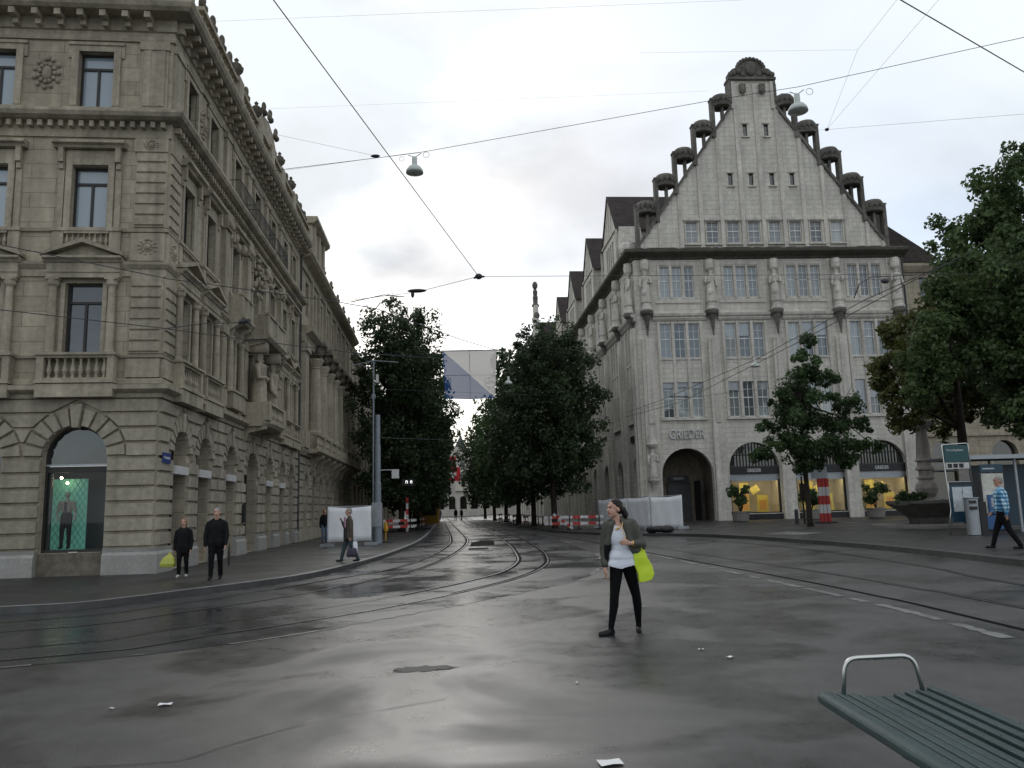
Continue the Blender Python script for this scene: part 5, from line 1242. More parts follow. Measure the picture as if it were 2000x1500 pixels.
# slim maple in front of the shop windows
bx, by, bz = 14.3, 39.9, .34
S = [(15.0,9.4,.45,.5),(14.8,8.6,.75,.6),(14.6,7.7,1.0,.6),(15.9,7.6,.65,.45),(14.3,6.8,1.3,.6),(16.3,6.3,.9,.55),(13.2,6.5,.6,.45),(13.9,5.7,1.4,.6),(15.6,5.5,1.4,.6),(12.7,5.3,.7,.4),(17.1,5.2,.6,.4),(13.0,4.3,1.2,.55),(15.0,4.3,1.6,.6),(17.0,4.2,.9,.4),(12.1,3.9,.7,.35),(14.2,3.4,1.2,.4),(17.7,4.1,.4,.3),(16.2,3.5,.7,.35)]
tree('young_maple', 'young dark green tree with layered branches in front of the lit shop windows', None, (bx,by,bz), 9.6, 6, 2.5, 26000, .145, 'leaf', 51, lobes=[(x,by+.6*(R()-.5),z,r,r*1.0,q) for x,z,r,q in S], r=.14, per=15)
# horse chestnuts on the right
C1 = [(17.6,29,9.4,1.7,1.8,1.3),(16.6,29.5,7.6,1.7,1.6,1.1),(15.4,29.5,6.5,.95,1.2,.8),(15.2,29.3,5.6,.75,1.0,.7),(18.1,29,4.6,1.2,1.3,.7),(19,29,5.6,1.9,2,1.2),(18.8,29,7.6,2,2,1.4),(20.5,29,9,2.2,2.2,1.8),(21.5,29,6,2.2,2.2,1.6),(19.6,29.5,10.6,1.6,1.6,1.1),(19.3,28.6,4.2,1.4,1.4,.6),(21,28.6,4.3,1.5,1.5,.7),(16.4,29.5,8.9,.9,1,.6)]
tree('chestnut_tree', 'big green chestnut tree beside the fountain, its branches hanging low', 'chestnut trees on the right', (19.4,29.6,.34), 12, 9, 3.6, 52000, .175, 'leaf_chest', 61, lobes=C1, r=.34, per=20)
C2 = [(21.6,36,14.4,1.7,1.8,1.3),(23.4,36,15.6,1.9,1.8,1.4),(20.6,36,12.9,1.4,1.4,.9),(23.2,36,13.2,2.4,2.2,1.6),(25.5,36,13,2.4,2.4,2),(22.8,36,10.9,2.3,2,1.5),(25.5,36,10,2.5,2.5,2),(20.3,36,11.2,1.3,1.4,.8),(24.2,36,17.2,1.0,1.0,.8),(24,36,8,2,2,1.5),(21,36,7.4,1.8,1.8,1.4)]
tree('chestnut_tree', 'tallest chestnut at the right edge, its loose top against the sky', 'chestnut trees on the right', (23.4,36.6,.34), 16, 9, 5, 30000, .22, 'leaf_chest', 62, lobes=C2, r=.36, per=17)
C3 = [(16.2,33,7.4,1.3,1.3,.9),(16.7,33,8.6,1.3,1.3,.9),(15.9,33,6.2,1.0,1.1,.7),(17.4,33.2,6.6,1.4,1.4,1),(15.9,33,5.0,.8,1.0,.7),(18.2,33,9.8,1.2,1.2,.8),(20.4,37.4,6.3,1.7,1.4,1.0),(19.3,37.4,5.2,1.3,1.3,.8),(21.8,37.4,5.6,1.5,1.4,.9)]
tree('chestnut_tree', 'chestnut with browning yellow leaves reaching towards the store', 'chestnut trees on the right', (18.6,33.6,.34), 10, 6, 4, 17000, .19, 'leaf_brown', 63, lobes=C3, r=.24, per=18)
# shrubs in tubs before the shop windows
for i, (x, y, lab) in enumerate(((14.44,52.6,'potted shrub in a concrete tub before the first lit shop window'),(19.16,53.1,'potted shrub in a concrete tub behind the striped marker'),(23.17,52.7,'potted shrub in a concrete tub before the last lit shop window'))):
    t = thing('potted_shrub', lab, 'plant', (x,y,.34), 'potted shrubs before the shop windows')
    m = MB(); m.lathe(x,-y,[(.42,.34),(.5,.40),(.56,.9),(.6,.92),(.6,1.0),(.5,1.0),(.5,.93)], 14); obj('tub', m, 'planter', t)
    m = MB(); random.seed(70+i)
    for k in range(6): m.tube([(x,y,.9),(x+.3*(R()-.5),y+.3*(R()-.5),1.3),(x+1.1*(R()-.5),y+1.0*(R()-.5),1.9+.4*R())], .035, 5, .012)
    obj('stem', m, 'bark', t); lb = [(x+1.1*(R()-.5),y+.9*(R()-.5),1.45+R()*.95,.34,.34,.26) for k in range(11)]
    leaves('foliage', lobes_to_clumps(lb, 8, 80+i, .4), 1700, .15, 'leaf', t, 90+i)

# ================================================================== STREET FURNITURE
# slatted bench with tubular armrest
bn = thing('bench', 'dark green slatted bench with drops of rain and a steel armrest loop, lower right corner', 'bench', (2.15,3.7,0))
y0, y1 = 1.55, 5.04
prof = [(1.830,.455),(1.900,.451),(1.970,.445),(2.038,.438),(2.105,.431),(2.172,.430),(2.240,.441),(2.308,.452),(2.375,.463),(2.442,.474)]
for i, (x, z) in enumerate(prof):
    m = MB(); w = .0245; 
    if i == 0:
        pts = [(x-.03+.036*cos(a), z-.022+.036*sin(a)) for a in [pi*.5+pi*k/8 for k in range(9)]]; pts = [(x+w+.004,z+.0140),]+pts+[(x+w+.004,z-.058)]
    else:
        c = .005; zz = z+.014; pts = [(x-w,zz-c),(x-w,zz-.03),(x+w,zz-.03),(x+w,zz-c),(x+w-c,zz),(x-w+c,zz)]
    n = len(pts); m.add([(p[0],y0,p[1]) for p in pts]+[(p[0],y1,p[1]) for p in pts], [(j,(j+1) % n,n+(j+1) % n,n+j) for j in range(n)]+[tuple(range(n-1,-1,-1)),tuple(range(n,2*n))])
    o = obj('slat', m, 'bench', bn)
    bv = o.modifiers.new('b','BEVEL'); bv.width = .006; bv.segments = 3
m = MB(); random.seed(6)
for i in range(420):
    k = random.choice([0,0,0,0,1,2,3,4,5,6,7,8,9]); x, z = prof[k]; r_ = .0016+.003*R()**2
    m.ball((x+(R()-.5)*.04, y1-3.2*R()**1.4, z+.0145), r_, r_, r_*.55, 6, 4)
for i in range(26): m.ball((1.95+.37*R(), 5.0, .657), .003,.003,.0055,6,4)
o = obj('rain_drops', m, 'water', bn, smooth=True); o['kind'] = 'stuff'
m = MB()
for y in (2.3,4.12):
    m.box(1.84,2.46,-y-.03,-y+.03,.36,.405); m.box(1.95,2.03,-y-.03,-y+.03,.02,.36); m.box(1.87,2.11,-y-.05,-y+.05,.0,.025); m.box(2.3,2.36,-y-.03,-y+.03,.02,.36); m.box(2.24,2.42,-y-.05,-y+.05,0,.025)
obj('leg', m, 'black', bn)
def roundpath(pts, r, n=5):
    P = [Vector(p) for p in pts]; o = [P[0]]
    for i in range(1, len(P)-1):
        a = P[i]+(P[i-1]-P[i]).normalized()*r; b = P[i]+(P[i+1]-P[i]).normalized()*r
        for k in range(n+1): t = k/n; o.append((a*(1-t)+P[i]*t)*(1-t)+(P[i]*(1-t)+b*t)*t)
    o.append(P[-1]); return o
m = MB(); m.smooth = True; m.tube(roundpath([(1.90,5.0,.40),(1.93,5.0,.665),(2.335,5.0,.675),(2.385,5.0,.42)], .075), .0135, 12); obj('armrest', m, 'steel', bn)
# tram mast with cantilever, sign box
pm = thing('catenary_mast', 'tall grey tapered tram mast on the left pavement beside the white hoarding', 'mast', (-6.38,38,.12))
m = MB(); m.lathe(-6.38,-38,[(.20,.12),(.20,1.3),(.15,1.35),(.15,2.9),(.13,2.95),(.13,4.6),(.11,4.65),(.11,6.1),(.0,6.12)], 14); m.box(-6.6,-6.2,-38.2,-37.8,.12,.17); obj('post', m, 'pole', pm, smooth=False)
m = MB(); m.tube([(-6.60,38,.12),(-6.58,38,8.75)], .04, 8); m.tube([(-7.6,38,8.5),(-6.58,38,8.72),(-5.4,38,8.6)], .025, 6); m.tube([(-7.3,38,8.55),(-6.58,38,8.3)], .015, 5); m.box(-6.66,-6.5,-38.1,-37.95,6.9,7.1); obj('arm', m, 'pole', pm)
m = MB(); m.tube([(-6.3,38,3.5),(-5.55,38,3.5)], .022, 6); m.box(-5.72,-5.4,-38.08,-37.92,3.1,3.52); m.box(-6.42,-6.3,-37.8,-37.7,7.6,8.0); obj_pieces('signal_box', m, 'white_b', pm)
m = MB(); m.box(-6.62,-6.14,-37.79,-37.76,.9,2.0); obj('cabinet', m, 'metal', pm)
# hoardings
def hoarding(name, label, pts, h, group, mt='tarp', lift=.0):
    t = thing(name, label, 'hoarding', (pts[0][0],pts[0][1],gz(pts[0][0])+.12), group); m = MB(); n = 18; v = []; random.seed(len(label))
    for (a, b) in zip(pts[:-1], pts[1:]):
        A, B = Vector(a), Vector(b); k = len(m.v); nn = Vector((-(B-A).y,(B-A).x)).normalized()
        for i in range(n+1):
            for j in range(7):
                p = A.lerp(B,i/n)+nn*(.012*sin(i*.9+j*.5)+.018*(R()-.5)); z = gz(p.x)+.12+lift+(h-lift)*j/6 - (.06*sin(pi*i/n) if j == 6 else 0)
                m.v.append(Vector((p.x,p.y,z)))
        for i in range(n):
            for j in range(6): m.f.append([k+i*7+j,k+(i+1)*7+j,k+(i+1)*7+j+1,k+i*7+j+1]); m.m.append(0); m.sm.append(True)
    o = obj('tarpaulin', m, mt, t, recalc=False); sl = o.modifiers.new('s','SOLIDIFY'); sl.thickness = .012
    m = MB()
    for i, a in enumerate(pts):
        z = gz(a[0])+.12; m.tube([(a[0],a[1]+.05,z),(a[0],a[1]+.05,z+h+.03)], .022, 6); m.box(a[0]-.3,a[0]+.3,-a[1]-.14,-a[1]+.06,z,z+.13)
    for a, b in zip(pts[:-1], pts[1:]): m.tube([(a[0],a[1]+.05,gz(a[0])+.12+h),(b[0],b[1]+.05,gz(b[0])+.12+h)], .02, 6)
    obj('frame', m, 'metal', t); return t
hoarding('hoarding', 'free standing white tarpaulin hoarding behind the man with bags on the left pavement', [(-8.28,36.1),(-6.5,36.9)], 1.73, None, lift=.2)
hoarding('hoarding', 'sagging white tarpaulin end panel of the hoarding beside the entrance arch', [(7.62,46.2),(9.12,44.75)], 1.82, 'white hoarding before the store')
hoarding('hoarding', 'row of three white hoarding panels left of the sagging end panel', [(5.55,54.6),(6.0,52.2),(6.75,49.3),(7.56,46.3)], 1.86, 'white hoarding before the store')
# red and white barriers
def striped(m, a, b, w, k=7, t=.03):
    """plank from a to b with alternating red and white fields"""
    a, b = Vector(a), Vector(b); d = (b-a).normalized(); nrm = d.cross(Vector((0,0,1))).normalized() if abs(d.z) < .99 else Vector((0,1,0)); up = nrm.cross(d).normalized()
    for i in range(k):
        m.mi = i % 2; p, q = a.lerp(b,i/k), a.lerp(b,(i+1)/k); pts = []
        for e in (p, q):
            for s, r_ in ((-1,-1),(1,-1),(1,1),(-1,1)): pts.append(e+up*(s*w/2)+nrm*(r_*t/2))
        m.add(pts, [(0,1,2,3),(7,6,5,4),(0,4,5,1),(1,5,6,2),(2,6,7,3),(3,7,4,0)])
def barrier_proto():
    o = bpy.data.objects.new('barrier', None); o.empty_display_size = .3; link(o, None, (0,0,0))
    for z in (.40,.80):
        m = MB(); striped(m, (-1.25,0,z), (1.25,0,z), .17, 5); obj('board', m, ['white_b','red'], o, loc=(0,0,0))
    for x in (-.95,.95):
        m = MB(); m.box(x-.03,x+.03,.02,.06,.06,.92); m.box(x-.12,x+.12,-.4,.4,0,.07); obj('post', m, 'soil', o, loc=(0,0,0))
    return o
bp_ = barrier_proto(); first = True
BARS = [(-8.2,56.5,.06,'red and white barrier under the left trees, nearest the kerb'),(-8.3,58.6,-.1,'red and white barrier behind the nearest one on the left'),(-7.2,64,1.5,'red and white barrier along the left kerb under the trees'),
        (3.1,52.6,-.15,'red and white barrier beside the trunk of the nearest right tree'),(4.35,51.9,.1,'red and white barrier next to the white hoarding'),(.75,61,1.4,'red and white barrier by the kerb left of the nearest right trunk'),(-.1,69,1.45,'red and white barrier third along the right kerb'),(-.7,76,1.45,'red and white barrier fourth along the right kerb'),(-1.6,86,1.45,'red and white barrier farthest along the right kerb')]
for x, y, a, lab in BARS:
    o = bp_ if first else copy_tree(bp_); first = False
    o.location = (x,y,.12+gz(x)); o.rotation_euler = (0,0,a); tagit(o, lab, 'barrier', 'red and white barriers')
m = MB(); striped(m, (2.35,50.9,1.15), (3.5,50.4,.25), .16, 7); tagit(obj('barrier_plank', m, ['white_b','red']), 'red and white plank leaning diagonally against the barrier by the right trunk', 'plank')
m = MB(); striped(m, (-7.55,57.2,.14), (-7.55,57.2,2.5), .16, 6, .16); tagit(obj('marker_post', m, ['white_b','red']), 'upright red and white post among the left barriers', 'post')
# triple striped beacon post
bt = thing('beacon_marker', 'tall cluster of three red and white striped posts before the shop windows', 'marker', (16.8,44.5,.34))
for k in range(3):
    m = MB(); striped(m, (16.6+.2*k,44.5+.02*(k % 2),.40), (16.6+.2*k,44.5+.02*(k % 2),2.75), .17, 5, .17); obj('striped_post', m, ['red','white_b'], bt)
m = MB(); m.box(16.25,17.05,-44.6,-44.42,2.76,3.25); m.box(16.5,17.05,-44.62,-44.6,2.8,3.5); obj('head_box', m, 'metal', bt); m = MB(); m.box(16.3,17.3,-44.9,-44.1,.34,.41); obj('foot', m, 'soil', bt)
m = MB(); m.tube([(15.55,44.2,.34),(15.55,44.2,2.9)], .05, 8); m.box(15.4,15.75,-44.17,-44.12,1.7,2.5); tagit(obj('notice_post', m, ['bark']), 'dark post with a red brown notice left of the striped marker', 'post')
m = MB(); m.lathe(15.0,-43.8,[(.11,.34),(.11,1.0),(.08,1.12),(.0,1.15)], 10); tagit(obj('bollard', m, 'slate'), 'small grey bollard left of the striped marker', 'bollard')
# yellow service hydrant marker on the left pavement
hy = thing('hydrant_marker', 'small yellow hydrant marker on a thin pole with a dark foot beside the mast', 'hydrant', (-6.2,39.2,.12))
m = MB(); m.lathe(-6.2,-39.2,[(.03,.2),(.03,.62),(.10,.66),(.12,.8),(.09,.95),(.04,1.1)], 9); obj('cap', m, 'yellow', hy); m = MB(); m.lathe(-6.2,-39.2,[(.42,.12),(.40,.17),(.1,.2)], 12); m.tube([(-6.1,39.2,.15),(-6.1,39.2,2.1)], .02, 5); obj('foot', m, 'soil', hy)
m = MB(); random.seed(4); m.ball((7.15,41.3,.36), .5,.3,.17,10,6); m.ball((7.55,41.2,.34), .4,.28,.2,9,6); m.ball((6.85,41.4,.33), .3,.25,.2,8,5)
tagit(obj('rubbish_bag', m, 'black', smooth=True), 'black sack lying at the foot of the sagging white panel', 'bag')
# fountain
fx, fy, fz = 17.75, 35.2, .34
fo = thing('fountain', 'old stone fountain with a baluster column rising from a wide basin under the chestnuts', 'fountain', (fx,fy,fz))
m = MB(); m.lathe(fx,-fy,[(2.35,fz),(2.35,fz+.12),(2.2,fz+.14)], 20); obj('step', m, 'planter', fo)
m = MB(); m.lathe(fx,-fy,[(.8,fz+.1),(.85,fz+.4),(1.3,fz+.75),(1.62,fz+.95),(1.68,fz+1.0),(1.68,fz+1.12),(1.5,fz+1.12),(1.4,fz+.95)], 24); obj('basin', m, 'fdark', fo)
m = MB(); m.fadd([(fx+1.45*cos(2*pi*i/24),-fy+1.45*sin(2*pi*i/24),fz+1.04) for i in range(24)], [tuple(range(24))]); obj('water', m, 'water', fo)
b = 1.3
m = MB(); m.smooth = False; m.lathe(fx,-fy,[(.42,b),(.42,b+.12),(.33,b+.2),(.30,b+.28),(.40,b+.45),(.46,b+.66),(.42,b+.85),(.30,b+1.0),(.28,b+1.04),(.36,b+1.08),(.36,b+1.14),(.27,b+1.2),(.27,b+1.42),(.38,b+1.46),(.38,b+1.54),(.30,b+1.62),(.28,b+1.8),(.36,b+1.84),(.36,b+1.9),(.31,b+1.95),(.27,b+2.5),(.22,b+3.1),(.24,b+3.2),(.34,b+3.25),(.4,b+3.4),(.44,b+3.55),(.40,b+3.6),(.22,b+3.7)], 18)
for k in range(8): m.ball((fx+.36*cos(k*.785),fy+.36*sin(k*.785),b+3.45), .12,.12,.16,6,4)
obj('column', m, 'fstone', fo); m = MB(); m.smooth = True; statue_mb(m, ORG, fx, -fy, b+3.7, .75, 2); obj('statuette', m, 'fdark', fo)
t = thing('flower_planter', 'low dark foliage growing at the left rim of the fountain basin', 'plant', (fx-1.3,fy-.8,1.3)); m = MB(); m.box(fx-1.75,fx-.75,-fy+.6,-fy+1.0,1.28,1.46); obj('box', m, 'fdark', t); leaves('foliage', lobes_to_clumps([(fx-1.65+.2*i,fy-.8,1.55+.1*(i % 2),.22,.25,.16) for i in range(6)], 6, 3, .5), 900, .11, 'leaf', t, 7)
# information pillar
ip = thing('information_pillar', 'leaning looking tram stop pillar with steel frame, dark green header and timetable', 'stop sign', (14.5,27,.3))
m = MB(); m.smooth = True; m.tube(roundpath([(14.16,27,.32),(14.33,27,1.15),(14.24,27,3.3),(15.12,27,3.34),(15.12,27,1.6)], .08), .022, 8); m.tube([(14.24,27.0,.32),(14.40,27,1.15),(14.33,27,2.05)], .018, 8); obj('frame', m, 'steel', ip)
PF = Frame((14.7,27,0), 0)
m = MB(PF); m.box(-.40,.38,-.02,.03,2.72,3.28); hd = obj('header', m, 'pillar_green', ip); text('lettering', 'Paradeplatz', PF, -.05, .03, 3.06, .10, .55, 'white_b', hd, .004)
m = MB(PF); m.box(-.38,.38,-.02,.03,2.5,2.70); m.mi = 1
for k in range(3): m.box(-.34+.19*k,-.19+.19*k,.03,.034,2.53,2.67)
obj('line_numbers', m, ['white_b','black'], ip)
m = MB(PF); m.box(-.38,.38,-.015,.02,2.05,2.09); m.mi = 1; m.box(.02,.36,-.012,.012,2.1,2.5); m.mi = 2; m.box(-.36,.40,-.05,.02,.75,1.98); m.mi = 3; m.box(-.27,.05,.02,.028,1.1,1.9); m.box(.07,.38,.02,.028,1.1,1.9); m.mi = 4; m.box(-.34,.4,-.04,.03,1.98,2.06); obj('timetable', m, ['metal','planter','pillar_blue','poster','black'], ip)
# litter bin beside it
lb = thing('litter_bin', 'slim stainless litter bin standing before the tram stop pillar', 'bin', (14.72,26.5,.34))
m = MB(); m.lathe(14.74,-26.5,[(.20,.36),(.20,1.5),(.24,1.52),(.24,1.55)], 16); obj('body', m, 'metal', lb); m = MB(); m.box(14.56,14.78,-26.3,-26.26,1.36,1.45); m.box(14.56,14.80,-26.3,-26.26,1.16,1.26); m.box(14.94,15.16,-26.6,-26.4,.34,1.4); obj('slot', m, 'black', lb)
# ticket machine with canopy sign
tm = thing('ticket_machine', 'ticket machine with a network map, blue panel and dark header behind the man in plaid', 'ticket machine', (15.95,27.2,.34))
m = MB(); m.box(15.45,16.25,-27.5,-27.1,.45,2.35); m.box(15.35,16.35,-27.5,-27.15,.34,.47); obj('cabinet', m, 'slate', tm)
QF = Frame((15.85,27.1,0), 0)
m = MB(QF); m.box(-.38,.38,0,.03,2.36,2.62); hd = obj('header', m, 'pillar_blue', tm); m = MB(QF); m.box(-.3,.1,.03,.034,2.46,2.5); obj('lettering_strip', m, 'poster', hd)
m = MB(QF); m.box(-.36,.36,0,.03,1.0,2.32); obj('network_map', m, 'map', tm); m = MB(QF); m.box(-.25,.2,.03,.12,1.0,1.62); m.box(-.34,.36,0,.06,.5,.95); m.mi = 1; m.box(-.18,.1,.12,.13,1.22,1.52); obj('panel', m, ['mach_blue','poster'], tm)
sh = thing('shelter', 'flat roofed tram shelter with thin posts behind the ticket machine', 'shelter', (17.8,29,.34)); m = MB(); m.box(15.2,20.5,-30,-28,2.85,2.95); m.mi = 1; m.box(15.1,18.0,-28.0,-27.96,2.84,2.98); obj('roof', m, ['slate','metal'], sh); m = MB()
for x, y in ((17.4,28.3),(20.2,28.3),(17.4,29.8),(20.2,29.8)): m = MB(); m.tube([(x,y,.34),(x,y,2.85)], .05, 8); obj('post', m, 'metal', sh)
m = MB(); m.box(16.6,20.2,-29.9,-29.86,.5,2.7); obj('back_panel', m, 'pillar_blue', sh)
# paper scraps on the wet asphalt
for x, y, s, lab in ((.55,5.36,.075,'white paper sheet on the asphalt nearest the viewer'),(-3.05,7.27,.055,'white paper scrap on the dark asphalt at the left'),(2.19,8.75,.04,'tiny paper scrap on the asphalt right of the woman'),(2.0,9.24,.03,'tiny paper scrap close behind the other one right of the woman'),(-3.46,7.17,.02,'minute paper speck on the dark asphalt far left'),(.52,7.71,.018,'minute paper speck on the asphalt in front of the woman')):
    m = MB(); a = R()*1.0-.2; v = [(x+s*(cx*cos(a)-cy*sin(a)), y+s*(cx*sin(a)+cy*cos(a)), z) for cx, cy, z in ((-1,-.8,.012),(0,-.85,.02),(1,-.7,.012),(1.05,.7,.016),(.05,.8,.010),(-.95,.75,.018))]
    m.add(v, [(0,1,4,5),(1,2,3,4)]); tagit(obj('paper_scrap', m, 'paper', recalc=False), lab, 'litter', 'paper scraps on the asphalt')
# cafe tables under the right trees, kiosk and signs further along
random.seed(12); 
for i in range(7):
    x, y = .9-.11*i*3+R()*.6, 66+5.0*i; t = thing('cafe_table', 'small pale table on the right pavement under the trees', 'table', (x+1.0,y,.12), 'tables under the right trees'); m = MB(); m.box(x+.55,x+1.45,-y-.4,-y+.4,.82,.86); obj('table_top', m, 'cafe', t); m = MB(); m.lathe(x+1,-y,[(.3,.12),(.05,.16),(.05,.82)], 8); obj('leg', m, 'soil', t)
k = thing('kiosk', 'small yellow and dark kiosk at the left kerb far down the street', 'kiosk', (-9.4,92,.12)); m = MB(); m.box(-10.6,-8.6,-93,-91,.12,2.3); obj('body', m, 'yellow', k); m = MB(); m.box(-10.8,-8.4,-93.2,-90.8,2.3,2.6); m.box(-10.4,-8.8,-90.99,-90.9,1.0,2.0); obj('roof', m, 'slate', k)
m = MB(); m.box(-7.9,-7.0,-57.03,-57.0,3.3,3.8); sg = tagit(obj('shop_sign', m, 'black'), 'black shop sign with lit white letters partly behind the mast', 'sign'); SFm = Frame((-7.45,57,0), 0)
for tx_, uu in (('n', -.1), ('e', .22)): text('letter', tx_, SFm, uu, .0+.035, 3.48, .2, .15, 'spot_w', sg, .01)
m = MB(); m.ball((-13.1,64.2,4.9), .22,.22,.3,10,7); m.tube([(-13.6,64.2,5.6),(-13.1,64.2,5.6),(-13.1,64.2,5.2)], .03, 5); tagit(obj('wall_lamp', m, 'white_b'), 'small white globe lamp among the dark leaves left of the mast', 'lamp')
# ------------------------------------------------------------------ flags
fl = thing('hanging_flag', 'large blue and white diagonal banner hanging over the street', 'flag', (-2.1,40,6.95))
FLF = Frame((-2.1,40,0), 2); nx, nz = 20, 20; v = []; m = MB(FLF)
for j in range(nz+1):
    for i in range(nx+1):
        s, t = i/nx, j/nz; u = -1.36+2.72*s+(.12*(1-t))*(1-2*s); z = 7.0+2.48*t+.05*(1-t)*abs(2*s-1); m.v.append(FLF(u, .05*sin(s*7+t*2)+.04*sin(t*5)*(1-t), z))
for j in range(nz):
    for i in range(nx):
        a = j*(nx+1)+i; s, t = (i+.5)/nx, (j+.5)/nz
        if abs((1-s)-t) < .02:
            m.f.append([a,a+1,a+nx+1]); m.m.append(1); m.f.append([a+1,a+nx+2,a+nx+1]); m.m.append(0); m.sm += [True,True]
        else: m.f.append([a,a+1,a+nx+2,a+nx+1]); m.m.append(0 if s+t > 1 else 1); m.sm.append(True)
obj('cloth', m, ['banner_white','banner_blue'], fl, recalc=False); m = MB(); m.tube([FLF(-1.42,0,9.49),FLF(1.42,0,9.49)], .025, 6); m.tube([FLF(-1.2,-.04,7.0),FLF(-1.2,-.04,7.0)+Vector((.01,0,.02))], .02, 4); m.tube([FLF(0,-.06,7.0),FLF(0,-.05,9.48)], .012, 4); m.tube([FLF(-1.3,-.06,8.24),FLF(1.3,-.06,8.24)], .012, 4); obj('rod', m, 'wire', fl)
def redflag(x, y, z, w, h, lab, sq=1.0):
    t = thing('hanging_flag', lab, 'flag', (x,y,z), 'red flags far down the street'); f = Frame((x,y,0), 0); m = MB(f); m.fadd([(-w/2+w*i/8, .06*sin(i*1.3), zz) for zz in (z,z+h) for i in range(9)], [(i,i+1,i+10,i+9) for i in range(8)]); obj('cloth', m, 'flag_red', t, recalc=False)
    m = MB(f); a = h*.11; m.box(-a,a,.07,.09,z+h*.2,z+h*.8); m.box(-h*.3,-a,.07,.09,z+h*.5-a,z+h*.5+a); m.box(a,h*.3,.07,.09,z+h*.5-a,z+h*.5+a); obj('cross', m, 'flag_white', t)
redflag(-11.3,140,8.2,2.6,2.4,'nearer red flag with a white cross hanging far down the street')
redflag(-11.6,152,6.8,3.0,2.6,'lower red flag with a white cross behind the nearer red one')
m = MB(Frame((-12.5,165,0),0)); m.fadd([(-.7,0,4.6),(.5,0,4.6),(.5,.05,7.2),(-.7,.05,7.2)], [(0,1,2,3)]); tagit(obj('hanging_flag', m, 'flag_white', recalc=False), 'pale hanging flag below the red ones at the end of the street', 'flag')
# ------------------------------------------------------------------ lamps and overhead wires
def lamp(x, y, z, w, label, ring=True):
    t = thing('street_lamp', label, 'lamp', (x,y,z), 'bell lamps hung from span wires'); k = w/.57
    m = MB(); m.smooth = True; m.lathe(x,-y,[(.285*k,z),(.27*k,z+.09*k),(.20*k,z+.20*k),(.09*k,z+.27*k),(.085*k,z+.30*k),(.085*k,z+.52*k),(.05*k,z+.56*k)], 22); obj('shade', m, 'white_lamp', t)
    m = MB(); m.lathe(x,-y,[(.26*k,z+.012),(.20*k,z+.06*k)], 20); obj('lens', m, 'lamp_in', t)
    m = MB(); m.tube([(x-.2*k,y,z+.62*k),(x-.05*k,y,z+.56*k),(x+.05*k,y,z+.56*k),(x+.22*k,y,z+.68*k)], .012*k, 5)
    if ring: m.tube([(x+.38*k+.1*k*cos(2*pi*i/14),y,z+.62*k+.1*k*sin(2*pi*i/14)) for i in range(15)], .007, 4); m.tube([(x-.42*k+.08*k*cos(2*pi*i/14),y,z+.5*k+.08*k*sin(2*pi*i/14)) for i in range(15)], .006, 4)
    obj('hanger', m, 'wire', t)
lamp(-2.99,25,12.46,.57,'pale bell street lamp hung in the sky left of centre'); lamp(8.49,22,12.72,.57,'pale bell street lamp hung in front of the big gable')
lamp(-.15,34,6.8,.34,'small white lamp hanging right of the blue and white banner', False); lamp(9.16,30,6.6,.34,'small white lamp hanging before the pale store windows', False)
def wire(pts, r, label, sag=0.0):
    P = [Vector(p) for p in pts]; path = []
    for a, b in zip(P[:-1], P[1:]):
        for i in range(12): t = i/12; path.append(a.lerp(b,t)-Vector((0,0,sag*4*t*(1-t))))
    path.append(P[-1]); m = MB(); m.tube(path, r*.8, 5); return tagit(obj('overhead_wire', m, 'wire' if r > .007 else 'wire_thin'), label, 'wire', 'overhead tram wires')
wire([(-3.47, 10.44, 9.2), (-3.37, 10.94, 9.1), (-0.93, 23.89, 8.6)], 0.012, 'span wire slanting down from the top edge to the knot left of centre', 0)
wire([(-5.41, 26.33, 8.6), (-3.05, 25.52, 8.6), (-0.93, 23.89, 8.6), (12.61, 24.92, 8.6), (20.65, 30.0, 9.92)], 0.01, 'span wire running from the knot level across the face of the pale store', 0)
wire([(-8.5, 25.0, 12.58), (-2.9, 25.0, 13.15), (6.34, 23.2, 13.77), (8.54, 22.0, 13.49), (14.61, 20.0, 13.8)], 0.011, 'lamp span wire crossing the sky through both bell lamps', 0)
wire([(6.05, 11.69, 9.5), (6.41, 11.94, 9.5), (9.83, 14.27, 9.5), (10.93, 15.05, 9.5)], 0.013, 'thick wire crossing the upper right corner', 0)
wire([(12.01, 20.0, 15.1), (12.65, 30.0, 15.99)], 0.006, 'thin wire dropping from the top right to the wire knot above the trees', 0)
wire([(10.68, 20.0, 14.91), (11.33, 24.0, 15.79), (12.65, 30.0, 15.99)], 0.006, 'bent thin wire joining the knot above the right trees', 0)
wire([(12.42, 40.0, 20.65), (12.65, 30.0, 15.99), (15.75, 22.0, 12.51)], 0.006, 'thin wire running right from the knot above the chestnuts', 0)
wire([(-9.86, 22.0, 16.03), (7.12, 22.0, 16.29)], 0.0035, 'faintest thin wire high across the sky', 0)
wire([(4.37, 24.0, 15.88), (11.33, 24.0, 15.79)], 0.0035, 'faint short wire right of the gable top', 0)
wire([(-9.45, 30.0, 17.47), (9.21, 34.0, 19.89)], 0.0035, 'faint thin wire across the middle of the sky', 0)
wire([(-8.88, 26.0, 14.68), (-4.24, 25.0, 13.08)], 0.006, 'thin wire from the old building roof to an insulator', 0)
wire([(-7.8, 26.0, 13.08), (-2.82, 25.0, 13.18)], 0.006, 'thin wire rising to the left bell lamp', 0)
wire([(-8.94, 13.13, 6.3), (-8.74, 13.36, 6.3), (-6.8, 15.65, 6.3), (-3.98, 17.69, 6.3), (-3.14, 18.49, 6.3), (-1.31, 21.89, 6.2), (-0.35, 23.49, 6.2), (0.05, 48.0, 10.76)], 0.012, 'upper contact wire passing the old building and curving into the street', 0)
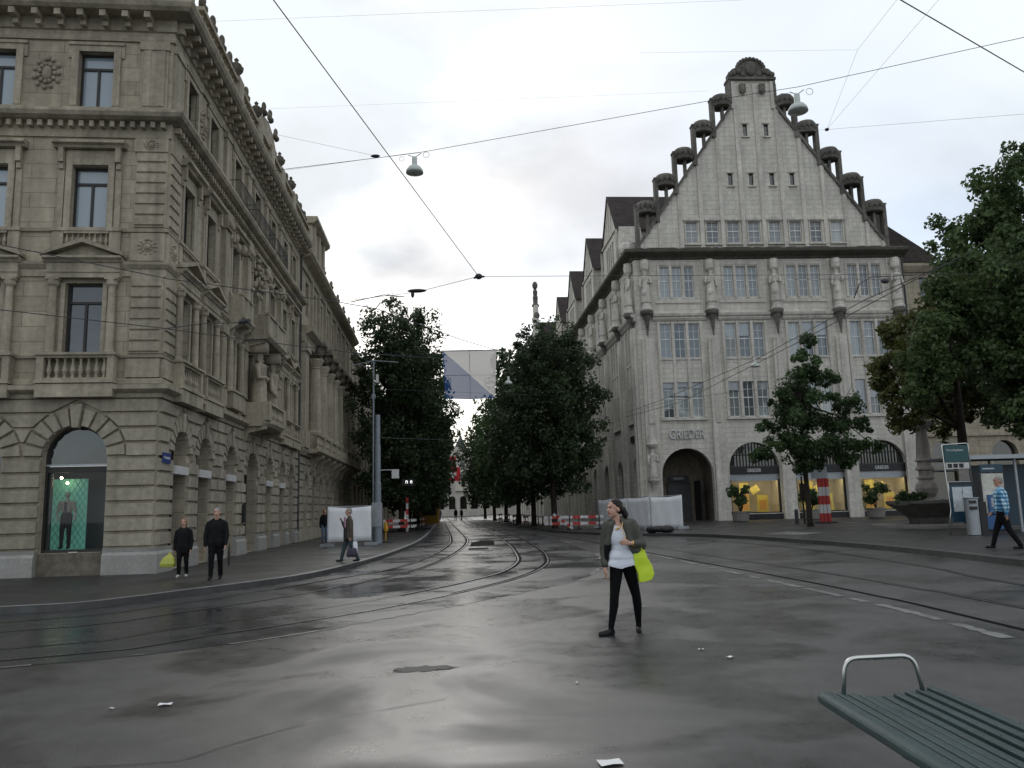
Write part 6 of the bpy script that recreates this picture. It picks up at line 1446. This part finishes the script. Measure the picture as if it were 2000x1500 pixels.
wire([(-10.0, 14.83, 5.6), (-9.76, 15.05, 5.6), (-7.52, 16.88, 5.6), (-6.12, 18.28, 5.6), (-3.9, 20.28, 5.6), (-1.9, 21.28, 5.6)], 0.012, 'lower contact wire passing the old building at first floor height', 0)
wire([(-3.68, 18.2, 6.4), (-2.94, 18.38, 6.6), (-2.49, 18.61, 6.6)], 0.014, 'bent pull off arm above the left trees', 0)
wire([(-3.17, 18.53, 6.3), (-3.03, 18.36, 6.4), (-2.66, 18.5, 6.55)], 0.014, 'short pull off arm beside the longer one above the left trees', 0)
wire([(-7.45, 16.99, 5.6), (-6.75, 17.45, 5.8), (-6.1, 17.85, 5.9), (-5.91, 17.98, 5.9)], 0.014, 'bent pull off arm in front of the old building balcony', 0)
wire([(-9.4, 21.82, 6.0), (-7.31, 38.0, 9.05), (5.52, 50.0, 10.99)], 0.008, 'level cross wire behind the mast at banner height', 0)
wire([(-6.45, 38.0, 7.34), (5.08, 50.0, 8.28)], 0.008, 'level cross wire from the mast through the trees', 0)
wire([(-6.21, 38.0, 5.02), (-1.63, 60.0, 6.52)], 0.006, 'lower thin cross wire behind the mast', 0)
wire([(-6.38, 38.0, 8.52), (-8.49, 30.0, 8.58), (-10.43, 24.0, 8.56)], 0.006, 'guy wire from the mast top to the old building', 0)
wire([(8.44, 14.21, 6.0), (8.39, 14.82, 6.0), (7.95, 17.63, 6.0), (7.5, 24.25, 5.9), (6.03, 31.57, 5.7), (5.09, 34.97, 5.6)], 0.012, 'upper contact wire descending past the right store front', 0)
wire([(8.01, 14.15, 5.8), (7.92, 15.48, 5.8), (7.54, 20.82, 5.7), (6.72, 32.03, 5.6), (5.16, 37.2, 5.6)], 0.012, 'lower contact wire descending past the right store front', 0)
wire([(7.63, 17.47, 6.0), (7.6, 17.09, 6.2), (7.92, 17.22, 6.4), (9.08, 17.51, 6.5)], 0.014, 'curved pull off arm in front of the right end of the store', 0)
wire([(6.44, 17.93, 6.6), (9.44, 18.21, 6.6)], 0.008, 'short level wire by the curved arm', 0)
wire([(5.92, 30.0, 5.55), (6.59, 30.0, 5.53)], 0.03, 'dark insulator bar hanging low before the store front', 0)
wire([(5.38, 34.0, 5.56), (6.51, 32.0, 5.7), (8.42, 30.0, 5.68), (12.28, 30.0, 5.96)], 0.008, 'thin wire sloping before the second floor windows', 0)
wire([(0.05, 44.0, 10.11), (1.83, 46.0, 10.75), (3.02, 46.0, 10.6)], 0.012, 'pull off arm beside the right tree crown', 0)
wire([(0.81, 44.0, 7.18), (1.66, 44.0, 7.32), (2.22, 44.0, 7.25)], 0.012, 'short arm against the right tree crown', 0)
m = MB(); m.ball((-0.93, 23.89, 8.6), .12,.12,.09,8,6); m.tube([(-1.09, 24.04, 8.6),(-0.76, 23.91, 8.6)], .03, 6); tagit(obj('wire_knot', m, 'wire'), 'dark wire knot where span wires meet left of centre', 'insulator')
m = MB(); m.ball((-2.99, 25.34, 8.6), .32,.12,.06,10,6); m.ball((-3.18, 25.76, 8.6), .06,.06,.12,8,6); tagit(obj('insulator', m, 'wire'), 'dark insulator on the span wire above the left trees', 'insulator')
m = MB(); m.tube([(-6.12, 17.85, 5.9),(-5.85, 17.68, 5.9)], .05, 6); tagit(obj('insulator', m, 'wire'), 'dark insulator bar across the face of the old building balcony', 'insulator')
m = MB(); m.ball((12.65, 30.0, 15.99), .09,.09,.06,8,5); tagit(obj('wire_knot', m, 'wire'), 'small wire knot above the chestnut trees', 'insulator')
m = MB(); m.ball((8.58, 17.95, 6.5), .10,.06,.06,8,6); tagit(obj('insulator', m, 'wire'), 'dark insulator by the curved arm at the right of the store', 'insulator')
m = MB(); m.ball((-4.27, 25.0, 13.08), .16,.08,.05,8,6); tagit(obj('insulator', m, 'wire'), 'small insulator at the end of the thin wire near the left bell lamp', 'insulator')

# ================================================================== PEOPLE
def cap(p0, p1, r0, r1, mi=0): return ('c', Vector(p0), Vector(p1), r0, r1, mi)
def ell(c, r, mi=0, rot=0.0): return ('e', Vector(c), Vector(r), rot, 0, mi)
def prim_mesh(pr, seg=14):
    m = MB()
    for p in pr:
        if p[0] == 'c':
            a, b, r0, r1 = p[1:5]; d = (b-a); L_ = d.length; q = d.to_track_quat('Z','Y') if L_ > 1e-5 else Vector((0,0,1)).to_track_quat('Z','Y')
            prof = [(r0*sin(pi/2*k/4), -r0*cos(pi/2*k/4)) for k in range(1,5)]+[(r1*cos(pi/2*k/4), L_+r1*sin(pi/2*k/4)) for k in range(0,4)]
            n = len(prof); k0 = len(m.v); pts = [a+q @ Vector((r*cos(2*pi*i/seg), r*sin(2*pi*i/seg), z)) for i in range(seg) for r, z in prof]+[a+q @ Vector((0,0,-r0)), a+q @ Vector((0,0,L_+r1))]
            N_ = seg*n; fs = [(i*n+j, ((i+1) % seg)*n+j, ((i+1) % seg)*n+j+1, i*n+j+1) for i in range(seg) for j in range(n-1)]
            fs += [(N_, ((i+1) % seg)*n, i*n) for i in range(seg)]+[(N_+1, i*n+n-1, ((i+1) % seg)*n+n-1) for i in range(seg)]; m.add(pts, fs)
        else:
            k0 = len(m.v); m.ball((0,0,0), *p[2], seg=16, rings=12); rm = Matrix.Rotation(p[3], 3, 'Z')
            for i in range(k0, len(m.v)): m.v[i] = rm @ m.v[i]+p[1]
    return m
def dist(p, q):
    if q[0] == 'c':
        a, b = q[1], q[2]; d = b-a; t = max(0, min(1, (p-a).dot(d)/max(1e-9, d.dot(d)))); return (p-a-d*t).length-(q[3]+(q[4]-q[3])*t)
    v = Matrix.Rotation(-q[3], 3, 'Z') @ (p-q[1]); r = q[2]; return (Vector((v.x/r.x, v.y/r.y, v.z/r.z)).length-1)*min(r)
def fleshed(name, prims, mats, parent, voxel, loc, rotz=0.0, scale=1.0, smooth_it=4, tints=None, fold=0.0, cut=None):
    """grow ONE continuous surface over the primitives (voxel remesh), then colour its regions"""
    m = prim_mesh(prims); me = bpy.data.meshes.new(name); me.from_pydata(m.v, [], m.f)
    bm = bmesh.new(); bm.from_mesh(me); bmesh.ops.recalc_face_normals(bm, faces=bm.faces); bm.to_mesh(me); bm.free()
    t = bpy.data.objects.new('t', me)
    r = t.modifiers.new('r','REMESH'); r.mode = 'VOXEL'; r.voxel_size = voxel; r.use_smooth_shade = True
    s = t.modifiers.new('s','SMOOTH'); s.factor = .5; s.iterations = smooth_it
    dg = tmp_graph(t); out_ = bpy.data.meshes.new_from_object(t.evaluated_get(dg)); bpy.data.objects.remove(t); out_.name = name
    out_.materials.clear()
    for k in mats: out_.materials.append(M[k])
    if len(mats) > 1:
        for p in out_.polygons:
            c = Vector(p.center); i = min(prims, key=lambda q: dist(c, q))[5]
            if tints:
                for f_, mi in tints:
                    if f_(c): i = mi
            p.material_index = i
    for p in out_.polygons: p.use_smooth = True
    if fold:
        for v in out_.vertices:
            k = fold*(sin(v.co.x*38+v.co.z*9)+sin(v.co.z*31+v.co.y*17)*.7); n = Vector(v.normal); v.co += n*k
    if cut:
        bm = bmesh.new(); bm.from_mesh(out_); bmesh.ops.delete(bm, geom=[v for v in bm.verts if cut(v.co)], context='VERTS'); bm.to_mesh(out_); bm.free()
    for v in out_.vertices: v.co *= scale
    o = bpy.data.objects.new(name, out_); link(o, parent, loc); o.rotation_euler = (0,0,rotz); return o
def hand(wr, dirv, palmn, thumb, mi, s=1.0, curl=.35):
    """palm, four unequal bent fingers and a thumb leaving the side of the palm"""
    wr, d, n, t = Vector(wr), Vector(dirv).normalized(), Vector(palmn).normalized(), Vector(thumb).normalized(); out_ = []
    for k in (-.022,-.007,.008,.023): out_.append(cap(wr+d*.012*s+t*k*.8*s, wr+d*.075*s+t*k*s, .013*s, .011*s, mi))
    for k, L_ in ((.025,.066),(.009,.075),(-.008,.070),(-.024,.054)):
        a = wr+d*.080*s+t*k*s; b = a+(d+n*curl).normalized()*L_*.5*s; c = b+(d+n*curl*3).normalized()*L_*.5*s
        out_ += [cap(a,b,.0095*s,.0085*s,mi), cap(b,c,.0085*s,.0075*s,mi)]
    a = wr+d*.025*s+t*.025*s; b = a+(d*.6+t*.8+n*.2).normalized()*.035*s; c = b+(d*.9+t*.2+n*.5).normalized()*.03*s
    return out_+[cap(a,b,.012*s,.010*s,mi), cap(b,c,.010*s,.008*s,mi)]

# --- the woman crossing the square
wx, wy = 1.32, 10.5
wom = thing('person', 'woman in an olive jacket and white blouse striding across the square, hair tied back', 'person', (wx,wy,0))
hf = Vector((-.90,-.42,0)).normalized(); hs = Vector((hf.y,-hf.x,0)); HC = Vector((-.050,-.02,1.555))
H_ = lambda f, s, z: HC+hf*f+hs*s+Vector((0,0,z))
rot_h = atan2(hf.y, hf.x)
pr = [ell(H_(-.010,0,.030), (.096,.074,.088), 0, rot_h), ell(H_(.028,0,-.03), (.066,.060,.082), 0, rot_h), cap(H_(.055,0,-.085), H_(.0,0,-.06), .030,.045,0), cap(H_(.02,.035,-.07), H_(.055,.01,-.09), .022,.02,0), cap(H_(.02,-.035,-.07), H_(.055,-.01,-.09), .022,.02,0),
      cap(H_(.086,0,.012), H_(.106,0,-.022), .009,.013,0), ell(H_(.088,0,-.052), (.012,.022,.012), 0, rot_h), ell(H_(.084,0,.032), (.016,.045,.012), 0, rot_h),
      ell(H_(-.012,.075,-.012), (.022,.010,.030), 0, rot_h), ell(H_(-.012,-.075,-.012), (.022,.010,.030), 0, rot_h),
      cap((-.025,.005,1.34), H_(-.02,0,-.08), .050,.046,0), cap((-.02,.0,1.355), (.02,.01,1.30), .06,.09,0),
      ell((.0,.0,1.20), (.150,.100,.17), 1), ell((.015,.005,1.02), (.128,.092,.15), 1), cap((-.13,.0,1.335), (.14,.02,1.345), .055,.055,1),
      cap((-.045,.01,.90), (.085,.035,.90), .100,.100,2),
      cap((-.050,-.0,.85), (-.105,-.06,.47), .092,.058,2), cap((-.105,-.06,.47), (-.115,-.06,.36), .058,.057,2), cap((-.115,-.06,.36), (-.165,-.08,.10), .057,.036,2),
      cap((.095,.03,.85), (.190,.10,.46), .094,.058,2), cap((.190,.10,.46), (.205,.13,.35), .058,.057,2), cap((.205,.13,.35), (.218,.19,.11), .057,.036,2),
      cap((-.165,-.08,.085), (-.165,-.08,.06), .036,.036,2), cap((.218,.19,.10), (.218,.19,.06), .036,.036,2), cap((-.150,-.07,.05), (-.29,-.12,.035), .030,.024,2), cap((.218,.21,.05), (.205,.11,.035), .030,.026,2),
      cap((-.155,.01,1.33), (-.195,.03,1.03), .045,.038,1), cap((-.195,.03,1.03), (-.205,-.05,.80), .036,.026,0),
      cap((.165,.02,1.34), (.265,-.02,1.10), .045,.040,1), cap((.265,-.02,1.10), (.105,-.19,1.125), .036,.025,0)]
pr += hand((-.205,-.05,.80), (.03,-.05,-1), (.8,.3,0), (.15,-1,0), 0, .95, .35)
pr += hand((.100,-.195,1.127), (-1,-.12,.12), (.1,.9,-.3), (-.2,-.1,1), 0, .95, .75)
eyeL, eyeR = H_(.080,.030,.012), H_(.080,-.030,.012)
tints = [(lambda c: (c-eyeL).length < .011 or (c-eyeR).length < .011, 3), (lambda c: abs((c-H_(.085,0,.036)).z) < .0035 and .015 < abs((c-HC).dot(hs)) < .05 and (c-HC).dot(hf) > .055, 5), (lambda c: (c-H_(.094,0,-.052)).length < .020 and abs((c-H_(0,0,-.052)).z) < .0085, 4)]
fleshed('body', pr, ['skin','blouse','leggings','eye','lip','hair_dark'], wom, .0065, (wx,wy,0), smooth_it=3, tints=tints)
hr = [ell(H_(-.021,0,.046), (.0955,.0775,.083), 0, rot_h), ell(H_(-.05,0,.005), (.072,.078,.085), 0, rot_h), cap(H_(-.085,0,-.0), H_(-.125,0,-.02), .03,.032,0), cap(H_(-.125,0,-.015), H_(-.150,-.01,-.08), .042,.040,0), cap(H_(-.150,-.01,-.08), H_(-.150,-.01,-.14), .038,.014,0), cap(H_(.035,.053,.072), H_(-.03,.074,.02), .012,.018,0), cap(H_(.035,-.053,.072), H_(-.03,-.074,.02), .012,.018,0)]
# trim the hair back from the face
ho = fleshed('hair', hr, ['hair_dark'], wom, .007, (wx,wy,0), smooth_it=3)
bl_ = [ell((.0,-.004,1.20), (.155,.108,.16), 0), ell((.012,.0,1.06), (.132,.098,.22), 0), ell((.012,.003,.95), (.150,.108,.20), 0), cap((-.045,.0,.95), (.085,.02,.95), .118,.118,0), cap((-.060,-.002,.84), (.105,.028,.86), .130,.130,0), cap((-.062,-.004,.76), (.11,.028,.78), .136,.136,0), cap((-.05,-.02,1.29), (.06,-.0,1.30), .065,.065,0)]
fleshed('blouse', bl_, ['blouse'], wom, .008, (wx,wy,0), smooth_it=10, fold=.0016, cut=lambda c: c.z < .805+.035*abs(c.x-.0)/.15+.004*sin(c.x*22))
jk = [cap((-.155,.015,1.345), (-.20,.035,1.03), .068,.060,0), cap((-.20,.035,1.03), (-.208,-.035,.86), .058,.050,0), cap((.165,.02,1.355), (.272,-.015,1.105), .070,.066,0), cap((.272,-.015,1.105), (.165,-.13,1.115), .066,.050,0), cap((.275,.0,1.06), (.20,-.06,1.03), .05,.05,0),
      cap((-.12,.05,1.37), (.13,.06,1.375), .062,.062,0), ell((.0,.075,1.16), (.175,.075,.24), 0), cap((-.15,.06,1.30), (-.165,.05,.93), .055,.045,0), cap((.155,.05,1.32), (.185,.03,.98), .06,.05,0),
      cap((-.115,-.05,1.34), (-.165,-.06,1.12), .045,.036,0), cap((-.165,-.06,1.12), (-.185,-.03,.86), .034,.030,1), cap((-.17,0,1.1), (-.18,.02,.90), .04,.036,1),
      cap((.075,-.06,1.36), (.115,-.085,1.16), .048,.044,0), cap((.115,-.085,1.16), (.165,-.07,1.02), .044,.036,0), cap((.10,-.03,1.36), (.15,-.04,1.1), .06,.05,0),
      cap((.035,-.05,1.395), (.05,.05,1.43), .028,.028,0), cap((-.07,-.055,1.38), (-.06,.05,1.43), .024,.026,0), cap((.05,.05,1.43), (-.06,.05,1.43), .03,.03,0)]
jo = fleshed('jacket', jk, ['jacket','lining'], wom, .009, (wx,wy,0), smooth_it=3, fold=.0028)
m = MB(); m.tube([(wx+.03,wy-.115,1.385),(wx+.02,wy-.125,1.30),(wx+.06,wy-.135,1.18)], .006, 5); obj('zip', m, 'gold', wom)
for s, f in (((wx-.04,wy-.105,1.30),1),):
    m = MB(); m.ball((wx-.02,wy-.11,1.315), .03,.012,.012,8,5); m.ball((wx-.045,wy-.105,1.30), .02,.01,.012,8,5); obj('necklace', m, 'gold', wom)
m = MB(); m.tube([(wx+.150+.0*cos(a)-.004,wy-.150+.034*cos(a),1.120+.034*sin(a)) for a in [2*pi*i/12 for i in range(13)]], .008, 6); m.ball((wx+.14,wy-.178,1.13), .016,.010,.018,8,5); obj('watch', m, 'gold', wom)
m = MB(); e = H_(-.01,.080,-.045); m.ball((wx+e.x,wy+e.y,e.z), .007); obj('earring', m, 'white', wom)
for nm, a, b, c in (('front',(-.150,-.065,.035),(-.30,-.125,.030),(-.165,-.08,.07)),('back',(.218,.235,.035),(.203,.085,.03),(.218,.20,.07))):
    a, b, c = Vector(a), Vector(b), Vector(c); fleshed('shoe', [cap(a,b,.037,.032,0), cap(a.lerp(b,.4)+Vector((0,0,.005)), c+Vector((0,0,-.005)), .034,.036,0), cap(a+Vector((0,0,-.01)), b+Vector((0,0,-.01)), .034,.034,0)], ['shoe'], wom, .007, (wx,wy,0))
# lime bag on her forearm
bag = thing('shopping_bag', 'bright lime green carrier bag hanging from the forearm of the woman', 'bag', (wx+.30,wy-.05,.66)); m = MB(); pts = []
rows = [(0,.19,.37,-.04),(.10,.175,.405,-.02),(.20,.155,.385,0),(.30,.135,.33,0),(.40,.13,.30,0)]
for dz, xa, xb, _ in rows:
    th = .05*(1-dz/.40*.7)+.006; k = .02*sin(dz*30); xa += .008*sin(dz*22); y = wy-.06
    pts += [(wx+xa+.02,y-th,.635+dz+.012*0),(wx+(xa+xb)/2,y-th*1.15-k,.635+dz),(wx+xb,y-th,.635+dz+.03*(dz < .05)),(wx+xb,y+th,.635+dz+.03*(dz < .05)),(wx+(xa+xb)/2,y+th,.635+dz),(wx+xa+.02,y+th,.635+dz)]
n = 6; m.add(pts, [(r*n+i, r*n+(i+1) % n, (r+1)*n+(i+1) % n, (r+1)*n+i) for r in range(4) for i in range(n)]+[(5,4,3,2,1,0)]); o = obj('bag', m, 'lime_bag', bag); sb = o.modifiers.new('b','BEVEL'); sb.width = .012; sb.segments = 3
m = MB()
for y in (-.03,.02): m.tube([(wx+.16,wy-.06+y,1.02),(wx+.18,wy-.06+y*.6,1.08),(wx+.215,wy-.05,1.15),(wx+.25,wy-.06+y*.6,1.08),(wx+.27,wy-.06+y,1.02)], .007, 5)
obj('handle', m, 'lime_bag', bag)

# --- the other walkers
def walker(label, loc, h, face, top, legs, shoe, hair, skin='skin', stride=.22, coat=.78, arms=((.05,0),(.05,0)), bulk=1.0, phone=None, hair_long=False, vox=.013, extra=None, plaid=False, turn=0.0):
    """walking figure facing -Y before rotation; arms = (swing forward, bend) for its right and left arm"""
    s = h/1.75; t = thing('person', label, 'person', loc); rz = face; b = bulk
    T, Lg, Sh, Sk = 1, 2, 3, 0; pr = []
    ca, sa = cos(turn), sin(turn)
    hd = lambda x, y, z: (x*ca-y*sa, -.02+x*sa+y*ca, z)
    pr += [ell(hd(0,.005,1.655),(.078,.097,.095),Sk,turn), ell(hd(0,-.03,1.60),(.062,.065,.082),Sk,turn), cap(hd(0,-.06,1.535),hd(0,0,1.55),.03,.05,Sk), cap(hd(0,-.092,1.635),hd(0,-.112,1.60),.010,.014,Sk), ell(hd(.08,.01,1.62),(.012,.022,.032),Sk,turn), ell(hd(-.08,.01,1.62),(.012,.022,.032),Sk,turn), cap((0,.01,1.44),(0,-.005,1.56),.058,.054,Sk)]
    pr += [cap((-.125*b,.01,1.375),(.125*b,.01,1.375),.07*b,.07*b,T), cap((-.05,.01,1.45),(-.16*b,.01,1.37),.055,.06,T), cap((.05,.01,1.45),(.16*b,.01,1.37),.055,.06,T), ell((0,0,1.22),(.175*b,.12*b,.26),T), cap((0,0,1.30),(0,0,.98),.125*b,.13*b,T), ell((0,0,1.02),(.178*b,.125*b,.28),T)]
    if coat < .9: pr += [cap((-.06,0,.92),(-.075,0,coat+.07),.13*b,.125*b,T), cap((.06,0,.92),(.075,0,coat+.07),.13*b,.125*b,T)]
    for sgn, st in ((-1,-stride),(1,stride)):
        kz = .49; pr += [cap((sgn*.085,0,.88),(sgn*.095,st*.45-.03,kz),.098*b,.074,Lg), cap((sgn*.095,st*.45-.03,kz),(sgn*.095,st+.02,.10),.070,.055,Lg), cap((sgn*.095,st+.04,.05),(sgn*.105,st-.13,.04),.042,.036,Sh), cap((sgn*.095,st+.03,.1),(sgn*.095,st+.03,.05),.045,.042,Sh)]
    for sgn, (sw, bend) in ((-1,arms[0]),(1,arms[1])):
        sh = Vector((sgn*.178*b,.01,1.355)); el = sh+Vector((sgn*.055,-.28*sin(sw),-.29*cos(sw))); fd = Vector((-sgn*.1*bend,-sin(sw+bend),-cos(sw+bend))).normalized(); wr = el+fd*.25
        pr += [cap(sh,el,.060*b,.052*b,T), cap(el,wr,.050*b,.040,T)]+hand(wr+fd*.0, fd, (-sgn,-.3,0), (0,-1,.0), Sk, 1.05, .4)
    body = fleshed('body', pr, [skin,top,legs,shoe], t, vox, loc, rz, s, 6, fold=.002)
    hp = [ell(hd(0,.018,1.68),(.083,.098,.085),0,turn), ell(hd(0,.04,1.63),(.082,.075,.085),0,turn)]
    if hair_long: hp += [ell(hd(0,.05,1.58),(.095,.07,.10),0,turn), cap(hd(.08,.0,1.66),hd(.085,.0,1.57),.025,.02,0), cap(hd(-.08,.0,1.66),hd(-.085,.0,1.57),.025,.02,0)]
    fleshed('hair', hp, [hair], t, .014, loc, rz, s, 3)
    m = MB(); 
    for q in (-1,1): m.ball(Vector(hd(q*.032,-.088,1.645))*s, .011, .007, .008, 7, 5); m.ball(Vector(hd(q*.032,-.090,1.666))*s, .020, .006, .005, 7, 5)
    m.ball(Vector(hd(0,-.092,1.565))*s, .024, .006, .006, 7, 5)
    o = obj('face_features', m, 'eye', t, loc=(0,0,0)); put(o, loc, rz, t); return t, body
walker('man in a black jacket walking beside the shorter woman in black', (-7.07,19.4,.12), 1.66, radians(10), 'coat','trousers','shoe','hair_grey', 'skin', .12, .80, ((.1,.1),(.15,.3)), 1.12)
walker('shorter woman in a black coat and pale shoes carrying a yellow bag', (-8.25,20.4,.12), 1.43, radians(8), 'coat','trousers','shoe_w','hair_blond', 'skin', .08, .72, ((.0,.05),(.1,.2)), 1.08, hair_long=True)
yb = thing('shopping_bag', 'yellow plastic carrier bag in the hand of the shorter woman in black', 'bag', (-8.62,20.3,.45)); m = MB(); q = []
for z, w_, th in ((.38,.16,.05),(.46,.19,.07),(.60,.14,.05),(.68,.05,.02),(.74,.02,.015)):
    cx = -8.545+.10*(z-.45); q += [(cx-w_*1.1,20.28-th,z),(cx,20.28-th*1.3,z),(cx+w_*.8,20.28-th,z),(cx+w_*.8,20.28+th,z),(cx,20.28+th,z),(cx-w_*1.1,20.28+th,z)]
m.add(q, [(r*6+i, r*6+(i+1) % 6, (r+1)*6+(i+1) % 6, (r+1)*6+i) for r in range(4) for i in range(6)]+[(5,4,3,2,1,0)]); mt = mat('yellow_plastic', (.42,.44,.07), .45); o = obj('bag', m, mt, yb); o.modifiers.new('b','BEVEL').width = .01
um = thing('umbrella', 'folded dark umbrella in the hand of the man in the black jacket', 'umbrella', (-6.72,19.35,.5)); m = MB(); m.lathe(-6.74,-19.33,[(.006,.42),(.028,.5),(.034,.72),(.016,.86),(.01,.95)], 8); obj('cover', m, 'black', um)
# older man with bags crossing the left pavement
t, b_ = walker('older man in an olive brown coat and pink shirt, hand at his mouth', (-5.05,24.9,.12), 1.60, radians(-72), 'coat_brown','teal_tr','shoe','hair_grey', 'skin_d', .26, .74, ((.45,2.25),(-.05,.1)), 1.05)
m = MB(); m.mi = 0; m.box(-.115,.115,.105,.15,1.02,1.34); o = obj('shirt', m, 'pink', t, loc=(0,0,0)); put(o, (-5.05,24.9,.12), radians(-72), t); bv = o.modifiers.new('b','BEVEL'); bv.width = .03; bv.segments = 3
m = MB(); m.box(-.145,.145,.10,.16,.62,1.02); o = obj('apron', m, 'black', t, loc=(0,0,0)); put(o, (-5.05,24.9,.12), radians(-72), t); bv = o.modifiers.new('b','BEVEL'); bv.width = .03; bv.segments = 3
def carrier(name, label, c, w, h, th, mt_, rz=0.0):
    t = thing(name, label, 'bag', c); m = MB(); q = []
    for z, k, e in ((0,.92,.8),(.25,1.05,1.1),(.7,.95,.9),(1.0,.8,.4)): q += [(-w/2*k,-th/2*e,z*h),(w/2*k,-th/2*e,z*h),(w/2*k,th/2*e,z*h),(-w/2*k,th/2*e,z*h)]
    m.add(q, [(r*4+i, r*4+(i+1) % 4, (r+1)*4+(i+1) % 4, (r+1)*4+i) for r in range(3) for i in range(4)]+[(3,2,1,0)]); m.tube([(-w*.2,0,h*.98),(-w*.08,0,h*1.3),(w*.08,0,h*1.3),(w*.2,0,h*.98)], .008, 5)
    o = obj('bag', m, mt_, t, loc=(0,0,0)); put(o, c, rz, t); return t
carrier('shopping_bag', 'white plastic bag carried by the older man crossing the left pavement', (-4.84,24.75,.42), .14, .30, .10, 'white_bag', .3); carrier('carrier_bag', 'dark violet bag carried below the white one by the older man', (-4.92,24.68,.27), .30, .26, .10, 'purple_bag', .1)
walker('man in a blue and white checked shirt striding along the right pavement', (11.62,19.6,.33), 1.72, radians(-128), 'plaid','trousers','shoe','hair_grey', 'skin_d', .30, .93, ((.25,.5),(-.35,.3)), 1.28, turn=radians(35))
walker('person in dark clothes and jeans half hidden left of the white hoarding', (-9.55,41.0,.12), 1.65, radians(20), 'coat','jeans','shoe','hair_blond', 'skin', .08, .9, vox=.02, hair_long=True)
walker('distant person in dark clothes standing on the tracks down the street', (-8.6,118,.02), 1.75, radians(0), 'coat','trousers','shoe','hair_dark', vox=.03); walker('second distant person in dark clothes right of the other on the street', (-7.7,117,.02), 1.72, radians(40), 'coat','trousers','shoe','hair_dark', vox=.03)
walker('distant person in pale clothes at the left kerb down the street', (-10.6,115,.12), 1.7, radians(20), 'jeans','jeans','shoe','hair_blond', vox=.03)
# mannequin in the lit shop window
mc = FF(-2.52,-.62,.80)
t = thing('mannequin', 'mannequin in a grey jacket and black trousers standing in the teal shop window', 'mannequin', mc)
pr = [ell((0,0,1.60),(.07,.085,.10),0), cap((0,0,1.40),(0,0,1.54),.045,.045,0), cap((-.15,0,1.36),(.15,0,1.36),.06,.06,1), ell((0,0,1.2),(.17,.11,.2),1), ell((0,0,1.02),(.14,.10,.12),2), cap((-.07,0,.95),(-.10,-.02,.5),.10,.065,2), cap((-.10,-.02,.5),(-.11,0,.06),.065,.05,2), cap((.07,0,.95),(.09,0,.5),.10,.065,2), cap((.09,0,.5),(.10,0,.06),.065,.05,2), cap((-.2,0,1.35),(-.25,0,1.08),.05,.045,1), cap((-.25,0,1.08),(-.22,-.06,.86),.04,.028,0), cap((.2,0,1.35),(.25,0,1.08),.05,.045,1), cap((.25,0,1.08),(.25,-.04,.84),.04,.028,0), cap((-.11,0,.05),(-.12,-.12,.04),.04,.035,2), cap((.10,0,.05),(.11,-.12,.04),.04,.035,2)]
M['mannequin_jacket'] = mat('mannequin_jacket', (.34,.31,.25), .7)
fleshed('body', pr, ['map','mannequin_jacket','trousers'], t, .016, mc, radians(6), .92, 3)
m = MB(); m.box(-.035,.035,.10,.125,1.1,1.38); o = obj('shirt', m, 'black', t, loc=(0,0,0)); put(o, mc, radians(6), t); o.scale = (.92,)*3

bpy.data.scenes.remove(TMP)
